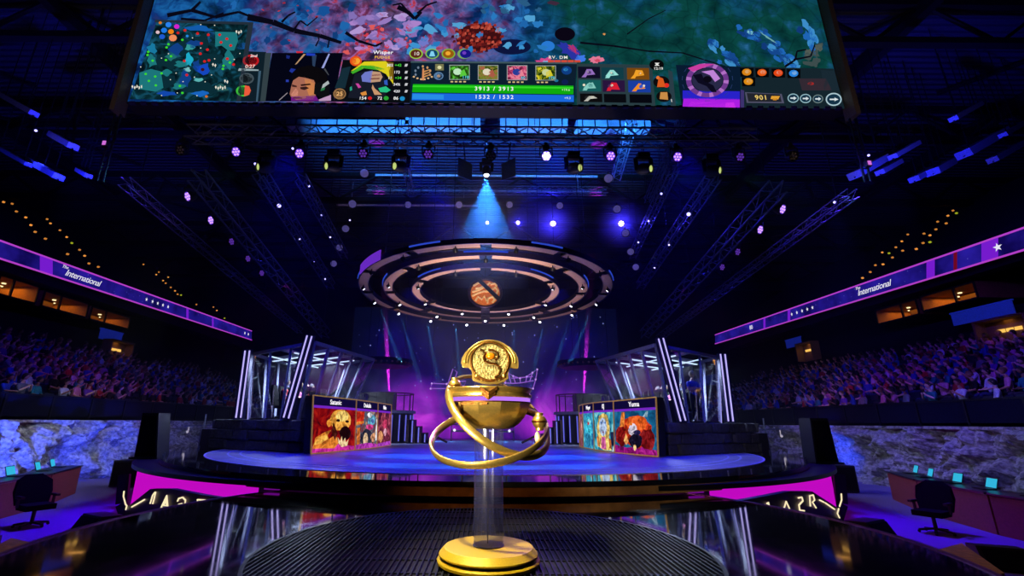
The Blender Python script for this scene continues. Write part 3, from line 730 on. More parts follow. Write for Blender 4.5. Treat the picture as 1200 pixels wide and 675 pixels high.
# ================================================================== THE BIG SCREEN
SY = 14.0
def SP(px, py, l=0): return atY(px, py, SY-.012*l-.004)
BL, BR_ = SP(150, 116.5), SP(989, 127.5)
sz0 = (BL.z+BR_.z)/2; sxl, sxr = BL.x, BR_.x; sz1 = sz0+8.2
scr = thing('big_screen', 'giant hanging video screen showing a game view with a status bar along its foot', 'screen', ((sxl+sxr)/2, SY, sz0))
def terrain():
    m = bpy.data.materials.new('screen_picture'); m.use_nodes = True; nt = m.node_tree; nt.nodes.clear(); L = nt.links.new; N = nt.nodes.new
    o = N('ShaderNodeOutputMaterial'); e = N('ShaderNodeEmission'); tc = N('ShaderNodeTexCoord')
    sep = N('ShaderNodeSeparateXYZ'); L(tc.outputs['Object'], sep.inputs[0])
    def noise_(sc, det, w, dist=0.0):
        n = N('ShaderNodeTexNoise'); n.inputs['Scale'].default_value = sc; n.inputs['Detail'].default_value = det; n.inputs['Distortion'].default_value = dist
        mp = N('ShaderNodeMapping'); mp.inputs['Location'].default_value = (w, 0, w*2); L(tc.outputs['Object'], mp.inputs[0]); L(mp.outputs[0], n.inputs['Vector']); return n.outputs['Fac']
    def ramp(f, stops):
        r = N('ShaderNodeValToRGB'); el = r.color_ramp.elements
        el[0].position, el[0].color = stops[0][0], lin(stops[0][1]); el[1].position, el[1].color = stops[-1][0], lin(stops[-1][1])
        for p, c in stops[1:-1]: x = el.new(p); x.color = lin(c)
        L(f, r.inputs['Fac']); return r.outputs['Color']
    def mix(f, a, b):
        x = N('ShaderNodeMixRGB'); L(f, x.inputs[0]); L(a, x.inputs[1]); L(b, x.inputs[2]); return x.outputs[0]
    def mr(f, a, b, c=0, d=1):
        x = N('ShaderNodeMapRange'); L(f, x.inputs['Value'])
        for k, v in zip(('From Min', 'From Max', 'To Min', 'To Max'), (a, b, c, d)): x.inputs[k].default_value = v
        return x.outputs[0]
    def math_(op, a, b):
        x = N('ShaderNodeMath'); x.operation = op
        L(a, x.inputs[0])
        if isinstance(b, (int, float)): x.inputs[1].default_value = b
        else: L(b, x.inputs[1])
        return x.outputs[0]
    stone = ramp(noise_(1.0, 8, 0, .4), [(.3, (4, 14, 40)), (.44, (8, 48, 110)), (.54, (26, 100, 170)), (.66, (14, 50, 120)), (.8, (50, 50, 90))])
    red = ramp(noise_(2.2, 8, 7, .6), [(.32, (40, 24, 60)), (.46, (120, 50, 90)), (.55, (150, 104, 176)), (.64, (206, 60, 66)), (.78, (70, 20, 40))])
    teal = ramp(noise_(1.3, 7, 3), [(.3, (4, 44, 46)), (.55, (10, 70, 66)), (.64, (20, 80, 110)), (.8, (60, 130, 190))])
    cell = N('ShaderNodeTexVoronoi'); cell.feature = 'DISTANCE_TO_EDGE'; cell.inputs['Scale'].default_value = 1.5; L(tc.outputs['Object'], cell.inputs['Vector'])
    crack = mr(cell.outputs['Distance'], .0, .05, .72, 1.0)
    # red meadow around x = -3.4, teal moor on the far side from x = 2.5 on
    fx_ = mr(math_('ABSOLUTE', math_('ADD', sep.outputs['X'], 3.9), 0.0), 1.2, 5.5, 1, 0)
    fx2 = math_('MULTIPLY', fx_, mr(noise_(.7, 4, 5), .38, .6))
    c = mix(fx2, stone, red)
    ft = math_('ADD', mr(sep.outputs['X'], 1.2, 3.2), mr(noise_(.5, 5, 9), .3, .7, -.4, .4)); 
    cl = N('ShaderNodeClamp'); L(ft, cl.inputs[0]); c = mix(cl.outputs[0], c, teal)
    mu = N('ShaderNodeMixRGB'); mu.blend_type = 'MULTIPLY'; mu.inputs[0].default_value = 1; L(c, mu.inputs[1]); L(crack, mu.inputs[2])
    L(mu.outputs[0], e.inputs['Color']); e.inputs['Strength'].default_value = .95; L(e.outputs[0], o.inputs[0]); return m
mb = MB(); mb.poly([V((sxl, SY, sz0)), V((sxr, SY, sz0)), V((sxr, SY, sz1)), V((sxl, SY, sz1))]); pic = mb.build('picture', terrain(), scr)
mb = MB(); mb.box(((sxl+sxr)/2, SY+.36, (sz0+sz1)/2), (sxr-sxl+.3, .7, sz1-sz0+.1)); mb.build('housing', black, scr)
mb = MB()
for i in range(64):
    x = sxl+.2+(sxr-sxl-.4)*i/63; mb.box((x, SY+.0, sz0-.07), (.2, .1, .1))
mb.build('tile_edge_trim', mat('tile_edge_blue', (40, 30, 110), .4), scr)
POLYN = [0]
def shape(pts, col, l, name='picture_patch', parent=None, s=1.0):
    mb = MB(); mb.poly([SP(x, y, l) for x, y in pts]); return mb.build(name, em(col, s) if isinstance(col, tuple) else col, parent or pic)
def rect(x0, y0, x1, y1, sk=0.0): # sk: px of lean per px height, as the status bar reads on the tilted view
    return [(x0, y1), (x1, y1), (x1, y0), (x0, y0)]
def quad(bl, br, tr, tl): return [bl, br, tr, tl]
def circ(cx, cy, rx, ry=None, n=24): return [(cx+rx*math.cos(2*PI*i/n), cy+(ry or rx)*math.sin(2*PI*i/n)) for i in range(n)][::-1]
def many(shapes, l, name, parent=None):
    mats_ = []; mb = MB()
    for pts, col in shapes:
        m = em(col, 1.0)
        if m not in mats_: mats_.append(m)
        mb.poly([SP(x, y, l) for x, y in pts], mats_.index(m))
    return mb.build(name, mats_, parent or pic)
def stext(s, px, py, h, col, l=6, parent=None, shear=0.0, fat=.01, align='CENTER', space=1.0):
    hh = (SP(px, py-h/2)-SP(px, py+h/2)).length
    return text(s, SP(px, py, l), (1, 0, 0), (0, 0, 1), hh, em(col, 1.0), parent or pic, align=align, shear=shear, fat=fat, depth=.002, space=space)
# scenery drawn in the picture: branches, bush, winding shapes
def branch(pts, w, col, l):
    shp = []
    for (a, b), w0 in zip(zip(pts[:-1], pts[1:]), [w*(1-.6*i/len(pts)) for i in range(len(pts))]):
        d = V((b[0]-a[0], b[1]-a[1])); n = V((-d.y, d.x)).normalized()*w0/2
        shp.append(([(a[0]+n.x, a[1]+n.y), (a[0]-n.x, a[1]-n.y), (b[0]-n.x*.7, b[1]-n.y*.7), (b[0]+n.x*.7, b[1]+n.y*.7)], col))
    return shp
br = []
dk_ = (8, 8, 22)
for pts, w in (([(196, 18), (225, 12), (252, 20), (280, 14), (300, 22)], 5), ([(225, 12), (235, 2)], 4), ([(212, 22), (240, 24), (262, 15)], 3), ([(290, 20), (320, 26), (345, 36), (375, 42), (400, 50)], 8), ([(330, 26), (338, 18), (346, 14)], 3), ([(345, 34), (352, 24), (360, 30), (372, 20)], 2.5), ([(405, 38), (420, 48), (440, 54), (448, 50)], 4), ([(370, 54), (374, 46), (371, 40)], 2), ([(384, 56), (386, 46)], 2), ([(466, 8), (478, 14), (486, 22), (494, 14)], 6), ([(478, 14), (470, 4), (460, 6)], 3), ([(489, 16), (500, 6), (512, 2)], 3), ([(680, 50), (720, 54), (760, 60), (800, 62), (850, 78)], 2.5), ([(735, 40), (760, 22), (780, 12)], 1.5), ([(920, 78), (932, 70), (934, 60), (945, 58)], 3), ([(930, 70), (950, 66), (955, 52)], 2.5)):
    br += branch(pts, w, dk_, 1)
many(br, 3, 'branch_pattern')
many([(blob_, c_) for blob_, c_ in (([(x, y) for x, y in circ(561, 44, 27, 16)], (60, 14, 18)), (circ(600, 55, 22, 9), (12, 20, 60)), (circ(642, 54, 8, 6), (40, 120, 210)), (circ(662, 40, 12, 8), (10, 6, 20)))], 1, 'bush_shadow_pattern')
R.seed(8); bs = []
for i in range(150):
    a = R.uniform(0, 2*PI); r = math.sqrt(R.random()); x = 560+30*r*math.cos(a); y = 43+18*r*math.sin(a); q = R.choice([(150, 44, 36), (120, 30, 28), (176, 66, 50), (90, 22, 24), (60, 14, 20), (196, 84, 66)])
    bs.append(([(x-2, y+1.6), (x+2, y+1.2), (x+1.4, y-1.8), (x-1.2, y-1.4)], q))
many(bs, 2, 'bush_leaf_pattern')
def rag(cx, cy, rx, ry, col, sd, ang=0.0, n=22):
    q = random.Random(sd); ca, sa = math.cos(ang), math.sin(ang); out = []
    for k in range(n):
        a = 2*PI*k/n; r = 1+q.uniform(-.35, .3); x, y = rx*r*math.cos(a), ry*r*math.sin(a); out.append((cx+x*ca-y*sa, cy+x*sa+y*ca))
    return (out[::-1], col)
g_ = []
q = random.Random(4)
def scatter(x0, x1, y0, y1, cols, n, r0, r1):
    for k in range(n): g_.append(rag(q.uniform(x0, x1), q.uniform(y0, y1), q.uniform(r0, r1)*1.6, q.uniform(r0, r1), q.choice(cols), q.random(), q.uniform(-.6, .6), 12))
scatter(412, 500, 16, 58, [(150, 120, 190), (170, 130, 200), (130, 110, 180), (176, 150, 210), (110, 120, 200)], 26, 2.5, 6)
scatter(400, 490, 28, 62, [(206, 60, 76), (190, 50, 70), (220, 90, 90), (160, 40, 70)], 44, .8, 2.6)
scatter(300, 540, 2, 50, [(190, 50, 60), (150, 40, 60)], 26, .5, 1.4)
scatter(480, 640, 4, 60, [(40, 120, 190), (60, 146, 206), (30, 100, 170), (80, 160, 210)], 34, 2, 5)
scatter(200, 420, 4, 60, [(20, 80, 150), (30, 100, 170), (16, 60, 120)], 30, 2, 6)
scatter(560, 660, 0, 14, [(60, 40, 60), (40, 90, 130)], 10, 2, 4)
for x, y, a in ((850, 66, .5), (862, 74, .5), (872, 38, .4), (890, 44, .5), (905, 56, .6), (918, 64, .6), (930, 72, .5), (838, 56, .9), (945, 36, 1.2), (950, 50, 1.2)):
    for k in range(6): g_.append(rag(x+q.uniform(-9, 9), y+q.uniform(-7, 7), q.uniform(3, 8), q.uniform(1.5, 4), q.choice([(20, 70, 140), (30, 100, 180), (16, 56, 120), (60, 140, 200)]), q.random(), a, 12))
scatter(940, 962, 50, 78, [(60, 76, 76), (80, 90, 84), (40, 60, 64)], 10, 2, 5)
g_ += [rag(640, 72, 12, 4, (206, 70, 140), 1), rag(642, 74, 8, 3, (90, 190, 230), 2), rag(668, 60, 14, 7, (40, 50, 160), 3, .6), rag(672, 58, 9, 3, (200, 50, 80), 4, .8), rag(680, 68, 6, 4, (60, 120, 230), 5), rag(699, 70, 8, 4, (226, 120, 150), 6), rag(700, 71, 4, 2, (200, 40, 70), 7), rag(879, 38, 4, 2.5, (150, 230, 220), 8, .4), rag(900, 44, 12, 1, (110, 170, 170), 9, .62), rag(708, 40, 1.5, 1.2, (220, 150, 80), 10)]
many(g_, 2, 'ground_patch_pattern')
# ---- minimap
mm = shape(quad((152, 116), (277, 119), (292, 27), (184, 24)), grad_mat('map_ink', (4, 18, 26), (8, 44, 52), (22, 84, 110), 2.2), 2, 'minimap', scr)
fr = [(q, (34, 46, 58)) for q in (quad((181, 26), (296, 29), (297, 26), (182, 23)), quad((277, 119), (282, 119), (297, 27), (291, 27)))]
many(fr, 3, 'minimap_frame', mm)
MP = lambda x, y: (150+x/6.747, 20+y/6.75)
def bl(cx, cy, rx, ry, col, sd=0): return ([MP(cx+rx*math.cos(2*PI*i/12)*(1+.32*math.sin(sd+i*2.3)), cy+ry*math.sin(2*PI*i/12)*(1+.32*math.cos(sd*2+i*1.7))) for i in range(12)][::-1], col)
TE, BLU, DKT = (28, 116, 122), (16, 62, 132), (10, 44, 54)
sh = [bl(330, 370, 60, 40, DKT, 1), bl(280, 350, 80, 50, DKT, 2), bl(650, 330, 110, 50, DKT, 3), bl(590, 190, 60, 60, DKT, 4), bl(560, 560, 160, 50, DKT, 5), bl(320, 500, 60, 60, DKT, 6), bl(430, 240, 90, 60, DKT, 7)]
many(sh, 3, 'map_ground_patch', mm)
sh = [([MP(*q) for q in ((690, 115), (860, 120), (870, 190), (840, 265), (790, 265), (740, 225), (690, 235))][::-1], TE), ([MP(*q) for q in ((90, 440), (180, 410), (260, 430), (280, 560), (220, 590), (90, 570))][::-1], TE), bl(375, 255, 50, 45, BLU, 1), bl(480, 340, 30, 50, (30, 170, 200), 2), bl(430, 370, 60, 25, TE, 3), bl(595, 410, 60, 40, (20, 70, 190), 4), bl(560, 90, 110, 22, (18, 90, 170), 5), bl(310, 605, 70, 20, (18, 70, 170), 6), bl(570, 605, 60, 22, (24, 100, 190), 7), bl(450, 490, 40, 60, BLU, 8), bl(405, 548, 50, 24, TE, 9), bl(540, 380, 30, 40, BLU, 10), bl(190, 250, 40, 36, (24, 120, 160), 11), bl(190, 345, 34, 50, TE, 12), bl(340, 315, 40, 26, (30, 110, 110), 13), bl(790, 340, 40, 70, TE, 14), bl(490, 240, 36, 24, (50, 150, 150), 15), bl(560, 495, 40, 14, (90, 180, 180), 16), bl(470, 415, 28, 16, (120, 190, 190), 17), bl(740, 560, 50, 30, (40, 90, 90), 18), bl(520, 210, 50, 30, BLU, 19), bl(300, 440, 40, 26, TE, 20)]
many(sh, 4, 'map_terrain_patch', mm)
RD, GN, WH = (214, 30, 34), (60, 214, 40), (230, 226, 210)
dots = [(c, RD, 17) for c in ((450, 105), (550, 130), (635, 140), (725, 140), (782, 172), (735, 200), (812, 225), (580, 208), (628, 258), (572, 290), (445, 347), (605, 350), (640, 342), (785, 330), (835, 375), (465, 458), (395, 125))]
dots += [(c, GN, 15) for c in ((140, 450), (215, 470), (165, 505), (220, 540), (320, 215), (305, 240), (160, 275), (155, 300), (195, 345), (340, 310), (430, 180), (300, 340), (410, 545), (430, 600), (755, 385), (750, 410), (805, 360), (265, 445))]
dots += [(c, WH, 7) for c in ((575, 60), (685, 65), (265, 325), (320, 290), (335, 495), (380, 443), (525, 475), (610, 512), (660, 458), (685, 330), (435, 510), (265, 620), (545, 622), (510, 165), (575, 245), (100, 395), (885, 288), (840, 335), (390, 600))]
dots += [((320, 60), (40, 130, 240), 34), ((385, 75), (214, 30, 210), 30), ((285, 105), (30, 120, 230), 34), ((340, 115), (240, 130, 20), 32), ((270, 155), (30, 90, 210), 32), ((355, 165), (240, 140, 90), 44), ((235, 120), (220, 190, 200), 22), ((255, 45), (220, 120, 30), 18), ((468, 150), (40, 140, 230), 16), ((590, 415), (60, 20, 30), 22), ((620, 628), (220, 110, 30), 16)]
many([([MP(c[0]+r*.72*math.cos(2*PI*i/9), c[1]+r*.62*math.sin(2*PI*i/9)) for i in range(9)][::-1], col) for c, col, r in dots], 5, 'map_marker_dot', mm)
w = []
for cx, cy, n in ((80, 550, 5), (740, 555, 5), (885, 115, 3), (785, 505, 2), (690, 375, 2)):
    for i in range(n): w.append(bl(cx-9*n+18*i, cy+(i % 2)*8, 6, 12, WH, i))
many(w, 6, 'map_marker_dot', mm)
# ---- clock / buttons column
cp = shape(quad((277, 119), (305, 119), (312, 61), (288, 60)), (14, 30, 40), 2, 'button_column', scr)
many([(circ(294, 71, 9.5, 7), (190, 24, 32)), (circ(294, 71, 7, 5), (40, 8, 14)), (circ(289, 92, 8.5, 6.5), (70, 84, 92)), (circ(289, 92, 7, 5.3), (16, 22, 26)), (circ(285, 106.5, 8.5, 6.5), (60, 190, 60)), (circ(285, 106.5, 6, 4.8), (20, 60, 30))], 3, 'round_button', cp)
shape([(286, 113), (292, 111), (294, 106), (292, 101), (287, 100)], (236, 90, 60), 4, 'button_half', cp)
many([(quad((279, 83), (303, 83), (303, 81.5), (280, 80)), (150, 170, 176)), (quad((300, 119), (302, 119), (306, 83), (303, 83)), (60, 90, 110)), (quad((305, 119), (311, 119), (318, 62), (311, 62)), (50, 64, 70))], 3, 'column_frame', cp)
stext('2nd', 297.5, 65.5, 3.2, (250, 230, 230), 6, cp); stext('0:27', 293, 78, 4, (250, 210, 200), 6, cp)
# ---- live camera picture of a person wearing a headset
wc = shape(quad((309, 118.5), (391, 119), (402, 62), (319, 62)), (4, 5, 20), 2, 'camera_picture', scr)
cpx = lambda l: [(270+x/9.0, 50+y/9.0) for x, y in l][::-1]
many([(cpx([(860, 120), (910, 130), (890, 260), (865, 240)]), (40, 60, 90)), (cpx([(1035, 115), (1050, 120), (985, 268), (960, 268)]), (150, 160, 220)), (cpx([(800, 110), (895, 115), (890, 140), (800, 135)]), (30, 60, 190)), (cpx([(640, 270), (690, 280), (650, 320), (620, 300)]), (30, 50, 150)), (cpx([(585, 390), (615, 390), (615, 415), (585, 415)]), (40, 60, 170)), (cpx([(690, 90), (770, 90), (760, 108), (700, 110)]), (206, 40, 60)), (cpx([(770, 120), (795, 120), (700, 225), (680, 232)]), (190, 150, 110)), (cpx([(590, 130), (630, 140), (620, 170), (590, 165)]), (24, 40, 120))], 3, 'room_patch', wc)
many([(cpx([(660, 400), (720, 350), (860, 370), (905, 430), (900, 560), (870, 600), (700, 605), (640, 575), (625, 540), (640, 470)]), (168, 104, 84)), (cpx([(780, 380), (870, 390), (905, 440), (895, 540), (830, 560), (800, 480)]), (206, 130, 76)), (cpx([(690, 480), (715, 510), (710, 560), (650, 565), (640, 545)]), (214, 140, 120)), (cpx([(640, 570), (900, 560), (935, 615), (640, 615)]), (110, 24, 130)), (cpx([(930, 600), (1060, 550), (1060, 612), (935, 616)]), (190, 150, 190))], 4, 'face_patch', wc)
many([(cpx([(645, 370), (670, 300), (730, 260), (830, 240), (930, 260), (1010, 320), (1030, 400), (980, 440), (900, 440), (880, 395), (790, 370), (720, 360), (660, 400)]), (10, 8, 12)), (cpx([(890, 430), (1000, 400), (1050, 470), (1040, 560), (960, 580), (880, 540)]), (12, 14, 18)), (cpx([(735, 470), (800, 462), (830, 480), (780, 500), (740, 490)]), (50, 26, 24)), (cpx([(650, 440), (700, 455), (700, 470), (650, 465)]), (60, 30, 30)), (cpx([(740, 440), (840, 430), (850, 445), (745, 458)]), (40, 18, 16)), (cpx([(660, 575), (760, 580), (760, 590), (660, 590)]), (90, 40, 60))], 5, 'hair_patch', wc)
many([(cpx([(975, 440), (1030, 400), (1045, 430), (960, 490)]), (170, 180, 180)), (cpx([(960, 480), (1000, 470), (990, 500), (950, 510)]), (40, 120, 70)), (cpx([(510, 605), (600, 525), (604, 532), (515, 612)]), (150, 140, 150)), (cpx([(1000, 270), (1040, 340), (1034, 344), (985, 280)]), (70, 74, 80))], 6, 'headset_patch', wc)
# ---- portrait tile with figures' numbers
pp = shape(quad((391, 119), (480, 121), (482, 72), (402, 70)), (10, 12, 18), 3, 'portrait_tile', scr)
pq = lambda l: [(390+x/9.0, 50+y/9.0) for x, y in l][::-1]
many([(pq([(190, 300), (330, 200), (560, 195), (620, 260), (640, 440), (560, 330), (400, 250), (260, 280)]), (220, 206, 30)), (pq([(190, 310), (300, 240), (420, 240), (560, 280), (480, 290), (330, 270), (210, 330)]), (60, 170, 40)), (pq([(560, 200), (640, 210), (640, 400), (600, 380), (590, 280)]), (120, 90, 20)), (pq([(100, 270), (190, 250), (130, 480), (20, 480)]), (20, 44, 56)), (pq([(160, 580), (230, 330), (340, 300), (520, 300), (570, 420), (560, 560), (400, 600)]), (22, 26, 40))], 4, 'portrait_back_patch', pp)
many([(pq([(300, 350), (340, 310), (420, 295), (400, 420), (310, 410)]), (110, 120, 200)), (pq([(400, 300), (500, 310), (525, 360), (500, 410), (400, 420)]), (190, 150, 120)), (pq([(390, 340), (500, 330), (505, 345), (390, 360)]), (120, 40, 60)), (pq([(390, 375), (495, 370), (490, 385), (390, 392)]), (110, 50, 50)), (pq([(480, 480), (560, 460), (610, 500), (570, 525), (500, 520)]), (40, 190, 130)), (pq([(290, 530), (350, 510), (360, 550), (310, 560)]), (220, 140, 60)), (pq([(420, 440), (440, 480), (520, 550), (440, 550), (410, 480)]), (200, 150, 110)), (pq([(240, 430), (270, 430), (300, 470), (270, 480)]), (200, 70, 160)), (pq([(180, 470), (200, 460), (205, 500), (180, 510)]), (40, 160, 130)), (pq([(540, 400), (575, 390), (580, 450), (545, 440)]), (50, 90, 190))], 5, 'portrait_patch', pp)
many([(circ(417, 71.5, 7, 6), (230, 80, 24)), (circ(417, 71.5, 5, 4), (250, 170, 50)), (circ(398, 110, 7.5, 6.5), (150, 110, 70)), (circ(398, 110, 6.2, 5.2), (24, 14, 12)), (circ(433.5, 115, 2.4, 2), (214, 30, 34)), (circ(452.5, 115, 3, 2.4), (40, 160, 50)), (circ(471.5, 115.5, 3, 2.6), (30, 140, 200))], 6, 'badge_dot', pp)
stext('25', 398, 110, 4.6, (250, 190, 120), 8, pp)
stext('Wisper', 449, 61.5, 4.2, (245, 245, 250), 6, pp, fat=.02, space=1.1); stext('PUDGE', 448, 67.2, 3.0, (240, 190, 60), 6, pp, fat=.02, space=1.2)
for a, b, y in (('302', '+42', 76.5), ('172', '', 84.7), ('11', '+34', 91.4), ('34%', '', 99), ('420', '', 107)):
    if b: stext(a, 457, y, 3, (235, 235, 240), 7, pp); stext(b, 466.5, y, 3, (70, 220, 60), 7, pp)
    else: stext(a, 465, y, 3, (235, 235, 240), 7, pp)
many([(quad((474, y+1.4), (477, y+1.4), (478, y-1.6), (475, y-1.6)), (200, 200, 205)) for y in (76.5, 84.7, 91.4, 99, 107)], 6, 'stat_icon_dot', pp)
for a, x in (('154', 425), ('72', 445), ('86', 464)): stext(a, x, 115.2, 3.6, (240, 240, 240), 7, pp)
# ---- centre panel: emblem, four tiles, green and blue bars
cc = shape(quad((480, 121), (673, 122.5), (676, 73.5), (482, 72)), (12, 30, 46), 3, 'status_panel', scr)
many([(quad((481, 73.5), (676, 75), (676, 73), (482, 71.5)), (60, 84, 90))], 4, 'panel_edge_trim', cc)
many([(quad((483, 108), (672, 110.5), (672, 100.5), (484, 98.5)), (16, 170, 14))], 4, 'green_bar', cc); many([(quad((483.5, 102), (672, 104), (672, 102), (484, 100)), (50, 214, 40))], 5, 'bar_shine_pattern', cc)
many([(quad((482.5, 117.5), (672.5, 119.5), (672.5, 111.5), (483, 109)), (26, 104, 220))], 4, 'blue_bar', cc)
many([(quad((483, 116), (520, 116.5), (520, 111), (483.5, 110)), (40, 140, 230))], 5, 'bar_shine_pattern', cc)
stext('3913 / 3913', 579, 104.2, 4.6, (250, 250, 250), 7, cc, space=1.25); stext('1532 / 1532', 579, 113.8, 4.6, (245, 250, 255), 7, cc, space=1.25)
stext('+19.6', 663, 105.4, 2.6, (190, 240, 180), 7, cc); stext('+9.3', 665, 115, 2.6, (200, 220, 250), 7, cc)
em_ = []
for i in range(7):
    a = math.radians(200-220*i/6); em_.append((circ(495.5+9*math.cos(a), 85-8*math.sin(a)*.9, 1.3, 1.6, 8), (200, 150, 100) if i > 2 else (110, 130, 150)))
em_ += [(quad((494.5, 94), (497, 94), (497, 80), (495, 80)), (214, 140, 90))] + [(quad((497, 91-3*i), (504, 88-3*i), (504, 87-3*i), (497, 89-3*i)), (196, 140, 80)) for i in range(3)] + [(circ(485+4.2*i, 90+3*math.sin(PI*i/5), 1.4, 1.1, 8), (220, 180, 130)) for i in range(6)]
many(em_, 4, 'level_emblem_dot', cc)
many([(quad((510, 82.5), (520, 82.5), (520, 75), (510, 75)), (120, 120, 80)), (circ(515, 79, 2.4, 2), (230, 226, 170)), (circ(514, 89, 5.6, 4.6), (90, 130, 170)), (circ(514, 89, 4.4, 3.6), (16, 30, 50)), (circ(514, 89, 2, 1.8), (220, 160, 60))], 5, 'small_badge_dot', cc)
tiles = [(527, ((40, 90, 20), (90, 200, 60), (190, 230, 190), '110')), (560.5, ((110, 130, 40), (170, 90, 70), (226, 216, 190), '')), (594.5, ((190, 60, 110), (230, 130, 150), (40, 60, 150), '60')), (628, ((60, 90, 20), (214, 200, 40), (200, 210, 150), '170'))]
for i, (x, (c0, c1, c2, n)) in enumerate(tiles):
    y = 76+i*.25
    tl = shape(quad((x-.5, y+17.5), (x+23.5, y+17.5), (x+23.5, y), (x-.5, y)), (150, 160, 160), 4, 'skill_tile', cc)
    mb = MB(); mb.poly([SP(*q, 5) for q in quad((x+.3, y+16.8), (x+22.7, y+16.8), (x+22.7, y+.8), (x+.3, y+.8))]); mb.build('tile_picture', grad_mat('tile_ink_%d' % i, tuple(int(q*.35) for q in c0), c0, c1, 5), tl)
    many([(circ(x+9+i, y+8, 5, 4, 9), c2), (quad((x+12, y+14), (x+20, y+12), (x+17, y+5), (x+12, y+8)), c1), (quad((x+3, y+6), (x+7, y+4), (x+6, y+2), (x+2, y+3)), c1)], 6, 'tile_patch', tl)
    many([(quad((x+1+k*5, y+20.5), (x+4+k*5, y+20.5), (x+4+k*5, y+19), (x+1+k*5, y+19)), (220, 190, 130)) for k in range(4 if i < 3 else 3)], 5, 'tile_pip_dot', tl)
    if n: stext(n, x+18.5, y+14.6, 3.2, (90, 210, 240), 8, tl)
many([(circ(664, 82.5, 6, 5), (14, 60, 130)), (circ(663, 81.5, 2.6, 2), (60, 180, 240)), (circ(652, 94.5, 2.4, 1.6), (30, 110, 150)), (circ(662, 96, 4, 3), (14, 30, 80))], 4, 'glow_dot', cc)
# coloured round badges above the bar
many([(circ(x, 63, 8, 6), c) for x, c in ((487.5, (150, 200, 60)), (506.5, (130, 190, 70)), (525.5, (120, 180, 60)), (544, (120, 170, 90)))], 3, 'badge_ring_dot')
many([(circ(487.5, 63, 6.6, 4.9), (90, 40, 26)), (circ(506.5, 63, 6.6, 4.9), (14, 70, 110)), (circ(525.5, 63, 6.6, 4.9), (150, 90, 14)), (circ(545.5, 63, 6.6, 5.2), (24, 20, 130))], 4, 'badge_face_dot')
many([(quad((503, 66), (510, 66), (508, 60), (505, 60)), (130, 210, 240)), (circ(525, 62.5, 3, 2.4), (240, 170, 50)), (circ(544, 62, 2.4, 2), (110, 60, 190))], 5, 'badge_mark_dot')
stext('10', 488, 63, 4.2, (230, 220, 210), 7)
stext('RV. DM', 654, 67.3, 3.6, (240, 236, 220), 7, space=1.2); many([(quad((642+i*7.8, 73), (649+i*7.8, 73), (649+i*7.8, 70.4), (642+i*7.8, 70.4)), (206, 74, 56)) for i in range(5)], 5, 'enemy_bar_dot')
# ---- item tray
it = shape(quad((676, 123), (768, 124), (764, 76), (676, 74.5)), (40, 60, 66), 3, 'item_tray', scr)
cells_ = [[(677.5, 78), (705, 79), (735, 79.5)], [(678.5, 93.5), (706.5, 94), (736.5, 94.5)], [(680, 109.5), (708, 110), (738, 110.5)]]
pics = [[((16, 14, 36), (150, 110, 190)), ((16, 60, 70), (150, 226, 214)), ((120, 70, 14), (240, 160, 40))], [((20, 90, 90), (130, 200, 190)), ((40, 20, 60), (214, 30, 50)), ((24, 60, 160), (236, 140, 30))], [((12, 12, 14), (190, 190, 180)), ((8, 10, 16), None), ((6, 8, 16), None)]]
for r_ in range(3):
    for c_ in range(3):
        x, y = cells_[r_][c_]; a, b = pics[r_][c_]; h = 13.5 if r_ < 2 else 10
        sl = shape(quad((x, y+h), (x+26, y+h+.3), (x+25.5, y+.3), (x-.4, y)), a, 4, 'item_slot', it)
        if b:
            sd = r_*3+c_; q = random.Random(sd)
            many([(blob_, b) for blob_ in ([(x+4+q.uniform(0, 3), y+h-3), (x+20, y+h-2-q.uniform(0, 3)), (x+18-q.uniform(0, 5), y+3), (x+10, y+2+q.uniform(0, 4))],)] + [(circ(x+8+q.uniform(0, 9), y+h*.5, 3, 2.4, 9), tuple(min(255, int(v*1.1+20)) for v in a)), (circ(x+5+q.uniform(0, 14), y+h*.45, 1.6, 1.5, 8), (236, 226, 200)), (quad((x+4, y+h-1), (x+9, y+h-1), (x+14, y+4), (x+12, y+3)), b)], 5, 'item_picture', sl)
shape(circ(769.5, 76, 8.5, 6.5), (8, 8, 10), 4, 'clock_badge', it); stext('12:19', 771.5, 80.4, 3, (235, 235, 230), 7, it)
many([(quad((767, 77), (773, 77), (771, 75.3), (769, 75.3)), (230, 230, 225)), (quad((769, 75.3), (771, 75.3), (773, 73.6), (767, 73.6)), (230, 230, 225)), (circ(775, 96, 9.5, 7), (14, 12, 14)), (circ(778, 113, 9, 6.5), (14, 12, 14))], 5, 'side_slot_dot', it)
many([(quad((770, 102), (780, 102), (777, 92), (772, 90)), (214, 90, 30)), (circ(781, 100, 3, 2.6), (226, 40, 34)), (quad((773, 116), (783, 117), (782, 108), (774, 108)), (200, 140, 70)), (circ(771, 91, 2), (230, 120, 50))], 6, 'side_slot_picture', it)
stext('1', 787, 118, 3.4, (240, 240, 240), 7, it)
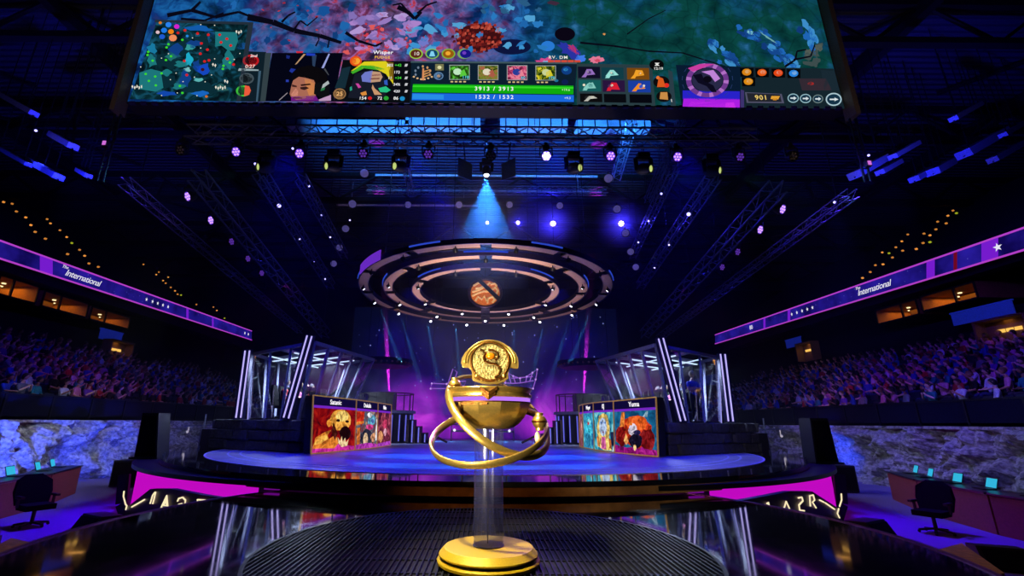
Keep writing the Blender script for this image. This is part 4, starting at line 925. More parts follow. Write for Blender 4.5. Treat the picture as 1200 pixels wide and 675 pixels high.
# ---- violet emblem window
ew = shape(quad((799, 125), (868, 126.5), (868, 78), (792, 76)), (8, 26, 48), 3, 'emblem_window', scr)
many([(quad((800, 124.8), (867, 126), (867, 116), (801, 115)), (170, 30, 226)), (quad((800, 116), (867, 117), (867, 107), (800, 106)), (40, 34, 200)), (quad((806, 125), (862, 126), (860, 120), (810, 119)), (214, 50, 240))], 4, 'floor_glow_pattern', ew)
sh = []
for i in range(30):
    a0, a1 = 2*PI*i/30, 2*PI*(i+1)/30
    sh.append(([(829+25*math.cos(a0), 94+20*math.sin(a0)), (829+25*math.cos(a1), 94+20*math.sin(a1)), (829+19*math.cos(a1), 94+15*math.sin(a1)), (829+19*math.cos(a0), 94+15*math.sin(a0))][::-1], (110, 56, 140) if i % 3 else (176, 110, 196)))
    if i % 2: sh.append(([(829+30*math.cos(a0), 94+24.5*math.sin(a0)), (829+30*math.cos(a1), 94+24.5*math.sin(a1)), (829+29.4*math.cos(a1), 94+24*math.sin(a1)), (829+29.4*math.cos(a0), 94+24*math.sin(a0))][::-1], (40, 60, 110)))
many(sh, 5, 'emblem_ring_pattern', ew)
many([(circ(829, 94, 18, 14), (40, 40, 70))], 4, 'emblem_disc', ew)
many([([(812, 88), (822, 86), (826, 95), (836, 100), (840, 108), (834, 108), (828, 101), (818, 97)][::-1], (12, 10, 30)), (circ(829, 93, 5, 4), (10, 8, 20)), ([(822, 84), (836, 82), (844, 92), (838, 96), (832, 88)][::-1], (190, 130, 214)), ([(806, 80), (820, 75), (838, 75), (828, 78), (812, 84)][::-1], (200, 60, 160))], 6, 'emblem_mark_pattern', ew)
many([(quad((786, 124), (792, 124), (788, 84), (783, 82)), (40, 60, 70)), (quad((868, 126), (872, 126), (872, 106), (868, 105)), (60, 50, 110))], 4, 'window_frame_trim', ew)
# ---- gold and shop corner
gc = shape(quad((870, 126), (990, 127.5), (977, 80.5), (868, 78)), (20, 36, 44), 3, 'shop_corner', scr)
for (x, y), c in zip(((875, 84.5), (893, 85), (912, 85.5), (930, 86), (877, 95.5)), ((214, 130, 20), (230, 90, 20), (226, 70, 20), (40, 130, 220), (220, 140, 20))):
    s_ = shape(quad((x-7, y+5.5), (x+8, y+5.5), (x+8, y-5), (x-8, y-5)), (6, 6, 8), 4, 'shop_tile', gc)
    many([(circ(x, y, 5.4, 4), c), (circ(x+1, y-.5, 3, 2.2), tuple(min(255, int(v*.5+110)) for v in c))], 5, 'shop_icon_dot', s_)
gp = shape(quad((875, 120.5), (919, 121), (916, 110), (873, 108)), (80, 80, 104), 4, 'gold_plate', gc)
many([(quad((877, 119), (916, 119.5), (914, 110.5), (875, 109)), (34, 36, 44))], 5, 'plate_face_trim', gp)
stext('901', 892, 114.5, 5.4, (240, 206, 110), 7, gp, fat=.015, space=1.15); many([(quad((903, 116), (912, 116.5), (914, 112.5), (904, 112.5)), (226, 160, 50)), (quad((906, 117.5), (910, 117.5), (911, 115), (905, 115)), (200, 130, 30))], 7, 'coin_dot', gp)
for x, rr, c in ((929.5, 6.6, (150, 190, 200)), (944, 6.6, (150, 190, 200)), (958.5, 6.2, (110, 130, 130)), (977, 9.4, (170, 200, 210))):
    y = 115+(x-929)*.03
    b_ = shape(circ(x, y, rr, rr*.82), c, 4, 'round_key', gc)
    many([(circ(x, y, rr*.84, rr*.66), (20, 50, 70))], 5, 'key_face_dot', b_)
    many([([(x-rr*.5, y+.8), (x+rr*.1, y+.8), (x+rr*.1, y+2.2), (x+rr*.6, y), (x+rr*.1, y-2.2), (x+rr*.1, y-.8), (x-rr*.5, y-.8)], (214, 226, 230))], 6, 'key_arrow_dot', b_)
many([(quad((940, 106), (975, 106), (968, 92), (936, 92)), (50, 40, 50)), (circ(950, 98, 4, 2, 9), (190, 40, 30)), (quad((966, 106), (984, 106), (978, 83), (962, 82)), (24, 40, 50))], 4, 'corner_shade_patch', gc)

# side rails of the screen rigging
for s, q, lab in ((-1, [(137, 133), (200, 2)], 'tan steel rail hanging beside the map edge of the giant screen'), (1, [(1000, 138), (953, 2)], 'tan steel rail hanging beside the arrow button edge of the giant screen')):
    a, b = atY(*q[0], SY-.15), atY(*q[1], SY-.15); x = a.x
    t = thing('screen_rail', lab, 'rail', (x, SY-.15, a.z))
    mb = MB(); mb.bar((x, SY-.15, a.z), (x, SY-.15, a.z+7.5), .18, .5); mb.build('rail', mat('rail_tan', (92, 80, 76), .6, .2), t)
    c = atY(132 if s < 0 else 1012, 212, SY-.15); z = c.z
    mb = MB(); mb.bar((x-.1, SY-.1, a.z), (x-.1, SY-.1, z), .05); mb.bar((x+.1, SY-.1, a.z), (x+.1, SY-.1, z), .05)
    k = 0
    while z+.25*k < a.z: mb.bar((x-.1, SY-.1, z+.25*k), (x+.1, SY-.1, z+.25*k), .03); k += 1
    mb.build('ladder_lattice', dark_metal, t)
    p = V((x, SY-.25, a.z-(1.3 if s < 0 else 1.9))); mb = MB(); mb.box(p, (.16, .14, .2)); h = mb.build('lamp_housing', black, t)
    mb = MB(); mb.box(p+V((0, -.08, 0)), (.11, .02, .15)); mb.build('lamp_lens', em((226, 120, 240), .8), h)

# ================================================================== TRUSSES
def truss(name, a, b, w, label, cat='truss', n=None, group=None, m=None, wires=True):
    a = V(a); b = V(b); L = (b-a).length; d = (b-a)/L
    x = d.cross(V((0, 0, 1))).normalized(); z = x.cross(d)
    t = thing(name, label, cat, a, group)
    offs = [(-w/2, -w/2), (w/2, -w/2), (w/2, w/2), (-w/2, w/2)]
    for ox, oz in offs:
        mb = MB(); o_ = x*ox+z*oz; mb.bar(a+o_, b+o_, w*.11); mb.build('chord', m or truss_m, t)
    n = n or max(4, int(L/w/1.2)); mb = MB()
    for k in range(4):
        o1, o2 = offs[k], offs[(k+1) % 4]; A = x*o1[0]+z*o1[1]; B = x*o2[0]+z*o2[1]
        for i in range(n):
            f0, f1 = i/n, (i+1)/n
            p, q = a.lerp(b, f0), a.lerp(b, f1)
            mb.bar(p+(A if i % 2 else B), q+(B if i % 2 else A), w*.06)
    mb.build('lacing_lattice', m or truss_m, t)
    if wires:
        mb = MB()
        for f in (.04, .5, .96):
            p = a.lerp(b, f); mb.bar(p, V((p.x, p.y, CZ-.2)), .025)
        mb.build('hanging_wire', dark_metal, t)
    return t
FT = 16.5
zt = atY(569, 160, FT).z
truss('lighting_truss', (atY(222, 157, FT).x, FT, zt), (atY(884, 163, FT).x, FT, zt), .55, 'long cross truss hung under the giant screen carrying a row of lamps')
LIGHT_TR = []
def two(px0, d0, px1, d1): return atY(*px0, d0), atY(*px1, d1)
for pts, w, lab in ((((230, 205), 16.5, (382, 392), 34), .55, 'purple lamp truss running back beside the booth with the creature posters'),
                    (((912, 218), 16.5, (755, 392), 34), .55, 'purple lamp truss running back beside the booth with the red beast posters'),
                    (((303, 200), 17, (388, 335), 30), .45, 'white lamp truss running back between the map side lamps and the hanging rings'),
                    (((838, 205), 17, (750, 335), 30), .45, 'white lamp truss running back between the hanging rings and the emblem side lamps'),
                    (((352, 208), 18, (404, 300), 30), .4, 'thin inner truss running back close to the hanging rings on the map side'),
                    (((790, 195), 18, (741, 300), 30), .4, 'thin inner truss running back close to the hanging rings on the emblem side'),
                    (((741, 140), 18, (722, 208), 24), .42, 'short bluish truss just under the giant screen near the item tray'),
                    (((800, 140), 17, (758, 235), 26), .3, 'slim truss under the giant screen near the violet emblem'),
                    (((145, 212), 15.5, (352, 388), 34), .35, 'outermost thin truss with tiny fixtures, on the map side'),
                    (((1000, 226), 15.5, (772, 396), 34), .35, 'outermost thin truss with tiny fixtures, on the arrow button side'),
                    (((468, 165), 18, (482, 225), 24), .3, 'short hanging truss behind the portrait side of the screen'),
                    (((430, 222), 27, (712, 224), 27), .4, 'far cross truss between the two thin inner trusses')):
    a, b = two(*pts); truss('lighting_truss', a, b, w, lab); LIGHT_TR.append((a, b))
# catwalk ducts near the roof, washed by blue light
duct_m = mat('pale_duct', (170, 176, 186), .5, .3)
for i, (x0, x1, y, d) in enumerate(((338, 480, 148, 22), (476, 563, 146, 22), (586, 664, 147, 22), (674, 760, 149, 22))):
    a, b = atY(x0, y, d), atY(x1, y, d); b.z = a.z
    t = thing('air_duct', 'pale blue-lit roof duct, %s from the map side, above the cross truss' % nth(i), 'duct', a)
    mb = MB(); mb.box((a+b)/2, (b.x-a.x, .7, .42)); mb.build('casing', duct_m, t)
    mb = MB()
    for k in range(6):
        x = a.x+(b.x-a.x)*(k+.5)/6; mb.box((x, a.y, a.z), (.06, .76, .48))
    mb.build('flange_rib', dark_metal, t)
    mb = MB()
    for f in (.1, .9): p = a.lerp(b, f); mb.bar(p, (p.x, p.y, CZ-.2), .04)
    mb.build('hanging_wire', dark_metal, t)
for i, (y, d, x0, x1) in enumerate(((223, 30, 430, 705), (240, 32, 395, 560), (205, 26, 440, 700))):
    a, b = atY(x0, y, d), atY(x1, y, d); b.z = a.z
    mb = MB(); mb.tube([a, b], .08, 10)
    for f in (.1, .5, .9): p = a.lerp(b, f); mb.bar(p, (p.x, p.y, CZ-.2), .03)
    tag(mb.build('hanging_pipe', duct_m, None, origin=a, smooth=40), ['steel pipe crossing behind the central white lamp', 'steel pipe crossing high behind the rings on the map side only', 'steel pipe crossing just behind the lamps of the cross truss'][i], 'pipe')

# ================================================================== LAMPS
def lamp_proto(kind):
    """lamp kinds, built pointing down -Z about the hanging point; parts: clamp, yoke, head (> lens ...)"""
    r = bpy.data.objects.new('lamp', None); COL.objects.link(r); kids = {r: []}
    def sub(mb, nm, m, par, sm=40):
        o = mb.build(nm, m, par, origin=(0, 0, 0), smooth=sm); kids.setdefault(par, []).append(o); return o
    if kind[0] == 'wash':
        mb = MB(); mb.box((0, 0, .42), (.1, .1, .12)); mb.box((0, 0, .32), (.2, .16, .1)); sub(mb, 'clamp', black, r)
        mb = MB(); mb.bar((-.2, 0, .3), (.2, 0, .3), .05, .03); mb.bar((-.2, 0, .3), (-.2, 0, 0), .03, .06); mb.bar((.2, 0, .3), (.2, 0, 0), .03, .06); sub(mb, 'yoke', black, r)
        mb = MB(); mb.lathe([(0, .22), (.10, .2), (.17, .05), (.175, -.08), (.155, -.08), (.15, -.05), (0, -.05)], 20); h = sub(mb, 'head', black, r)
        mb = MB()
        for i in range(7):
            a = 2*PI*i/6; p = (0, 0) if i == 6 else (.095*math.cos(a), .095*math.sin(a)); mb.lathe([(0, -.075), (.036, -.072), (.04, -.05)], 10, (p[0], p[1], 0))
        sub(mb, 'led_dot', kind[1], h)
        mb = MB(); mb.lathe([(0, -.058), (.148, -.058)], 20, cap=False); sub(mb, 'lens', kind[2], h)
    elif kind[0] == 'moving':
        mb = MB(); mb.box((0, 0, .5), (.42, .34, .16)); sub(mb, 'base', black, r)
        mb = MB(); mb.bar((-.27, 0, .42), (.27, 0, .42), .12, .06); mb.bar((-.27, 0, .42), (-.25, 0, -.05), .06, .14); mb.bar((.27, 0, .42), (.25, 0, -.05), .06, .14); sub(mb, 'yoke', black, r)
        mb = MB(); mb.lathe([(0, .26), (.14, .24), (.2, .1), (.2, -.12), (.15, -.3), (.125, -.3), (.12, -.26), (0, -.26)], 24); h = sub(mb, 'head', black, r)
        mb = MB(); mb.lathe([(0, -.285), (.08, -.275), (.118, -.262)], 20); sub(mb, 'lens', kind[1], h)
    elif kind[0] == 'disc':
        mb = MB(); mb.bar((0, 0, .4), (0, 0, .16), .05); sub(mb, 'bracket', black, r)
        mb = MB(); mb.lathe([(0, .14), (.2, .12), (.24, .02), (.24, -.03), (.215, -.03), (.21, 0), (0, 0)], 24); h = sub(mb, 'head', black, r)
        mb = MB(); mb.lathe([(0, -.035), (.12, -.025), (.208, -.005)], 24); sub(mb, 'lens', kind[1], h)
    else:
        mb = MB(); mb.bar((0, 0, .26), (0, 0, .1), .04); sub(mb, 'bracket', black, r)
        mb = MB(); mb.lathe([(0, .12), (.09, .1), (.1, -.06), (.085, -.06), (.08, -.04), (0, -.04)], 16); h = sub(mb, 'head', black, r)
        mb = MB(); mb.lathe([(0, -.062), (.05, -.054), (.078, -.042)], 16); sub(mb, 'lens', kind[1], h)
    return r, kids
PROTO = {}
def lamp(kind, key, pos, tgt, name, label, cat, group, sc=1.0):
    if key not in PROTO:
        r, k = lamp_proto(kind); PROTO[key] = (r, k, [False])
    r, kids, used = PROTO[key]
    if used[0]: o = copy_tree(r, kids)
    else: o = r; used[0] = True
    o.name = name; o.location = pos; o.scale = (sc,)*3; o.rotation_euler = (0, 0, 0)
    tag(o, label, cat, group)
    q = (V(tgt)-V(pos)).to_track_quat('-Z', 'Y')
    for ch in o.children if hasattr(o, 'children') else ():
        if ch.name.split('.')[0] == 'head': ch.rotation_mode = 'QUATERNION'; ch.rotation_quaternion = q
    return o
led_v = em((120, 60, 255), 1.4); led_w = em((200, 150, 255), 1.5); led_dim = em((110, 60, 200), .6); lens_v = em((80, 30, 220), .8); led_off = mat('led_off', (120, 110, 90), .3); lens_off = mat('lens_off', (20, 20, 24), .2)
wash = [(213, 176, 'off'), (278, 178, 'v'), (352, 180, 'v'), (426, 180, 'd'), (502, 181, 'd'), (575, 183, 'off'), (640, 183, 'w'), (715, 183, 'v2'), (793, 184, 'v2'), (866, 184, 'd'), (928, 183, 'off')]
for i, (x, y, k) in enumerate(wash):
    kd = {'off': ('wash', led_off, lens_off), 'v': ('wash', led_w, lens_v), 'd': ('wash', led_dim, lens_off), 'w': ('wash', em((255, 246, 255), 5), em((120, 90, 255), 1.6)), 'v2': ('wash', led_w, lens_v)}[k]
    p = atY(x, y, FT-.15); tg = V((p.x*1.25, 0, E+1.5))
    lamp(kd, 'wash_'+k, p, tg, 'wash_lamp', '%s LED wash lamp, %s along the cross truss from the map side' % ({'off': 'unlit grey', 'v': 'violet', 'd': 'dim purple', 'w': 'dazzling white', 'v2': 'violet-white'}[k], nth(i)), 'stage lamp', 'wash lamps on the cross truss', 1.25)
lens_g = em((206, 222, 130), .9)
for i, (x, y) in enumerate(((303, 199), (382, 198), (461, 198), (681, 200), (763, 201), (843, 203))):
    p = atY(x, y, FT-.1)+V((.28 if x < 569 else -.28, 0, .1)); tg = p+V((-1.0 if x < 569 else 1.0, -1.2, -.55))
    lamp(('moving', lens_g), 'moving', p, tg, 'moving_head_lamp', 'black moving head lamp with a yellowish lens, %s from the map side under the screen' % nth(i), 'stage lamp', 'moving head lamps under the screen', 1.15)
# white key lamp in the middle with its two barn doors
kp = atY(570, 204, 17.0)
lamp(('moving', em((240, 246, 255), 12)), 'key', kp+V((0, .1, .2)), V((0, 15.6, E+5)), 'follow_spot', 'central white spotlight whose blue beam falls on the hanging rings', 'stage lamp', None, .9)
for x, s in ((545, -1), (596, 1)):
    a = atY(x, 197, 16.4); mb = MB(); mb.slab([a+V((-.28, -.1, -.4)), a+V((.28, .1, -.5)), a+V((.28, .2, .3)), a+V((-.28, 0, .5))] if s < 0 else [a+V((-.28, .1, -.5)), a+V((.28, -.1, -.4)), a+V((.28, 0, .5)), a+V((-.28, .2, .3))], (0, .04, 0)); mb.bar(a+V((0, 0, .35)), a+V((.1*s, .1, 1.25)), .04)
    tag(mb.build('barn_door', mat('barn_door_blue', (110, 150, 190), .5), None, origin=a), 'pale barn door hung on the %s side of the central white spotlight' % ('map' if s < 0 else 'emblem'), 'flag')
# grey lilac lenses of unlit lamps, caught light put in as glow, in a U round the far trusses
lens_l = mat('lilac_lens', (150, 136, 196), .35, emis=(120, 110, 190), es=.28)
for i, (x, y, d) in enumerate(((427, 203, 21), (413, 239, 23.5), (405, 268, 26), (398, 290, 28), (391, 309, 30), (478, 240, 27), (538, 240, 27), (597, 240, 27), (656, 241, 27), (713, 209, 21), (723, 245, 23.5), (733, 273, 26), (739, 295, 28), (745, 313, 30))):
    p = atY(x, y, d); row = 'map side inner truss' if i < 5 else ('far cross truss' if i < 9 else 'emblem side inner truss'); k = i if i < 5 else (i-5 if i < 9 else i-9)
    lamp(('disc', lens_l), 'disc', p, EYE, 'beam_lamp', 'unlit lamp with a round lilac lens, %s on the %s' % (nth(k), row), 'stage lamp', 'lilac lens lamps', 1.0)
# white spots on the inner trusses
led_b = em((170, 160, 255), 3)
ws = [(343, 174, 17.5), (299, 192, 17.2), (362, 218, 19), (327, 241, 19.5), (377, 252, 22), (351, 280, 23), (387, 278, 25), (368, 306, 26.5), (381, 327, 29), (410, 258, 25), (775, 227, 19), (760, 259, 22), (748, 284, 25), (807, 251, 19.5), (784, 287, 23), (767, 314, 26.5), (978, 237, 17.0), (42, 153, 16.5), (1018, 182, 17.5)]
for i, (x, y, d) in enumerate(ws):
    p = atY(x, y, d)
    sd = 'map' if x < 569 else 'emblem'; k = i if i < 10 else i-10
    lamp(('spot', led_b), 'spot', p, EYE+V((0, 2, 0)), 'small_spotlight', 'small lit white spotlight, %s counted on the trusses of the %s side' % (nth(k if i < 17 else (10 if i == 18 and False else (11 if i == 17 else 10)+(0))), sd), 'stage lamp', 'white truss spotlights', .62 if i not in (3, 13) else 1.1)
# four strong violet-blue lamps behind the rings
for i, (x, y, sc) in enumerate(((571, 261, 1.3), (607, 261, 1.5), (648, 262, 2.2), (728, 262, 2.2))):
    p = atY(x, y, 29)
    lamp(('spot', em((190, 170, 255), 14)), 'blue', p, EYE, 'blue_beam_lamp', 'glaring violet-blue lamp behind the rings, %s from the central beam' % nth(i), 'stage lamp', 'glaring blue lamps behind the rings', sc)
# purple pars along the outer lamp trusses
for s, L_ in ((-1, ((222, 230, 17.5), (249, 258, 19.5), (273, 283, 22), (292, 303, 24.5), (308, 320, 27))), (1, ((915, 245, 17.5), (889, 269, 19.5), (863, 295, 22), (845, 313, 24.5)))):
    for i, (x, y, d) in enumerate(L_):
        p = atY(x, y, d); k = 'v' if i < 2 else 'd'
        lamp({'v': ('wash', led_w, lens_v), 'd': ('wash', led_dim, lens_off)}[k], 'wash_'+k, p, V((p.x*1.6, 4, E)), 'wash_lamp', '%s LED wash lamp, %s back along the lamp truss over the %s posters' % ('violet' if k == 'v' else 'dim purple', nth(i), 'creature' if s < 0 else 'red beast'), 'stage lamp', 'purple lamps on the outer trusses', 1.3)

# ================================================================== HANGING RINGS AND CREST
RC = V((0, 19.5, E+.281*19.5)); TILT = math.radians(-2.2)
Rt = Matrix.Rotation(TILT, 3, 'X')
panel_m = mat('ring_panel_beige', (206, 164, 132), .55, spec=.2, var=.1)
ring_edge = mat('ring_edge_dark', (30, 26, 40), .4, .5)
for i, (rr, wd, nseg, nl, nm) in enumerate(((5.2, .42, 12, 16, 'outermost'), (4.2, .40, 8, 10, 'middle'), (3.02, .36, 6, 8, 'innermost'))):
    t = thing('hanging_ring', '%s of the three beige lamp rings hung over the stage' % nm, 'ring truss', RC)
    t.rotation_euler = (TILT, 0, 0)
    def bl_(mb, name, m, **k): return mb.build(name, m, t, origin=(0, 0, 0), **k)
    for q in range(nseg):
        g = .035*PI/nseg*4; a0 = 2*PI*q/nseg+g+PI/2; a1 = 2*PI*(q+1)/nseg-g+PI/2
        mb = MB(); ring_prof(mb, (0, 0, 0), rr-wd/2, rr+wd/2, -.02, .02, 24, a0, a1); bl_(mb, 'underside_panel', panel_m, smooth=30)
        mb = MB(); ring_prof(mb, (0, 0, 0), rr-wd/2-.01, rr-wd/2+.02, -.05, .10, 24, a0, a1); bl_(mb, 'inner_band', ring_edge, smooth=30)
    mb = MB(); ring_prof(mb, (0, 0, 0), rr+wd/2-.02, rr+wd/2+.02, -.05, .14, 96); bl_(mb, 'outer_band', mat('ring_band_violet', (52, 44, 84), .35, .5), smooth=30)
    mb = MB(); ring_prof(mb, (0, 0, 0), rr-wd/2, rr+wd/2, .10, .14, 96); bl_(mb, 'top_plate', ring_edge, smooth=30)
    for q in range(nl):
        a = 2*PI*q/nl+PI/2
        if q % 2 == 0: continue
        d = 2*PI/nl*.28
        mb = MB(); ring_prof(mb, (0, 0, 0), rr+wd/2+.021, rr+wd/2+.05, .07, .12, 8, a-d, a+d); bl_(mb, 'led_dash', em((50, 80, 220), .7), smooth=30)
    if i == 0:
        mb = MB(); ring_prof(mb, (0, 0, 0), rr+wd/2+.03, rr+wd/2+.06, -.05, .34, 12, math.radians(206), math.radians(226)); bl_(mb, 'lit_panel', em((120, 50, 220), .7), smooth=30)
    for q in range(4):
        a = PI/4+PI/2*q+(.5 if i == 1 else 0); p = V((rr*math.cos(a), rr*math.sin(a), .14)); mb = MB(); mb.bar(p, p+V((0, 0, 9.5)), .02); bl_(mb, 'hanging_wire', dark_metal)
    # lamps clipped under the ring, all aimed at the middle of the stage
    ordr = sorted(range(nl), key=lambda q: (2*PI*q/nl+PI/2+PI) % (2*PI))
    for q in range(nl):
        a = 2*PI*(q+.5)/nl+PI/2 if i != 1 else 2*PI*q/nl+PI/2
        p = RC + Rt @ V((rr*math.cos(a), rr*math.sin(a), -.18))
        lamp(('spot', em((235, 235, 255), 6)), 'ringspot', p, V((p.x*.1, 19.5, SZ+.6)), 'ring_spotlight', 'small spotlight clipped under the %s ring, %s round it anticlockwise from the far side' % (nm, nth(q)), 'stage lamp', 'spotlights on the hanging rings', .8)
# round wooden-gold crest hung in the middle, crossed by a dark strap
cp_ = atY(568.5, 343.5, 19.5); cr_ = .70
t = thing('hanging_crest', 'round amber crest with carved curls hung inside the rings', 'crest', cp_)
Qm = Matrix.Rotation(math.radians(-16), 3, 'X')
def cpt(x, z, o=0): return cp_ + Qm @ V((x*cr_, -o, z*cr_))
amb = mat('crest_amber', (214, 120, 50), .5, .3, emis=(226, 120, 50), es=.16); pale = mat('crest_pale', (240, 200, 140), .5, .2, emis=(246, 196, 120), es=.22)  # both crest colours carry a little added glow
sq = lambda a: (math.cos(a), math.sin(a)*1.02)
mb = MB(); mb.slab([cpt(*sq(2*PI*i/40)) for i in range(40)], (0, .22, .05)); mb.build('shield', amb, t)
mb = MB(); mb.tube([cpt(*sq(2*PI*i/40), .03) for i in range(40)], .06, 8, closed=True); mb.build('rim', mat('crest_rim', (50, 30, 50), .4, .4), t, smooth=50)
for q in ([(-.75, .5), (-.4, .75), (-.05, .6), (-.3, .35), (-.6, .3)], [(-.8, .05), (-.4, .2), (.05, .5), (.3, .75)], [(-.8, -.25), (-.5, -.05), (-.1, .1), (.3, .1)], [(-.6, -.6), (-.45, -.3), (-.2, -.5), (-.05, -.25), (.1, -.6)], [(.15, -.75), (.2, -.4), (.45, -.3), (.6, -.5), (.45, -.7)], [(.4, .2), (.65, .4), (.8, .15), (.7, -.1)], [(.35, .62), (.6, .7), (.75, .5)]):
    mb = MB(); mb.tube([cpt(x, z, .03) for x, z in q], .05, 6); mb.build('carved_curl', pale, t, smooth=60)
mb = MB(); mb.bar(cpt(-.45, .95, .09), cpt(.9, -.55, .09), .17, .05, up=(0, 1, 0)); mb.build('dark_strap', black, t)
mb = MB(); mb.bar(cpt(0, 1.0), cpt(0, 1.0)+V((0, 0, 9)), .02); mb.build('hanging_wire', dark_metal, t)
# pale panels standing in for blue-lit catwalk rigging past the screen ends
for s, L_ in ((1, ((1018, 196, 34, 12, 17.5), (1042, 196, 22, 8, 18.5), (1084, 203, 26, 9, 19.0), (1103, 196, 20, 11, 19.0), (1132, 131, 30, 8, 17.0), (1152, 168, 46, 13, 18.5), (1180, 178, 34, 9, 19.5), (1060, 176, 28, 8, 17.5), (1190, 150, 30, 7, 18))), (-1, ((20, 122, 40, 8, 17.0), (74, 165, 24, 9, 17.0), (52, 198, 34, 9, 17.5), (98, 203, 12, 6, 17.5), (14, 182, 40, 6, 18)))):
    for i, (x, y, w, h, d) in enumerate(L_):
        p = atY(x, y, d); k = d/540; sl = .55*s
        dx = V((w*k, w*k*1.1*s, w*k*.75*s*(1 if s > 0 else 1)))
        a, b = atY(x-w/2, y+w*.28*s, d), atY(x+w/2, y-w*.28*s, d+1.2*s)
        t = thing('rigging_panel', 'pale panel standing in for blue-lit rigging, %s from the screen end, %s side' % (nth(i), 'creature' if s < 0 else 'red beast'), 'baffle', p, 'blue-lit rigging panels')
        mb = MB(); mb.bar(a, b, h*k*1.3, h*k*.8); mb.build('panel', duct_m, t)
        mb = MB()
        for f in (.15, .5, .85): q = a.lerp(b, f); mb.bar(q, (q.x, q.y, CZ-.2), .025)
        mb.build('hanging_wire', dark_metal, t)
        mb = MB(); mb.bar(a-V((0, 0, .1)), b-V((0, 0, .1)), .05); mb.build('edge_rail', dark_metal, t)
# ================================================================== REAR VIDEO WALL WITH STARRY PICTURE
def nebula():
    m = bpy.data.materials.new('starry_picture'); m.use_nodes = True; nt = m.node_tree; nt.nodes.clear(); L = nt.links.new; N = nt.nodes.new
    o = N('ShaderNodeOutputMaterial'); e = N('ShaderNodeEmission'); tc = N('ShaderNodeTexCoord'); sep = N('ShaderNodeSeparateXYZ'); L(tc.outputs['Object'], sep.inputs[0])
    def M(op, a, b=None, c=None):
        x = N('ShaderNodeMath'); x.operation = op
        for i, q in enumerate((a, b, c)):
            if q is None: continue
            if isinstance(q, (int, float)): x.inputs[i].default_value = q
            else: L(q, x.inputs[i])
        return x.outputs[0]
    n = N('ShaderNodeTexNoise'); n.inputs['Scale'].default_value = .45; n.inputs['Detail'].default_value = 6; n.inputs['Distortion'].default_value = .8; L(tc.outputs['Object'], n.inputs['Vector'])
    ax = M('ABSOLUTE', sep.outputs['X'])
    gx = M('DIVIDE', M('SUBTRACT', ax, 4.4), 2.4); gz = M('DIVIDE', M('SUBTRACT', sep.outputs['Z'], M('ADD', 1.2, M('MULTIPLY', ax, .22))), 1.7)
    g = M('POWER', 2.718, M('MULTIPLY', -1.0, M('ADD', M('MULTIPLY', gx, gx), M('MULTIPLY', gz, gz))))
    gz2 = M('DIVIDE', M('SUBTRACT', sep.outputs['Z'], .6), 1.1)
    g2 = M('MULTIPLY', .55, M('POWER', 2.718, M('MULTIPLY', -1.0, M('MULTIPLY', gz2, gz2))))
    f = M('MULTIPLY', M('ADD', g, g2), M('MULTIPLY_ADD', n.outputs['Fac'], 1.9, -.25))
    r = N('ShaderNodeValToRGB'); el = r.color_ramp.elements
    el[0].position = 0; el[0].color = lin((4, 8, 34)); el[1].position = 1; el[1].color = lin((200, 60, 226))
    for p, c in ((.12, (14, 10, 66)), (.35, (66, 16, 130)), (.7, (146, 34, 190))): x = el.new(p); x.color = lin(c)
    L(f, r.inputs['Fac']); L(r.outputs['Color'], e.inputs['Color']); e.inputs['Strength'].default_value = .9; L(e.outputs[0], o.inputs[0]); return m
WY = 31.0
t = thing('rear_video_wall', 'wide rear video wall showing a starry sky with violet clouds behind the stage', 'screen', (0, WY, E-1))
mb = MB(); mb.poly([V((-9, WY, E-1)), V((9, WY, E-1)), V((9, WY, E+7.6)), V((-9, WY, E+7.6))]); pw = mb.build('starry_picture', nebula(), t)
mb = MB(); mb.box((0, WY+.26, E+3.3), (18.2, .5, 8.8)); mb.build('housing', black, t)
R.seed(3); mb = MB()
for i in range(120):
    p = V((R.uniform(-8.8, 8.8), WY-.02, R.uniform(E+1.2, E+7.2))); q = R.choice((.02, .025, .03, .05)); mb.poly([p+V((-q, 0, 0)), p+V((0, 0, -q)), p+V((q, 0, 0)), p+V((0, 0, q))])
mb.build('star_dot', em((150, 160, 236), .9), pw)
# violet wire constellations standing before the wall
wire_m = em((176, 110, 230), .75)
X5 = lambda l: [atY(500+x/7.5, 390+y/7.5, 28.5) for x, y in l]
for lab, lines in (('violet wire cross of thin lit tubes behind the trophy crest on the creature side', ([(45, 445), (175, 450), (180, 490), (35, 490), (45, 445)], [(190, 440), (230, 318), (268, 345), (240, 430), (190, 440)], [(240, 430), (345, 425), (330, 465), (235, 470)], [(175, 450), (190, 440)], [(180, 490), (235, 470)])),
                   ('violet wire fan of thin lit tubes behind the trophy crest on the red beast side', ([(690, 440), (715, 352), (760, 380), (820, 400), (880, 385), (930, 350), (972, 322), (958, 410), (935, 490)], [(690, 440), (760, 445), (830, 440), (940, 420)], [(720, 360), (740, 440)], [(760, 380), (780, 440)], [(820, 400), (825, 440)], [(880, 385), (870, 435)], [(930, 350), (905, 430)], [(745, 400), (935, 385)], [(935, 490), (700, 470)]))):
    a = X5(lines[0])[0]
    t = thing('wire_constellation', lab, 'stage decoration', (a.x, a.y, a.z))
    for l in lines:
        mb = MB(); mb.tube(X5(l), .028, 5); mb.build('lit_tube', wire_m, t)
    mb = MB()
    for p in X5(lines[0]): mb.ball(p, .06, 6)
    mb.build('node_dot', em((214, 170, 250), .9), t)
    mb = MB(); p = sum(X5(lines[0]), V())/len(lines[0]); mb.bar((a.x, a.y, a.z), (a.x, a.y, a.z+9), .015); mb.build('hanging_wire', dark_metal, t)
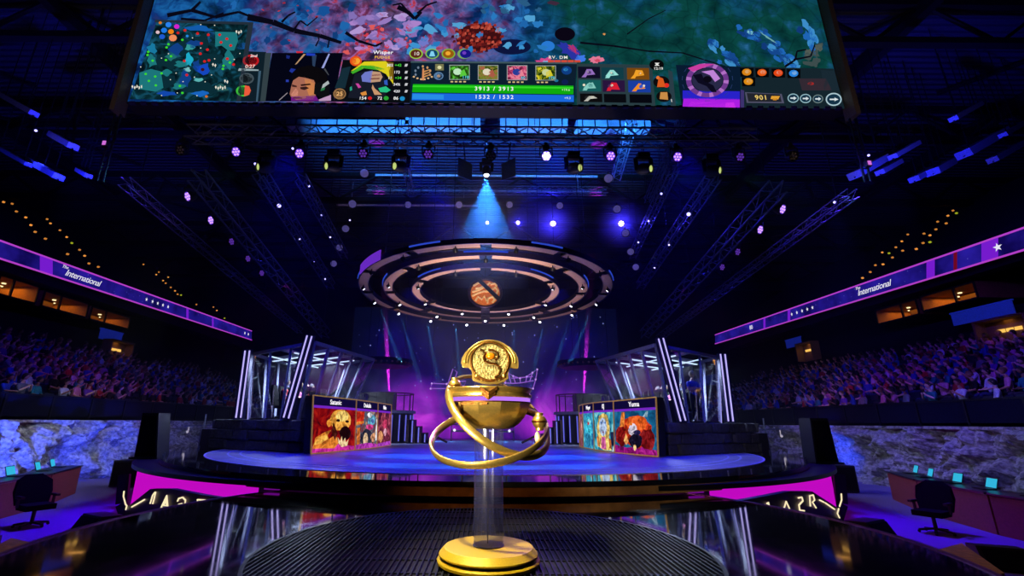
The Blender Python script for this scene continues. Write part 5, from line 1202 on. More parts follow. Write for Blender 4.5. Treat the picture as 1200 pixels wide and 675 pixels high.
# row of small white lamps on a bar low behind the trophy
a, b = atY(529, 505, 27.5), atY(602, 506, 27.5)
t = thing('light_bar', 'low black bar with small white bulbs behind the trophy bowl', 'light bar', (a.x, a.y, a.z))
mb = MB(); mb.bar(a, b, .1); mb.bar(a+V((0, 0, .35)), b+V((0, 0, .35)), .06)
for f in (0, .5, 1): p = a.lerp(b, f); mb.bar((p.x, p.y, SZ-.1), p+V((0, 0, .35)), .06)
mb.build('bar', booth_frame, t)
for f in (.05, .2, .33, .62, .78, .93):
    mb = MB(); mb.ball(a.lerp(b, f)+V((0, -.08, .22 if f in (.2, .78) else .05)), .075, 8); mb.build('bulb', em((226, 220, 255), 1.5), t, smooth=60)

# ================================================================== RIBBON BOARDS, SUITES, STANDS
def ribbon_mat(nm):
    m = bpy.data.materials.new(nm); m.use_nodes = True; nt = m.node_tree; nt.nodes.clear(); L = nt.links.new; N = nt.nodes.new
    o = N('ShaderNodeOutputMaterial'); e = N('ShaderNodeEmission'); tc = N('ShaderNodeTexCoord'); n = N('ShaderNodeTexNoise'); n.inputs['Scale'].default_value = .5; n.inputs['Detail'].default_value = 5
    r = N('ShaderNodeValToRGB'); el = r.color_ramp.elements; el[0].position = .35; el[0].color = lin((16, 8, 84)); el[1].position = .7; el[1].color = lin((46, 32, 176))
    L(tc.outputs['Object'], n.inputs['Vector']); L(n.outputs['Fac'], r.inputs['Fac']); L(r.outputs['Color'], e.inputs['Color']); e.inputs['Strength'].default_value = .8; L(e.outputs[0], o.inputs[0]); return m
rib_m = ribbon_mat('ribbon_picture'); edge_pink = em((196, 70, 220), .8); streak = em((126, 30, 220), .85)
RX = 25.0
tier_m = mat('seating_dark', (30, 30, 46), .85, spec=.2)
conc = mat('fascia_dark', (22, 22, 34), .8, spec=.2)
for s in (-1, 1):
    sd = 'creature poster side' if s < 0 else 'red beast poster side'
    if s < 0: pa, pb, pc, pd = (0, 282), (295, 388), (0, 303), (295, 398.5)
    else: pa, pb, pc, pd = (1200, 267), (838, 392.5), (1200, 293), (838, 403)
    X = RX*s
    T0, T1, B0, B1 = (atX(*q, X) for q in (pa, pb, pc, pd))
    # carry the near end past the picture edge
    for A, B in ((T0, T1), (B0, B1)):
        d = (A-B)*(.12); A += d
    t = thing('ribbon_board', 'long blue ribbon screen with pink edges on the balcony front, '+sd, 'screen', (X, T1.y, B1.z))
    mb = MB(); mb.poly([B0, B1, T1, T0]); mb.build('picture', rib_m, t)
    w = V((.25*s, 0, 0)); mb = MB(); mb.slab([p+V((.02*s, 0, 0)) for p in (B0, B1, T1, T0)], w); mb.build('housing', black, t)
    i_ = V((-.02*s, 0, 0))
    for A, B in ((T0, T1), (B0, B1)):
        mb = MB(); mb.bar(A+i_, B+i_, .03, .09); mb.build('edge_line', edge_pink, t)
    def rp(f, v, o=.03): return (B1.lerp(B0, f)).lerp(T1.lerp(T0, f), v)+V((-o*s, 0, 0))
    def fx_(px): # fraction along the board for a pixel column
        q = atX(px, pb[1]+(pa[1]-pb[1])*(px-pb[0])/(pa[0]-pb[0]), X); return (q.y-B1.y)/(B0.y-B1.y)
    for px in ((4, 60, 66, 223, 252) if s < 0 else (1150, 1144, 1081, 921, 893)):
        f = fx_(px); mb = MB(); mb.poly([rp(f, .02), rp(f+.006*(1+2*f), .02), rp(f+.006*(1+2*f), .98), rp(f, .98)]); mb.build('light_streak', streak, t)
    xd = (0, 1, 0) if s < 0 else (0, -1, 0)
    hgt = (T1-B1).length
    fm = fx_(101 if s < 0 else 1020); sl = (T1-T0).normalized() if s < 0 else (T0-T1).normalized()
    c = rp(fm, .46, .05); white_e = em((236, 232, 250), .95)
    text('International', c, sl, (0, 0, 1), hgt*.42, white_e, t, shear=.35, space=.92)
    text('The', rp(fx_(80 if s < 0 else 1002), .8, .05), sl, (0, 0, 1), hgt*.2, white_e, t, shear=.35)
    for px in ((174, 181, 187, 193, 199) if s < 0 else (926, 932, 938, 944, 950)):
        q = rp(fx_(px), .5, .05); mb = MB(); n = 10
        mb.poly([q+V((0, s*-(.13 if i % 2 == 0 else .06)*math.sin(2*PI*i/n), (.16 if i % 2 == 0 else .07)*math.cos(2*PI*i/n))) for i in range(n)]); mb.build('emblem_mark', white_e, t)
    if s > 0:
        text('80', rp(fx_(879), .5, .05), sl, (0, 0, 1), hgt*.4, white_e, t, fat=.01)
        q = rp(fx_(1163), .5, .05); mb = MB(); mb.poly([q+V((0, -(.22 if i % 2 == 0 else .09)*math.sin(2*PI*i/10), (.22 if i % 2 == 0 else .09)*math.cos(2*PI*i/10))) for i in range(10)]); mb.build('star_mark', white_e, t)
        f = fx_(1112); mb = MB(); mb.poly([rp(f, .0), rp(f+.006, .0), rp(f+.006, 1), rp(f, 1)]); mb.build('red_seam', em((120, 10, 40), .8), t)
    else:
        for px in (288, 292): q = rp(fx_(px), .5, .05); mb = MB(); mb.box(q, (.02, .16, .22)); mb.build('emblem_mark', white_e, t)
    R.seed(12); mb = MB()
    for i in range(50):
        q = rp(R.random(), R.uniform(.1, .9), .025); r_ = R.uniform(.012, .03); mb.poly([q+V((0, -r_, 0)), q+V((0, 0, -r_)), q+V((0, r_, 0)), q+V((0, 0, r_))])
    mb.build('sparkle_dot', em((120, 120, 240), .9), t)
    ribz0, ribz1 = B1.z, T1.z
    # balcony slab, suite level back wall, upper tier
    y0, y1 = 10, 52
    mb = MB(); mb.box((s*(RX+6.3), (y0+y1)/2, ribz0+.25), (12, y1-y0, .5)); struct('trim_%d' % (20 if s < 0 else 21), mb, conc)
    UX, UZ = RX+.6, ribz1+.1; US = .62
    mb = MB(); n = 16
    for k in range(n):
        x0 = UX+.8*k; mb.box((s*(x0+.4), (y0+y1)/2, UZ+US*.8*k-.9), (.8, y1-y0, 1.8))
    o = mb.build('trim_%d' % (22 if s < 0 else 23), tier_m); o['kind'] = 'structure'
    # aisle step lights of the upper tier
    pn = V((s*US, 0, -1)).normalized(); pp = V((s*UX, 0, UZ+.05))
    if s < 0: dots = [(4, 231), (14, 239), (19, 248), (4, 237), (42, 247), (55, 257), (59, 262), (71, 260), (70, 270), (36, 264), (41, 272), (53, 280), (78, 278), (84, 285), (93, 293), (99, 300), (115, 313), (124, 323), (132, 331), (79, 298), (104, 309), (30, 255), (64, 252),
                      (168, 310), (176, 308), (180, 314), (186, 319), (191, 329), (194, 332), (200, 337), (205, 341), (212, 346), (216, 323), (222, 327), (226, 333), (232, 339), (239, 347), (244, 353), (250, 360), (254, 364), (263, 373), (230, 357), (183, 322), (208, 345), (241, 343), (197, 325)]
    else: dots = [(1011, 326), (1020, 319), (1026, 311), (1035, 310), (1042, 297), (1050, 290), (1057, 283), (1047, 276), (1064, 275), (1070, 263), (1078, 262), (1083, 274), (1090, 276), (1090, 284), (1097, 269), (1074, 292), (1082, 285), (1099, 260), (1111, 253), (1117, 247), (1125, 240), (1132, 238), (1121, 250), (1109, 262), (1034, 296), (1046, 302), (1058, 294)]
    for i, (x, y) in enumerate(dots):
        p = atPlane(x, y, pp, pn); gr = (i % 9 == 4)
        if p.y > 50 or abs(p.x) > 36 or p.y < 11 or abs(p.x) < RX+.9: continue
        mb = MB(); mb.box(p, (.09, .11, .07)); mb.box(p+V((-.03*s, 0, .05)), (.05, .15, .03))
        tag(mb.build('aisle_light', em((180, 190, 40) if gr else (226, 140, 60), .75 if i % 3 else 1.1), None, origin=p), '%s aisle step light, %s one up the dark upper tier, %s' % ('green' if gr else 'amber', nth(i), sd), 'aisle light', 'aisle lights of the upper tier, '+sd)
    # suites under the balcony: lit rooms behind glass
    if s < 0: rooms = [((0, 322), (46, 336), (44, 354), (0, 345), .9), ((53, 340), (104, 356), (102, 371), (50, 359), .7), ((108, 359), (153, 371), (152, 384), (105, 374), .7)]
    else: rooms = [((1026, 364), (1073, 350), (1075, 368), (1030, 380), .8), ((1078, 347), (1141, 330), (1144, 348), (1082, 365), 1.1)]
    for i, (tl, tr, br_, bl__, bri) in enumerate(rooms):
        XS = s*(RX+1.2); q = [atX(*a, XS) for a in (tl, tr, br_, bl__)]
        yA, yB = sorted((q[0].y, q[1].y)); zA = min(a.z for a in q); zB = max(min(q[0].z, q[1].z), zA+.8)
        t = thing('suite_box', 'amber lit suite room under the balcony, %s from the %s, %s' % (nth(i), 'picture edge' if s < 0 else 'stage end', sd), 'suite', (XS, (yA+yB)/2, zA))
        D = 3.0*s
        wm = mat('suite_wall', (170, 120, 70), .7); 
        mb = MB(); mb.box((XS+D, (yA+yB)/2, (zA+zB)/2), (.1, yB-yA, zB-zA)); mb.box((XS+D/2, yA, (zA+zB)/2), (abs(D), .1, zB-zA)); mb.box((XS+D/2, yB, (zA+zB)/2), (abs(D), .1, zB-zA)); mb.build('room_wall', wm, t)
        mb = MB(); mb.box((XS+D/2, (yA+yB)/2, zB), (abs(D), yB-yA, .08)); mb.build('room_ceiling', wm, t)
        mb = MB(); mb.box((XS+D/2, (yA+yB)/2, zA), (abs(D), yB-yA, .08)); mb.build('room_floor', black, t)
        mb = MB(); k = 4
        for j in range(k): mb.lathe([(0, 0), (.1, 0), (.1, .04), (0, .04)], 10, (XS+D*.4+(j % 2)*D*.25, yA+(yB-yA)*(j+.5)/k, zB-.09))
        mb.build('downlight_dot', em((255, 224, 150), 2.2), t)
        mb = MB()
        for f in (0, .36, 1): mb.box((XS, yA+(yB-yA)*f, (zA+zB)/2), (.1, .09, zB-zA))
        mb.box((XS, (yA+yB)/2, zA), (.1, yB-yA, .1)); mb.box((XS, (yA+yB)/2, zB), (.1, yB-yA, .1)); mb.build('window_frame', black, t)
        mb = MB(); mb.poly([(XS, yA, zA), (XS, yB, zA), (XS, yB, zB), (XS, yA, zB)]); mb.build('window_glass', booth_glass, t)
        mb = MB(); mb.box((XS+D*.7, yA+(yB-yA)*.6, zA+.45), (.6, (yB-yA)*.45, .9)); mb.build('bar_counter', mat('suite_counter', (90, 60, 40), .6), t)
        a_ = area('suite_lamp', (XS+D/2, (yA+yB)/2, zB-.12), (XS+D/2, (yA+yB)/2, zA), (255, 160, 50), 60*bri, 1.6, yB-yA-.3)
    # walls between the suites
    mb = MB(); XS = s*(RX+1.2)
    mb.box((s*(RX+4.6), (y0+y1)/2, ribz0-2.2), (.3, y1-y0, 4.6)); mb.box((s*(RX+1.5), (y0+y1)/2, ribz0-3.4), (.3, y1-y0, 1.6)); o = mb.build('trim_%d' % (24 if s < 0 else 25), conc); o['kind'] = 'structure'
    # lower stand: terrace steps
    mb = MB(); rows = 9; x0, z0 = 17.9, E+.25
    for k in range(rows):
        mb.box((s*(x0+.85*k+.42), 29, (z0+.37*k)/2), (.85, 40, z0+.37*k))
    o = mb.build('trim_%d' % (26 if s < 0 else 27), tier_m); o['kind'] = 'structure'
    # pale mouths of the stairs, with lit sign strips, and blue hung banners
    ports = [((143, 412), 1.9, 'near the creature booth')] if s < 0 else [((942, 412), 1.7, 'nearer the red beast booth'), ((1172, 389), 2.2, 'farther from the stage')]
    for (px, py), w, lab in ports:
        p = atX(px, py, s*(RX-.9)); t = thing('stairway_portal', 'dim tan stairway mouth with a glowing sign in the stand, '+lab, 'portal', p)
        mb = MB(); mb.box(p+V((.6*s, 0, 0)), (.1, w, 1.3)); mb.box(p+V((.3*s, w/2, 0)), (.6, .1, 1.3)); mb.box(p+V((.3*s, -w/2, 0)), (.6, .1, 1.3)); mb.box(p+V((.3*s, 0, .65)), (.7, w, .1)); mb.build('surround', mat('portal_tan', (120, 92, 60), .8), t)
        mb = MB()
        for k in range(3): mb.box(p+V((.5*s, -.36+.36*k, .12)), (.04, .3, .16))
        mb.build('lit_sign_tile', em((250, 190, 90), 1.1), t)
        area('portal_fill', p+V((.3*s, 0, .58)), p+V((.35*s, 0, -.6)), (255, 180, 90), 3, .4, w*.8)  # unseen lamp added under the lintel to light the mouth
    for px, py, w in ([(130, 394, 1.9)] if s < 0 else [(930, 402, 1.9), (1150, 368, 3.0)]):
        p = atX(px, py, s*(RX+.4)); mb = MB(); mb.box(p, (.06, w, .62)); mb.box(p+V((0, 0, .36)), (.1, w+.1, .08))
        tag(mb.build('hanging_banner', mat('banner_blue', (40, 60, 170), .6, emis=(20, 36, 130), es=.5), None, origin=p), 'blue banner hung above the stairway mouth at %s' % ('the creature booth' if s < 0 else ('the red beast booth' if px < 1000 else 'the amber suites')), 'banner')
    # glass and steel guard in front of the first row
    t = thing('stand_guard', 'dark blue guard fence on top of the rock wall, '+sd, 'fence', (s*17.55, 29, E))
    mb = MB(); mb.box((s*17.55, 29, E+.50), (.05, 40, .78)); mb.build('cloth_panel', mat('guard_cloth', (14, 15, 34), .85, spec=.1, bump=.3), t)
    mb = MB(); mb.box((s*17.55, 29, E+.92), (.1, 40, .06)); mb.build('top_rail', dark_metal, t)
    for k in range(21):
        mb = MB(); mb.box((s*17.5, 9.5+1.95*k, E+.46), (.06, .06, .9)); mb.build('post', dark_metal, t)
    # rock faced wall at floor level
    rock = mat('rock_face', (150, 148, 136), .8, bump=1.0, scale=8, var=.6)
    mb = MB(); ny, nz = 420, 32; yA, yB = 9.0, 49.0; vs = []; fs = []
    for j in range(nz+1):
        for i in range(ny+1):
            y = yA+(yB-yA)*i/ny; z = (E-.02)*j/nz
            q = V((y*.8, z*.95, 3.7*s)); d = noise.fractal(q, .8, 2.1, 6)*.7 + abs(noise.noise(V((y*.9+z*.8, z*1.3, 8*s))))*.7 + noise.noise(V((y*3, z*3.4, s)))*.12 + abs(noise.noise(V((y*2.1-z, z*2.2, 3*s))))*.2
            vs.append(V((s*(17.2-d*.9), y, z)))
    for j in range(nz):
        for i in range(ny):
            a = j*(ny+1)+i; f = (a, a+1, a+ny+2, a+ny+1); fs.append(f if s > 0 else f[::-1])
    mb.add(vs, fs); top = len(mb.v)
    mb.box((s*17.35, 29, E-.06), (.55, 40, .1))
    o = mb.build('wall_rock_%s' % ('left' if s < 0 else 'right'), rock); o['kind'] = 'structure'
    tag(o, 'rugged rock faced wall under the stand, %s' % ('lit bright blue in places' if s < 0 else 'grey with one blue pool of light'), 'wall'); 

# ================================================================== PEOPLE
def body_mesh(name, J, Ed, mats_, head=None, sub=1, hair=None):
    """J: name -> (pos, radius); Ed: (a, b, material index). One skinned surface; returns a mesh"""
    names = list(J); idx = {n: i for i, n in enumerate(names)}
    me = bpy.data.meshes.new(name); me.from_pydata([V(J[n][0]) for n in names], [(idx[a], idx[b]) for a, b, _ in Ed], [])
    ob = bpy.data.objects.new(name, me); COL.objects.link(ob)
    ob.modifiers.new('skin', 'SKIN'); 
    for i, n in enumerate(names):
        r = J[n][1]; r = r if isinstance(r, tuple) else (r, r)
        sv = me.skin_vertices[0].data[i]; sv.radius = r; sv.use_root = (n == 'pelvis')
    sb = ob.modifiers.new('sub', 'SUBSURF'); sb.levels = sub; sb.render_levels = sub
    dg = bpy.context.evaluated_depsgraph_get(); out = bpy.data.meshes.new_from_object(ob.evaluated_get(dg))
    bpy.data.objects.remove(ob); bpy.data.meshes.remove(me)
    segs = [(V(J[a][0]), V(J[b][0]), m) for a, b, m in Ed]
    mb = MB(); vs = [v.co.copy() for v in out.vertices]; fs = [tuple(p.vertices) for p in out.polygons]; ms = []
    for p in out.polygons:
        c = p.center; best = (1e9, 0)
        for a, b, m in segs:
            d = b-a; t = max(0, min(1, (c-a).dot(d)/max(1e-9, d.dot(d)))); L = (c-a-d*t).length
            if L < best[0]: best = (L, m)
        ms.append(best[1])
    bpy.data.meshes.remove(out)
    mb.v = vs; mb.f = [list(f) for f in fs]; mb.m = ms
    if head is not None: add_head(mb, head[0], head[1], head[2])
    o = mb.build(name, mats_, None, origin=(0, 0, 0), smooth=80)
    me2 = o.data; bpy.data.objects.remove(o); me2.name = name
    return me2
def add_head(mb, c, q, r):
    """head of half height r at c, facing -Y turned by q: skull, jaw, nose, ears, eye hollows"""
    c = V(c); n = 14; h = 10; vs = []; fs = []
    for i in range(h+1):
        t = PI*i/h
        for k in range(n):
            a = 2*PI*k/n; x, y, z = .74*math.sin(t)*math.cos(a), .86*math.sin(t)*math.sin(a), math.cos(t)
            if z < 0: x *= 1+.28*z; y = y*(1+.16*z)-.12*z*(-1 if y < 0 else .2)*.5
            if y < -.5 and .05 < z < .35 and abs(abs(x)-.3) < .14: y += .1
            vs.append(c+q @ V((x*r, y*r, z*r)))
    for i in range(h):
        for k in range(n): fs.append((i*n+k, (i+1)*n+k, (i+1)*n+(k+1) % n, i*n+(k+1) % n))
    mb.add(vs, fs, 0)
    mb.add([c+q @ (V(p)*r) for p in ((-.1, -.84, .12), (.1, -.84, .12), (.14, -.88, -.22), (-.14, -.88, -.22), (0, -1.08, -.16), (0, -.9, .2))], [(0, 1, 5), (0, 5, 4), (5, 1, 4), (0, 4, 3), (1, 2, 4), (3, 4, 2)], 0)
    for s in (-1, 1):
        mb.ball(c+q @ V((.74*s*r, .05*r, -.02*r)), .2*r, 8, (.4, .8, 1.1), 0, q)
        mb.ball(c+q @ V((.28*s*r, -.78*r, .12*r)), .085*r, 6, (1.2, .6, .8), 3, q)
    mb.ball(c+q @ V((0, -.8*r, -.45*r)), .2*r, 8, (1.1, .35, .25), 4, q)
def hair_mesh(name, c, q, r, m, long=0.0):
    mb = MB(); c = V(c); n = 14; vs = []; fs = []; h = 7
    for i in range(h+1):
        t = PI*.62*i/h
        for k in range(n):
            a = 2*PI*k/n; fr = max(0, -math.sin(a)); tt = t*(1-.42*fr)
            z = math.cos(tt)
            if i == h: z -= long*(1-fr)
            vs.append(c+q @ V((.82*r*math.sin(tt)*math.cos(a), .95*r*math.sin(tt)*math.sin(a)+.03*r, 1.07*r*z)))
    for i in range(h):
        for k in range(n): fs.append((i*n+k, (i+1)*n+k, (i+1)*n+(k+1) % n, i*n+(k+1) % n))
    mb.add(vs, fs); o = mb.build(name, m, None, origin=(0, 0, 0), smooth=80); me = o.data; bpy.data.objects.remove(o); return me
skins = [mat('skin_%d' % i, c, .55, bump=0, var=.08) for i, c in enumerate(((206, 160, 132), (170, 118, 90), (120, 80, 60), (224, 182, 156)))]
hairs = [mat('hair_%d' % i, c, .6, bump=.4, scale=60) for i, c in enumerate(((26, 20, 18), (54, 36, 26), (110, 80, 50), (16, 14, 14)))]
eye_m = mat('eye_dark', (24, 18, 18), .3); lip_m = mat('lip', (140, 80, 76), .5)
trous = [mat('trousers_%d' % i, c, .8, spec=.2) for i, c in enumerate(((26, 28, 40), (44, 52, 84), (60, 56, 54)))]
shoe_m = mat('shoes', (22, 22, 24), .6)
SH = [('white', (200, 200, 206)), ('black', (24, 24, 28)), ('grey', (120, 120, 126)), ('blue', (50, 74, 170)), ('red', (170, 46, 50)), ('pink', (206, 120, 160)), ('teal', (40, 120, 126)), ('purple', (110, 66, 160))]
shirts = {n: mat('shirt_'+n, c, .8, spec=.2, bump=.3, scale=30) for n, c in SH}
def fingers(J, Ed, wrist, tip, side, pre, curl, n=(0, 0, 1)):
    """palm and five separate fingers from a wrist along wrist->tip; curl bends them along n"""
    w = V(J[wrist][0]); d = (V(tip)-w).normalized(); nn = V(n); nn = (nn-d*nn.dot(d)).normalized(); s_ = d.cross(nn)*side
    J[pre+'palm'] = (w+d*.055, (.036, .018)); Ed.append((wrist, pre+'palm', 0))
    for i, (o, L) in enumerate(((-.03, .062), (-.01, .072), (.01, .068), (.03, .052))):
        b = w+d*.095+s_*o; J[pre+'k%d' % i] = (b, .0095); J[pre+'m%d' % i] = (b+d*L*.5+nn*curl*.35*L, .0088); J[pre+'t%d' % i] = (b+d*L*.85+nn*curl*L, .0075)
        Ed += [(pre+'palm', pre+'k%d' % i, 0), (pre+'k%d' % i, pre+'m%d' % i, 0), (pre+'m%d' % i, pre+'t%d' % i, 0)]
    b = w+d*.04-s_*.045; J[pre+'th0'] = (b, .012); J[pre+'th1'] = (b+d*.04-s_*.012+nn*curl*.02, .010); Ed += [(pre+'palm', pre+'th0', 0), (pre+'th0', pre+'th1', 0)]
def seated(name, shirt, skin, variant=0, hands=False):
    """a figure sitting at the origin (seat height .45) facing -Y"""
    J = {'pelvis': ((0, .05, .52), (.17, .13)), 'waist': ((0, .05, .72), (.15, .11)), 'chest': ((0, .04, .95), (.175, .12)), 'neck0': ((0, .03, 1.10), (.075, .07)), 'neck': ((0, .01, 1.18), (.055, .055)), 'chin': ((0, -.005, 1.24), (.05, .05))}
    Ed = [('pelvis', 'waist', 1), ('waist', 'chest', 1), ('chest', 'neck0', 1), ('neck0', 'neck', 0), ('neck', 'chin', 0)]
    for s, S_ in ((-1, 'l'), (1, 'r')):
        J[S_+'sh'] = ((.19*s, .04, 1.04), .07); J[S_+'hip'] = ((.10*s, -.02, .50), .10); J[S_+'knee'] = ((.14*s, -.46, .52), .065); J[S_+'ank'] = ((.14*s, -.46, .10), .045); J[S_+'toe'] = ((.15*s, -.64, .045), .038)
        if variant == 0: el, wr, tp = (.27*s, -.02, .76), (.13*s, -.26, .68), (.08*s, -.42, .68)
        elif variant == 1: el, wr, tp = (.28*s, -.10, .80), (.08*s, -.26, .98), (.04*s, -.3, 1.1)
        elif variant == 2 and s > 0: el, wr, tp = (.30*s, -.02, 1.22), (.24*s, -.06, 1.46), (.22*s, -.08, 1.6)
        else: el, wr, tp = (.27*s, -.10, .82), (.20*s, -.38, .80), (.17*s, -.52, .8)
        J[S_+'el'] = (el, .046); J[S_+'wr'] = (wr, .032)
        Ed += [('chest', S_+'sh', 1), (S_+'sh', S_+'el', 1), (S_+'el', S_+'wr', 0), ('pelvis', S_+'hip', 2), (S_+'hip', S_+'knee', 2), (S_+'knee', S_+'ank', 2), (S_+'ank', S_+'toe', 5)]
        if hands: fingers(J, Ed, S_+'wr', tp, s, S_, .3, (0, 0, -1))
        else: J[S_+'hd'] = (V(wr).lerp(V(tp), .7), (.04, .022)); Ed.append((S_+'wr', S_+'hd', 0))
    me = body_mesh(name, J, Ed, [skin, shirt, R.choice(trous), eye_m, lip_m, shoe_m], head=((0, -.02, 1.36), Matrix.Identity(3), .125), sub=1)
    return me
def seat_mesh():
    mb = MB(); mb.box((0, .05, .42), (.48, .46, .06)); mb.box((0, .30, .70), (.48, .06, .56)); mb.box((-.25, .1, .55), (.04, .4, .05)); mb.box((.25, .1, .55), (.04, .4, .05)); mb.box((0, .16, .2), (.3, .2, .4))
    return mb
# crowd variants share their meshes
R.seed(77)
CV = []
for i, (sn, _) in enumerate(SH):
    for v in (0, 1, 2):
        if v == 2 and i != 3: continue
        CV.append((sn, seated('person', shirts[sn], skins[(i+v) % 4], v), hair_mesh('hair', (0, -.02, 1.36), Matrix.Identity(3), .125, hairs[(i*2+v) % 4], .5 if (i+v) % 3 == 0 else .0)))
# merge hair into the figure for the small far spectators
def merged(me, hm, nm):
    mb = MB(); mb.v = [v.co.copy() for v in me.vertices]; mb.f = [list(p.vertices) for p in me.polygons]; mb.m = [p.material_index for p in me.polygons]
    ms = list(me.materials); mb.add([v.co.copy() for v in hm.vertices], [tuple(p.vertices) for p in hm.polygons], len(ms)); ms.append(hm.materials[0])
    o = mb.build(nm, ms, None, origin=(0, 0, 0), smooth=80); r = o.data; bpy.data.objects.remove(o); return r
CV = [(sn, merged(me, hm, 'person')) for sn, me, hm in CV]
cand = []
for s in (-1, 1):
    for k in range(9):
        n = 0; y = 13.0
        while y < 42:
            y += R.uniform(.56, .66)
            if R.random() < .78:
                p = V((s*(17.9+.85*k+.34), y, E+.25+.37*k))
                d = p+V((0, 0, 1))-EYE; q = d.dot(fw); px = PX0+F*d.dot(rv)/q; py = PY0-F*d.dot(uv)/q
                if -8 < px < 1208: cand.append((q, s, k, n, p)); n += 1
cand.sort(key=lambda c: c[0])
near, far_ = cand[:300], cand[300:]
for q, s, k, n, p in near:
    sn, me = R.choice(CV)
    o = bpy.data.objects.new('spectator', me); COL.objects.link(o); o.location = p; o.rotation_euler = (0, 0, (-PI/2 if s > 0 else PI/2)+R.uniform(-.35, .35)-(.35 if s > 0 else -.35)); o.scale = (1, 1, R.uniform(.95, 1.04))
    tag(o, 'spectator in a %s top, %s row up, %s from the camera, %s' % (sn, nth(k), nth(n), 'creature side stand' if s < 0 else 'red beast side stand'), 'person', 'spectators in the stand, '+('creature poster side' if s < 0 else 'red beast poster side'))
mb = MB(); ms = []
for q, s, k, n, p in far_:
    sn, me = R.choice(CV[:10]); M = Matrix.Translation(p) @ Matrix.Rotation((-PI/2 if s > 0 else PI/2)+R.uniform(-.3, .3), 4, 'Z')
    off = []
    for m in me.materials:
        if m not in ms: ms.append(m)
        off.append(ms.index(m))
    b = len(mb.v); mb.v += [M @ v.co for v in me.vertices]
    for pl in me.polygons: mb.f.append([b+i for i in pl.vertices]); mb.m.append(off[pl.material_index])
if far_:
    o = mb.build('far_crowd', ms, None, origin=(0, 38, E), smooth=80); tag(o, 'distant crowd of seated spectators at the far end of both stands', 'crowd', None, 'stuff')
# folding seats: one long stuff mass of seat backs, row by row
mb = MB()
for s in (-1, 1):
    for k in range(9):
        y = 10.0
        while y < 47:
            x = s*(17.9+.85*k+.62); z = E+.25+.37*k; mb.box((x, y, z+.62), (.06, .46, .42)); mb.box((x-.22*s, y, z+.40), (.4, .44, .05)); y += .56
o = mb.build('stand_seating', mat('seat_navy', (26, 28, 50), .7), None); tag(o, 'dark navy folding seats filling the rows of both lower stands', 'seating', None, 'stuff')

# figures in the booths
def figure(mesh, hair, loc, rz, label, group=None, extra=None):
    o = bpy.data.objects.new('person', mesh); COL.objects.link(o); o.location = loc; o.rotation_euler = (0, 0, rz); tag(o, label, 'person', group)
    h = bpy.data.objects.new('hair', hair); COL.objects.link(h); h.parent = o
    if extra: extra(o)
    return o
I3 = Matrix.Identity(3)
def headset(o):
    mb = MB(); mb.tube([(.12*math.cos(a), -.01, 1.38+.135*math.sin(a)) for a in [PI*i/12 for i in range(13)]], .014, 6)
    for s in (-1, 1): mb.lathe([(0, -.03), (.045, -.03), (.045, .03), (0, .03)], 12, (0, 0, 0)); 
    mb2 = MB(); mb2.tube([(.12*math.cos(a), -.01, 1.38+.135*math.sin(a)) for a in [PI*i/12 for i in range(13)]], .014, 6)
    for s in (-1, 1): mb2.box((.115*s, -.01, 1.36), (.05, .07, .09))
    mb2.tube([(-.12, -.03, 1.33), (-.1, -.12, 1.29), (-.04, -.15, 1.28)], .007, 5)
    h = mb2.build('headset', black, o, origin=(0, 0, 0))
def chair(loc, rz, label, group):
    t = thing('gaming_chair', label, 'chair', loc, group); t.rotation_euler = (0, 0, rz)
    mb = MB(); mb.box((0, .02, .41), (.5, .5, .09)); mb.build('seat', black_fab, t, origin=(0, 0, 0))
    mb = MB(); mb.slab([(-.25, .30, .46), (.25, .30, .46), (.27, .38, .95), (.18, .42, 1.25), (-.18, .42, 1.25), (-.27, .38, .95)], (0, .09, .01)); mb.build('backrest', black_fab, t, origin=(0, 0, 0))
    mb = MB(); mb.cyl((0, .02, .10), (0, .02, .38), .035); mb.build('gas_column', dark_metal, t, origin=(0, 0, 0))
    mb = MB()
    for i in range(5): a = 2*PI*i/5; mb.bar((0, .02, .1), (.28*math.cos(a), .02+.28*math.sin(a), .06), .05, .03); mb.ball((.28*math.cos(a), .02+.28*math.sin(a), .03), .03, 8)
    mb.build('star_base', dark_metal, t, origin=(0, 0, 0))
    for s in (-1, 1):
        mb = MB(); mb.box((.29*s, .0, .66), (.06, .3, .04)); mb.box((.29*s, .04, .54), (.03, .05, .22)); mb.build('armrest', dark_metal, t, origin=(0, 0, 0))
BF = pz+.052
R.seed(21)
for s in (-1, 1):
    side = 'creature poster booth' if s < 0 else 'red beast poster booth'
    p0 = V((7.0*s, 18.2, BF)); p1 = V((6.95*s, 21.4, BF))
    for i in range(5):
        b = p0.lerp(p1, .1+.2*i)+V((.82*s, 0, 0))
        rz = PI/2*(-1 if s > 0 else 1); d = (p1-p0); rz = -PI/2 if s > 0 else PI/2
        # seated facing the desk, which lies towards the stage centre
        sn = ['black', 'white', 'pink', 'black', 'grey'][i] if s > 0 else ['red', 'black', 'pink', 'black', 'red'][i]
        me = seated('person', shirts[sn], skins[i % 4], 3, hands=True)
        figure(me, hair_mesh('hair', (0, -.02, 1.36), I3, .125, hairs[i % 4], .1), b, rz, 'player in a %s top and headset, %s seat from the front, %s' % (sn, nth(i), side), None, headset)
        chair(b, rz, 'black gaming chair, %s from the stage front, in the %s' % (nth(i), side), 'gaming chairs in the '+side)
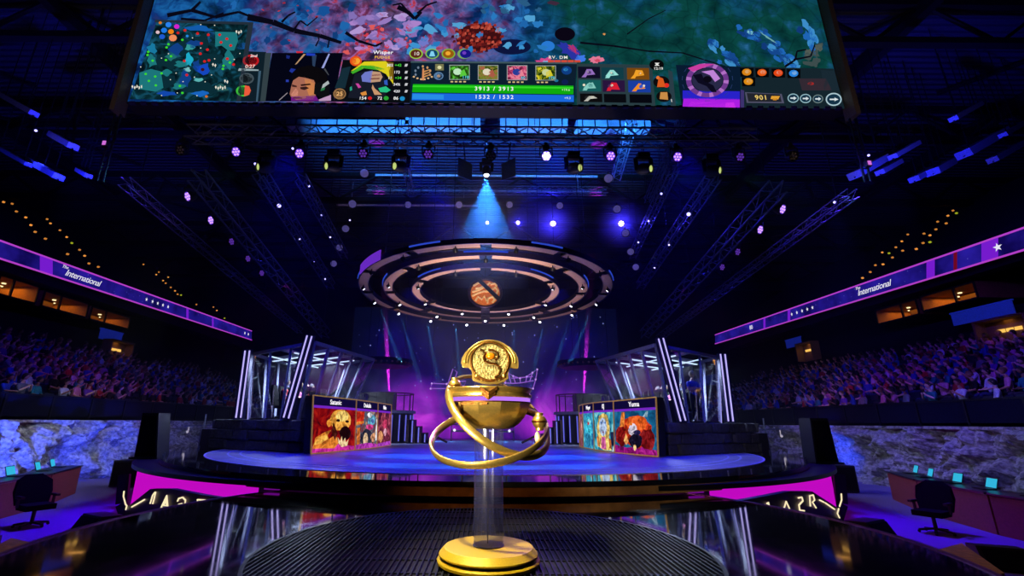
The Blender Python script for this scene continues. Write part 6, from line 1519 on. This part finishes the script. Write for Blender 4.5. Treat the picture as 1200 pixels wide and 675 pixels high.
# coach standing with folded arms in the red beast booth
def standing(shirt, skin, tr, fold=True):
    J = {'pelvis': ((0, 0, .93), (.16, .12)), 'waist': ((0, .0, 1.08), (.145, .105)), 'chest': ((0, .01, 1.32), (.18, .125)), 'neck0': ((0, .02, 1.47), (.075, .07)), 'neck': ((0, .01, 1.54), (.056, .056)), 'chin': ((0, 0, 1.60), (.05, .05))}
    Ed = [('pelvis', 'waist', 1), ('waist', 'chest', 1), ('chest', 'neck0', 1), ('neck0', 'neck', 0), ('neck', 'chin', 0)]
    for s, S_ in ((-1, 'l'), (1, 'r')):
        J[S_+'sh'] = ((.2*s, .02, 1.42), .07); J[S_+'hip'] = ((.09*s, 0, .88), .105); J[S_+'knee'] = ((.11*s, -.01, .5), .068); J[S_+'ank'] = ((.12*s, .02, .09), .045); J[S_+'toe'] = ((.15*s, -.16, .04), .038)
        if fold: el, wr, tp = (.27*s, -.08, 1.13), (-.03*s, -.24-.03*s, 1.16+.02*s), (-.2*s, -.2-.03*s, 1.2+.03*s)
        else: el, wr, tp = (.27*s, .03, 1.14), (.28*s, -.06, .9), (.28*s, -.1, .72)
        J[S_+'mid'] = (V((.2*s, .02, 1.42)).lerp(V(el), .6), .055)
        J[S_+'el'] = (el, .046); J[S_+'wr'] = (wr, .031)
        Ed += [('chest', S_+'sh', 1), (S_+'sh', S_+'mid', 1), (S_+'mid', S_+'el', 0), (S_+'el', S_+'wr', 0), ('pelvis', S_+'hip', 2), (S_+'hip', S_+'knee', 2), (S_+'knee', S_+'ank', 2), (S_+'ank', S_+'toe', 5)]
        fingers(J, Ed, S_+'wr', tp, s, S_, .35, (0, 1, 0) if fold else (0, -.2, 0))
    return body_mesh('person', J, Ed, [skin, shirt, tr, eye_m, lip_m, shoe_m], head=((0, -.02, 1.72), I3, .13), sub=2)
cb = atY(816, 488, 17.9); cb.z = BF
figure(standing(shirts['blue'], skins[0], trous[0]), hair_mesh('hair', (0, -.02, 1.72), I3, .13, hairs[1]), cb, .25, 'standing person in a blue t-shirt with folded arms in the red beast booth')
# ================================================================== FLOOR LEVEL CLUTTER
panel_red = mat('desk_panel_maroon', (110, 44, 48), .6, var=.2)
for s in (-1, 1):
    sd = 'bright blue rock wall' if s < 0 else 'grey rock wall'
    pts = [V((s*11.9, 9.6, 0)), V((s*12.1, 12.0, 0)), V((s*12.9, 14.8, 0)), V((s*14.2, 17.4, 0))]
    for i in range(3):
        a, b = pts[i], pts[i+1]; d = (b-a).normalized(); a2, b2 = a+d*.03, b-d*.03; nrm = V((d.y, -d.x, 0))*s
        t = thing('press_desk', 'maroon fronted black press desk, %s from the camera, by the %s' % (nth(i), sd), 'desk', (a+b)/2, 'press desks at the '+sd)
        out = nrm if nrm.x*s > 0 else -nrm
        mb = MB(); mb.slab([a2, b2, b2+V((0, 0, .86)), a2+V((0, 0, .86))], out*.04); mb.build('front_panel', panel_red, t)
        mb = MB(); mb.slab([a2+V((0, 0, .88))-out*.05, b2+V((0, 0, .88))-out*.05, b2+V((0, 0, .88))+out*.75, a2+V((0, 0, .88))+out*.75], (0, 0, .04)); mb.build('desk_top', mat('desk_top_black', (22, 24, 36), .3), t)
        for p in (a2+d*.05, b2-d*.05):
            mb = MB(); mb.slab([p+out*.05, p+out*.7, p+out*.7+V((0, 0, .87)), p+out*.05+V((0, 0, .87))], d*.03); mb.build('side_panel', black, t)
        for k in range(2):
            c = a.lerp(b, .28+.44*k)+out*.42+V((0, 0, .925))
            m = thing('laptop', 'open teal screen laptop, %s on the %s press desk by the %s' % (nth(k), nth(i), sd), 'laptop', c, 'laptops on the press desks')
            inn = -out
            mb = MB(); mb.slab([c-d*.2-inn*.14, c+d*.2-inn*.14, c+d*.2+inn*.14, c-d*.2+inn*.14], (0, 0, .02)); mb.build('keyboard_base', dark_metal, m)
            q = c-inn*.15+V((0, 0, .02)); mb = MB(); mb.slab([q-d*.2, q+d*.2, q+d*.2+V((0, 0, .25))-inn*.08, q-d*.2+V((0, 0, .25))-inn*.08], -inn*.012); mb.build('screen_lid', black, m)
            mb = MB(); qq = q+inn*.004; mb.poly([qq-d*.185+V((0, 0, .02)), qq+d*.185+V((0, 0, .02)), qq+d*.185+V((0, 0, .235))-inn*.075, qq-d*.185+V((0, 0, .235))-inn*.075]); mb.build('display', em((50, 180, 220), 1.0), m)
    # padded office chair before the desk
    c = V((s*10.75, 12.1, 0))
    t = thing('office_chair', 'big black padded office chair before the press desks by the '+sd, 'chair', c)
    t.rotation_euler = (0, 0, PI/2*(-s)+.5*s)
    mb = MB(); mb.box((0, -.05, .45), (.56, .56, .12)); o = mb.build('seat', black_fab, t, origin=(0, 0, 0))
    mb = MB(); mb.slab([(-.26, .22, .5), (.26, .22, .5), (.31, .28, .75), (.28, .33, .98), (.14, .36, 1.08), (-.14, .36, 1.08), (-.28, .33, .98), (-.31, .28, .75)], (0, .13, .02)); o = mb.build('backrest', black_fab, t, origin=(0, 0, 0)); bv = o.modifiers.new('padding', 'BEVEL'); bv.width = .05; bv.segments = 3
    mb = MB(); mb.cyl((0, 0, .1), (0, 0, .4), .04); mb.build('gas_column', dark_metal, t, origin=(0, 0, 0))
    mb = MB()
    for i in range(5): a = 2*PI*i/5; mb.bar((0, 0, .11), (.32*math.cos(a), .32*math.sin(a), .07), .06, .04); mb.ball((.32*math.cos(a), .32*math.sin(a), .035), .035, 8)
    mb.build('star_base', dark_metal, t, origin=(0, 0, 0))
    for k in (-1, 1):
        mb = MB(); mb.box((.33*k, 0, .68), (.07, .34, .05)); mb.box((.33*k, .05, .56), (.04, .06, .22)); mb.build('armrest', black, t, origin=(0, 0, 0))
    # wedge floor speaker by the platform edge
    c = V((s*8.3, 10.9, 0)); t = thing('floor_monitor', 'black wedge floor speaker on the violet carpet, '+sd+' side', 'speaker', c); t.rotation_euler = (0, 0, s*.5)
    mb = MB(); pr = [(-.4, -.35, 0), (-.4, .35, 0), (-.4, .3, .48), (-.4, -.1, .5)]; mb.slab(pr, (.8, 0, 0)); mb.build('cabinet', black, t, origin=(0, 0, 0))
    mb = MB(); mb.slab([(-.36, -.37, .05), (.36, -.37, .05), (.36, -.13, .47), (-.36, -.13, .47)], (0, -.02, 0)); mb.build('grille', black_fab, t, origin=(0, 0, 0))
    c = V((s*9.35, 9.35, 0)); t = thing('floor_monitor', 'lower black wedge speaker beside the wooden ramp, '+sd+' side', 'speaker', c); t.rotation_euler = (0, 0, -s*.4)
    mb = MB(); mb.slab([(-.35, -.3, 0), (-.35, .3, 0), (-.35, .25, .34), (-.35, -.1, .36)], (.7, 0, 0)); mb.build('cabinet', black, t, origin=(0, 0, 0))
    mb = MB(); mb.slab([(-.3, -.32, .05), (.3, -.32, .05), (.3, -.13, .33), (-.3, -.13, .33)], (0, -.02, 0)); mb.build('grille', black_fab, t, origin=(0, 0, 0))
    # wooden ramp
    q = [(1100, 648), (1128, 640), (1178, 676), (1150, 690)] if s > 0 else [(40, 641), (12, 634), (-20, 652), (-18, 664)]
    P_ = [atZ(x, y, .42) for x, y in q]
    t = thing('wooden_ramp', 'amber wooden ramp board beside the platform edge, '+sd+' side', 'ramp', (P_[0].x, P_[0].y, 0))
    mb = MB(); mb.slab(P_ if s < 0 else P_[::-1], (0, 0, .05)); mb.build('board', mat('ramp_wood', (206, 140, 50), .6, bump=.3, scale=12), t)
    mb = MB()
    for p in P_: mb.bar((p.x*.995, p.y, 0), (p.x*.995, p.y, .42), .07)
    mb.build('trestle', black, t)
    # bass cabinet near the stage end
    c = V((s*13.6, 19.2, 0)); t = thing('bass_speaker', 'squat black bass speaker on the floor past the stage end, %s side' % sd, 'speaker', c)
    mb = MB(); mb.box(c+V((0, 0, .5)), (1.1, .9, .96)); o = mb.build('cabinet', black, t); bv = o.modifiers.new('edge', 'BEVEL'); bv.width = .04; bv.segments = 2
    mb = MB(); mb.box(c+V((0, -.46, .5)), (.95, .02, .82)); mb.build('grille', black_fab, t)
    for k in (-1, 1):
        mb = MB(); mb.box(c+V((.56*k, 0, .7)), (.03, .25, .08)); mb.build('handle', dark_metal, t)
    # lamp stand with a crossbar and a crew member behind the stage end
    c = V((s*13.1, 22.5, 0)); t = thing('lamp_stand', 'thin tripod lamp stand with a crossbar past the stage end, %s side' % sd, 'stand', c)
    mb = MB(); mb.cyl(c+V((0, 0, .3)), c+V((0, 0, 2.75)), .035); mb.build('pole', truss_m, t)
    for k in range(3):
        a = 2*PI*k/3+.4; mb = MB(); mb.bar(c+V((0, 0, .5)), c+V((.5*math.cos(a), .5*math.sin(a), .02)), .04); mb.build('leg', truss_m, t)
    mb = MB(); mb.bar(c+V((-.9, 0, 2.2)), c+V((.9, 0, 2.28)), .06); mb.build('crossbar', truss_m, t)
    for k in range(3):
        mb = MB(); mb.ball(c+V((-.7+.7*k, -.06, 1.95)), .06, 8); mb.bar(c+V((-.7+.7*k, 0, 2.22)), c+V((-.7+.7*k, 0, 1.95)), .03); mb.build('bulb_head', em((210, 200, 220), .6), t, smooth=60)
    c = V((s*14.6, 20.9, 0)); figure(standing(shirts['black'], skins[1], trous[0], False), hair_mesh('hair', (0, -.02, 1.72), I3, .13, hairs[0]), c, .4*s, 'crew person in black standing past the stage end by the '+sd)
    c = V((s*11.75, 21.5, 0)); t = thing('road_case', 'black road case on the floor behind the stage end, %s side' % sd, 'case', c)
    mb = MB(); mb.box(c+V((0, 0, 1.1)), (.9, 1.4, 2.0)); mb.build('body', mat('case_dark', (20, 19, 26), .5), t)
    mb = MB()
    for x in (-.45, .45):
        for y in (-.7, .7): mb.box(c+V((x, y, 1.1)), (.04, .04, 2.02))
    mb.build('corner_edge_trim', truss_m, t)
    for x in (-.35, .35):
        for y in (-.55, .55): mb = MB(); mb.ball(c+V((x, y, .05)), .05, 8); mb.build('caster', black, t)

# ================================================================== LIGHT
w = bpy.data.worlds.new('world'); SC.world = w; w.use_nodes = True
w.node_tree.nodes['Background'].inputs[0].default_value = (.05, .06, .35, 1); w.node_tree.nodes['Background'].inputs[1].default_value = .004
# stage wash, deep blue
for x in (-8, -2.7, 2.7, 8):
    spot('stage_wash', (x, FT-.4, E+10.6), (x*.75, 14.5, SZ), (3, 4, 255), 4600, 56, .5, .15)
spot('stage_wash', (-5, 30, E+9), (-2, 20, SZ), (4, 5, 255), 2600, 50, .6, .2); spot('stage_wash', (5, 30, E+9), (2, 20, SZ), (4, 5, 255), 2600, 50, .6, .2)
# trophy key from the front of house, upper map side
spot('trophy_key', (-2.3, 2.4, E+5.2), (TX, TY, E-.2), (255, 236, 180), 5200, 24, .5, .25)
spot('trophy_front', (-2.6, .8, E-.15), (TX, TY, E+.1), (255, 236, 195), 2600, 24, .6, .3)
spot('rim_warm', (-1.5, 3.0, E+4), (.5, 8.8, SZ), (255, 170, 70), 420, 34, .8, .2)  # added spot standing in for warm key spill on the stage rim
spot('trophy_back_violet', (3.2, 9.5, E+4.5), (TX, TY, E), (150, 90, 255), 1500, 26, .5, .2); spot('trophy_back_white', (-3.0, 10, E+5.5), (TX, TY, E+.2), (220, 220, 255), 1500, 22, .5, .2)
# spots added for the purple carpet spill and the roof; stand and booth washes
for s in (-1, 1):
    spot('carpet_violet', (s*8.5, 15, E+9), (s*10.0, 12.6, 0), (96, 24, 255), 6500, 30, .7, .2)
    spot('carpet_violet', (s*9, 14.5, E+9), (s*13.5, 13, 0), (30, 24, 255), 2400, 40, .7, .2)
    spot('stand_wash', (s*9, 12, E+9.5), (s*20.5, 22 if s < 0 else 21, E+1.5), (90, 50, 255), 4200 if s > 0 else 2000, 58, .7, .3)
    spot('stand_wash', (s*4, 20, E+9.5), (s*21, 31, E+2), (40, 40, 255), 1700, 50, .7, .3)
    spot('stand_pink', (s*10, 26, E+8), (s*19, 24, E+1), (255, 60, 190), 500, 36, .8, .3)
    spot('booth_fill', (s*2.5, 12.5, E+9), (s*7.5, 20, E+1), (60, 70, 255), 700, 30, .7, .3)
    spot('roof_uplight', (s*15, 14, E+6), (s*22, 18, CZ), (60, 60, 255), 1500, 110, .8, .3)
# rock walls
spot('rock_blue', (-15.3, 14.6, .3), (-16.9, 17.0, 1.5), (60, 80, 255), 3600, 70, .7, .1); spot('rock_blue', (-13, 20.5, .6), (-17, 21.5, 1.5), (30, 50, 255), 1600, 60, .6, .1)
spot('rock_grey', (-9, 12, E+7.5), (-17, 20.5, 1.2), (215, 230, 190), 2600, 30, .8, .2)
spot('rock_blue', (14.4, 22.2, .7), (17, 23.5, 1.2), (30, 60, 255), 1300, 56, .8, .1); spot('rock_grey', (9, 12, E+8), (17, 17.5, 1.2), (110, 110, 220), 2300, 44, .8, .2)
# ducts under the roof
for x in (-6.6, -2.3, 2.3, 6.6): spot('duct_wash', (x, 17.6, E+11.4), (x*1.05, 22, E+15.6), (50, 140, 255), 9500, 58, .7, .2)
# rings lit from below by two added spots
spot('ring_warm', (0, 11.5, E+1.2), (0, 18.5, E+5.6), (255, 226, 206), 2900, 58, .5, .3)
spot('ring_cool', (0, 23, SZ+.3), (0, 19.5, E+5.5), (220, 200, 255), 1500, 74, .5, .2)
# booths: light from the ceiling bars
for bx in (booth_l, booth_r):
    c = sum(bx[1], V())/4; area('booth_lamp', (c.x, c.y, RZ-.25), (c.x, c.y, E), (215, 228, 255), 700, 2.0, 3.5)
spot('ramp_warm', (-4, 3, E+8), (9.3, 9.7, .4), (255, 190, 80), 900, 18, .6, .2); spot('ramp_warm', (4, 3, E+8), (-8.7, 8.8, .4), (255, 190, 80), 700, 14, .6, .2)  # warm spots added on the ramp boards in place of key spill
# beams
spot('ring_beam', (kp.x, kp.y-.35, kp.z-.35), (0, 15.6, E+5), (40, 130, 255), 9000, 38, .12, .05)
for i in range(9):
    a = math.radians(18+18*i); p = RC + Rt @ V((5.2*math.cos(a), 5.2*math.sin(a), -.3))
    spot('ring_spot_beam', p, (p.x*.62, 26.5, SZ), (60, 150, 210), 32000, 6, .3, .03)
for s in (-1, 1):
    b = atY(459 if s < 0 else 681, 470, 27.0); tp = atY(452 if s < 0 else 689, 378, 27.0)
    b.z = E+.2; spot('magenta_beam', b, tp, (235, 50, 255), 110000, 3.4, .2, .03)
    spot('smoke_violet', (s*4.0, 27.5, SZ+.2), (s*4.4, 29, E+3), (190, 50, 255), 900, 60, .7, .1)
for x, y in ((978, 237), (42, 153)): p = atY(x, y, 16.8 if x > 500 else 16.3); spot('small_beam', p, p+V((.5 if x > 500 else -.2, 1, -3.2)), (40, 50, 255), 1000, 40, .5, .05)
for x, y, dx in ((681, 200, 1), (763, 201, 1), (303, 199, -1), (382, 198, -1), (843, 203, 1)):
    p = atY(x, y, FT-.3); spot('green_beam', p+V((dx*.5, -.2, -.2)), p+V((dx*3.0, -1.0, -1.5)), (90, 190, 190), 500 if dx > 0 else 260, 44, .7, .05)

# ================================================================== HAZE
def haze(name, lo, hi, dens, aniso, label):
    m = bpy.data.materials.new(name); m.use_nodes = True; nt = m.node_tree; nt.nodes.clear()
    o = nt.nodes.new('ShaderNodeOutputMaterial'); v = nt.nodes.new('ShaderNodeVolumeScatter'); v.inputs['Density'].default_value = dens; v.inputs['Anisotropy'].default_value = aniso
    v.inputs['Color'].default_value = (1, 1, 1, 1); nt.links.new(v.outputs[0], o.inputs['Volume'])
    mb = MB(); lo = V(lo); hi = V(hi); mb.box((lo+hi)/2, hi-lo); ob = mb.build(name, m, None); tag(ob, label, 'haze', None, 'stuff'); ob.display_type = 'WIRE'; return ob
haze('low_haze', (-7, 20.2, E+.4), (7, 29.9, E+5.0), .012, .3, 'thicker haze box added below the hanging rings to show their beams')  # denser haze box added so the ring beams show
def puff(name, c, r3, dens, label, power=2.0):
    """an added cloud of haze that makes a halo or beam show, thickest in its middle and thinning to nothing at its edge"""
    k = 'haze_puff_%g' % dens; m = bpy.data.materials.get(k)
    if m is None:
        m = bpy.data.materials.new(k); m.use_nodes = True; nt = m.node_tree; nt.nodes.clear(); L = nt.links.new
        o_ = nt.nodes.new('ShaderNodeOutputMaterial'); v_ = nt.nodes.new('ShaderNodeVolumeScatter'); v_.inputs['Color'].default_value = (1, 1, 1, 1)
        tc = nt.nodes.new('ShaderNodeTexCoord'); ln = nt.nodes.new('ShaderNodeVectorMath'); ln.operation = 'LENGTH'; L(tc.outputs['Object'], ln.inputs[0])
        mr = nt.nodes.new('ShaderNodeMapRange'); mr.inputs['From Min'].default_value = 1; mr.inputs['From Max'].default_value = 0; L(ln.outputs['Value'], mr.inputs['Value'])
        pw = nt.nodes.new('ShaderNodeMath'); pw.operation = 'POWER'; pw.inputs[1].default_value = power; L(mr.outputs[0], pw.inputs[0])
        mu = nt.nodes.new('ShaderNodeMath'); mu.operation = 'MULTIPLY'; mu.inputs[1].default_value = dens; L(pw.outputs[0], mu.inputs[0]); L(mu.outputs[0], v_.inputs['Density']); L(v_.outputs[0], o_.inputs['Volume'])
    mb = MB(); mb.ball((0, 0, 0), 1.0, 20); o = mb.build(name, m, None, origin=(0, 0, 0)); o.location = c; o.scale = r3; tag(o, label, 'haze', None, 'stuff'); return o
for x, y, r, en in ((648, 262, 2.2, 420), (728, 262, 2.2, 380), (607, 261, 1.3, 130), (571, 261, 1.1, 90)):
    p = atY(x, y, 28.6)
    puff('lamp_halo_puff', p, (r, r, r), .22, 'haze puff added for the halo of a glaring blue lamp, %s from the central beam' % nth([571, 607, 648, 728].index(x)))
    point('halo_point', p, (46, 36, 255), en, .12)  # point light added inside each puff to make the lamp halo
puff('beam_haze', (0, 16.4, E+7.6), (2.6, 2.4, 3.4), .09, 'soft haze cloud added to make the central blue beam show', 1.2)  # haze thickened here so the central beam shows
for s in (-1, 1): puff('pillar_haze', (s*5.45, 27.0, E+3.2), (1.3, 1.3, 3.6), .16, 'narrow haze cloud added to show the magenta beam above the drum platform, %s side' % ('creature' if s < 0 else 'red beast'))  # extra haze placed only along the magenta beams to reveal them
for s in (-1, 1):
    spot('plinth_fill', (s*3.5, 9.5, E+8), (s*8.3, 17.2, SZ+.5), (120, 120, 190), 2000, 22, .7, .3)  # added fill so the dark plinth stone can be seen
    spot('rail_fill', (s*9, 6, E+6), (s*13.0, 13.9, E+12), (255, 220, 200), 500, 50, .8, .3)  # added fill for the screen rails, no fixture there
haze('stage_haze', (-15.5, 15.0, .02), (15.5, 30.8, E+10.2), .0022, .3, 'thin theatrical haze hanging over the main stage')
SC.view_settings.view_transform = 'Standard'; SC.view_settings.look = 'None'; SC.view_settings.gamma = 1; SC.view_settings.exposure = 0; SC.view_settings.use_curve_mapping = False
SC.cycles.max_bounces = 6; SC.cycles.transparent_max_bounces = 24; SC.cycles.volume_bounces = 0; SC.cycles.sample_clamp_indirect = 4; SC.cycles.use_denoising = True
SC.cycles.caustics_reflective = False; SC.cycles.caustics_refractive = False
for s in (-1, 1):
    spot('rigging_wash', (s*15.5, 14.5, E+7.0), (s*18.5, 18, E+11.6), (14, 24, 255), 2600, 60, .7, .2)  # spots aimed at the stand-in rigging panels
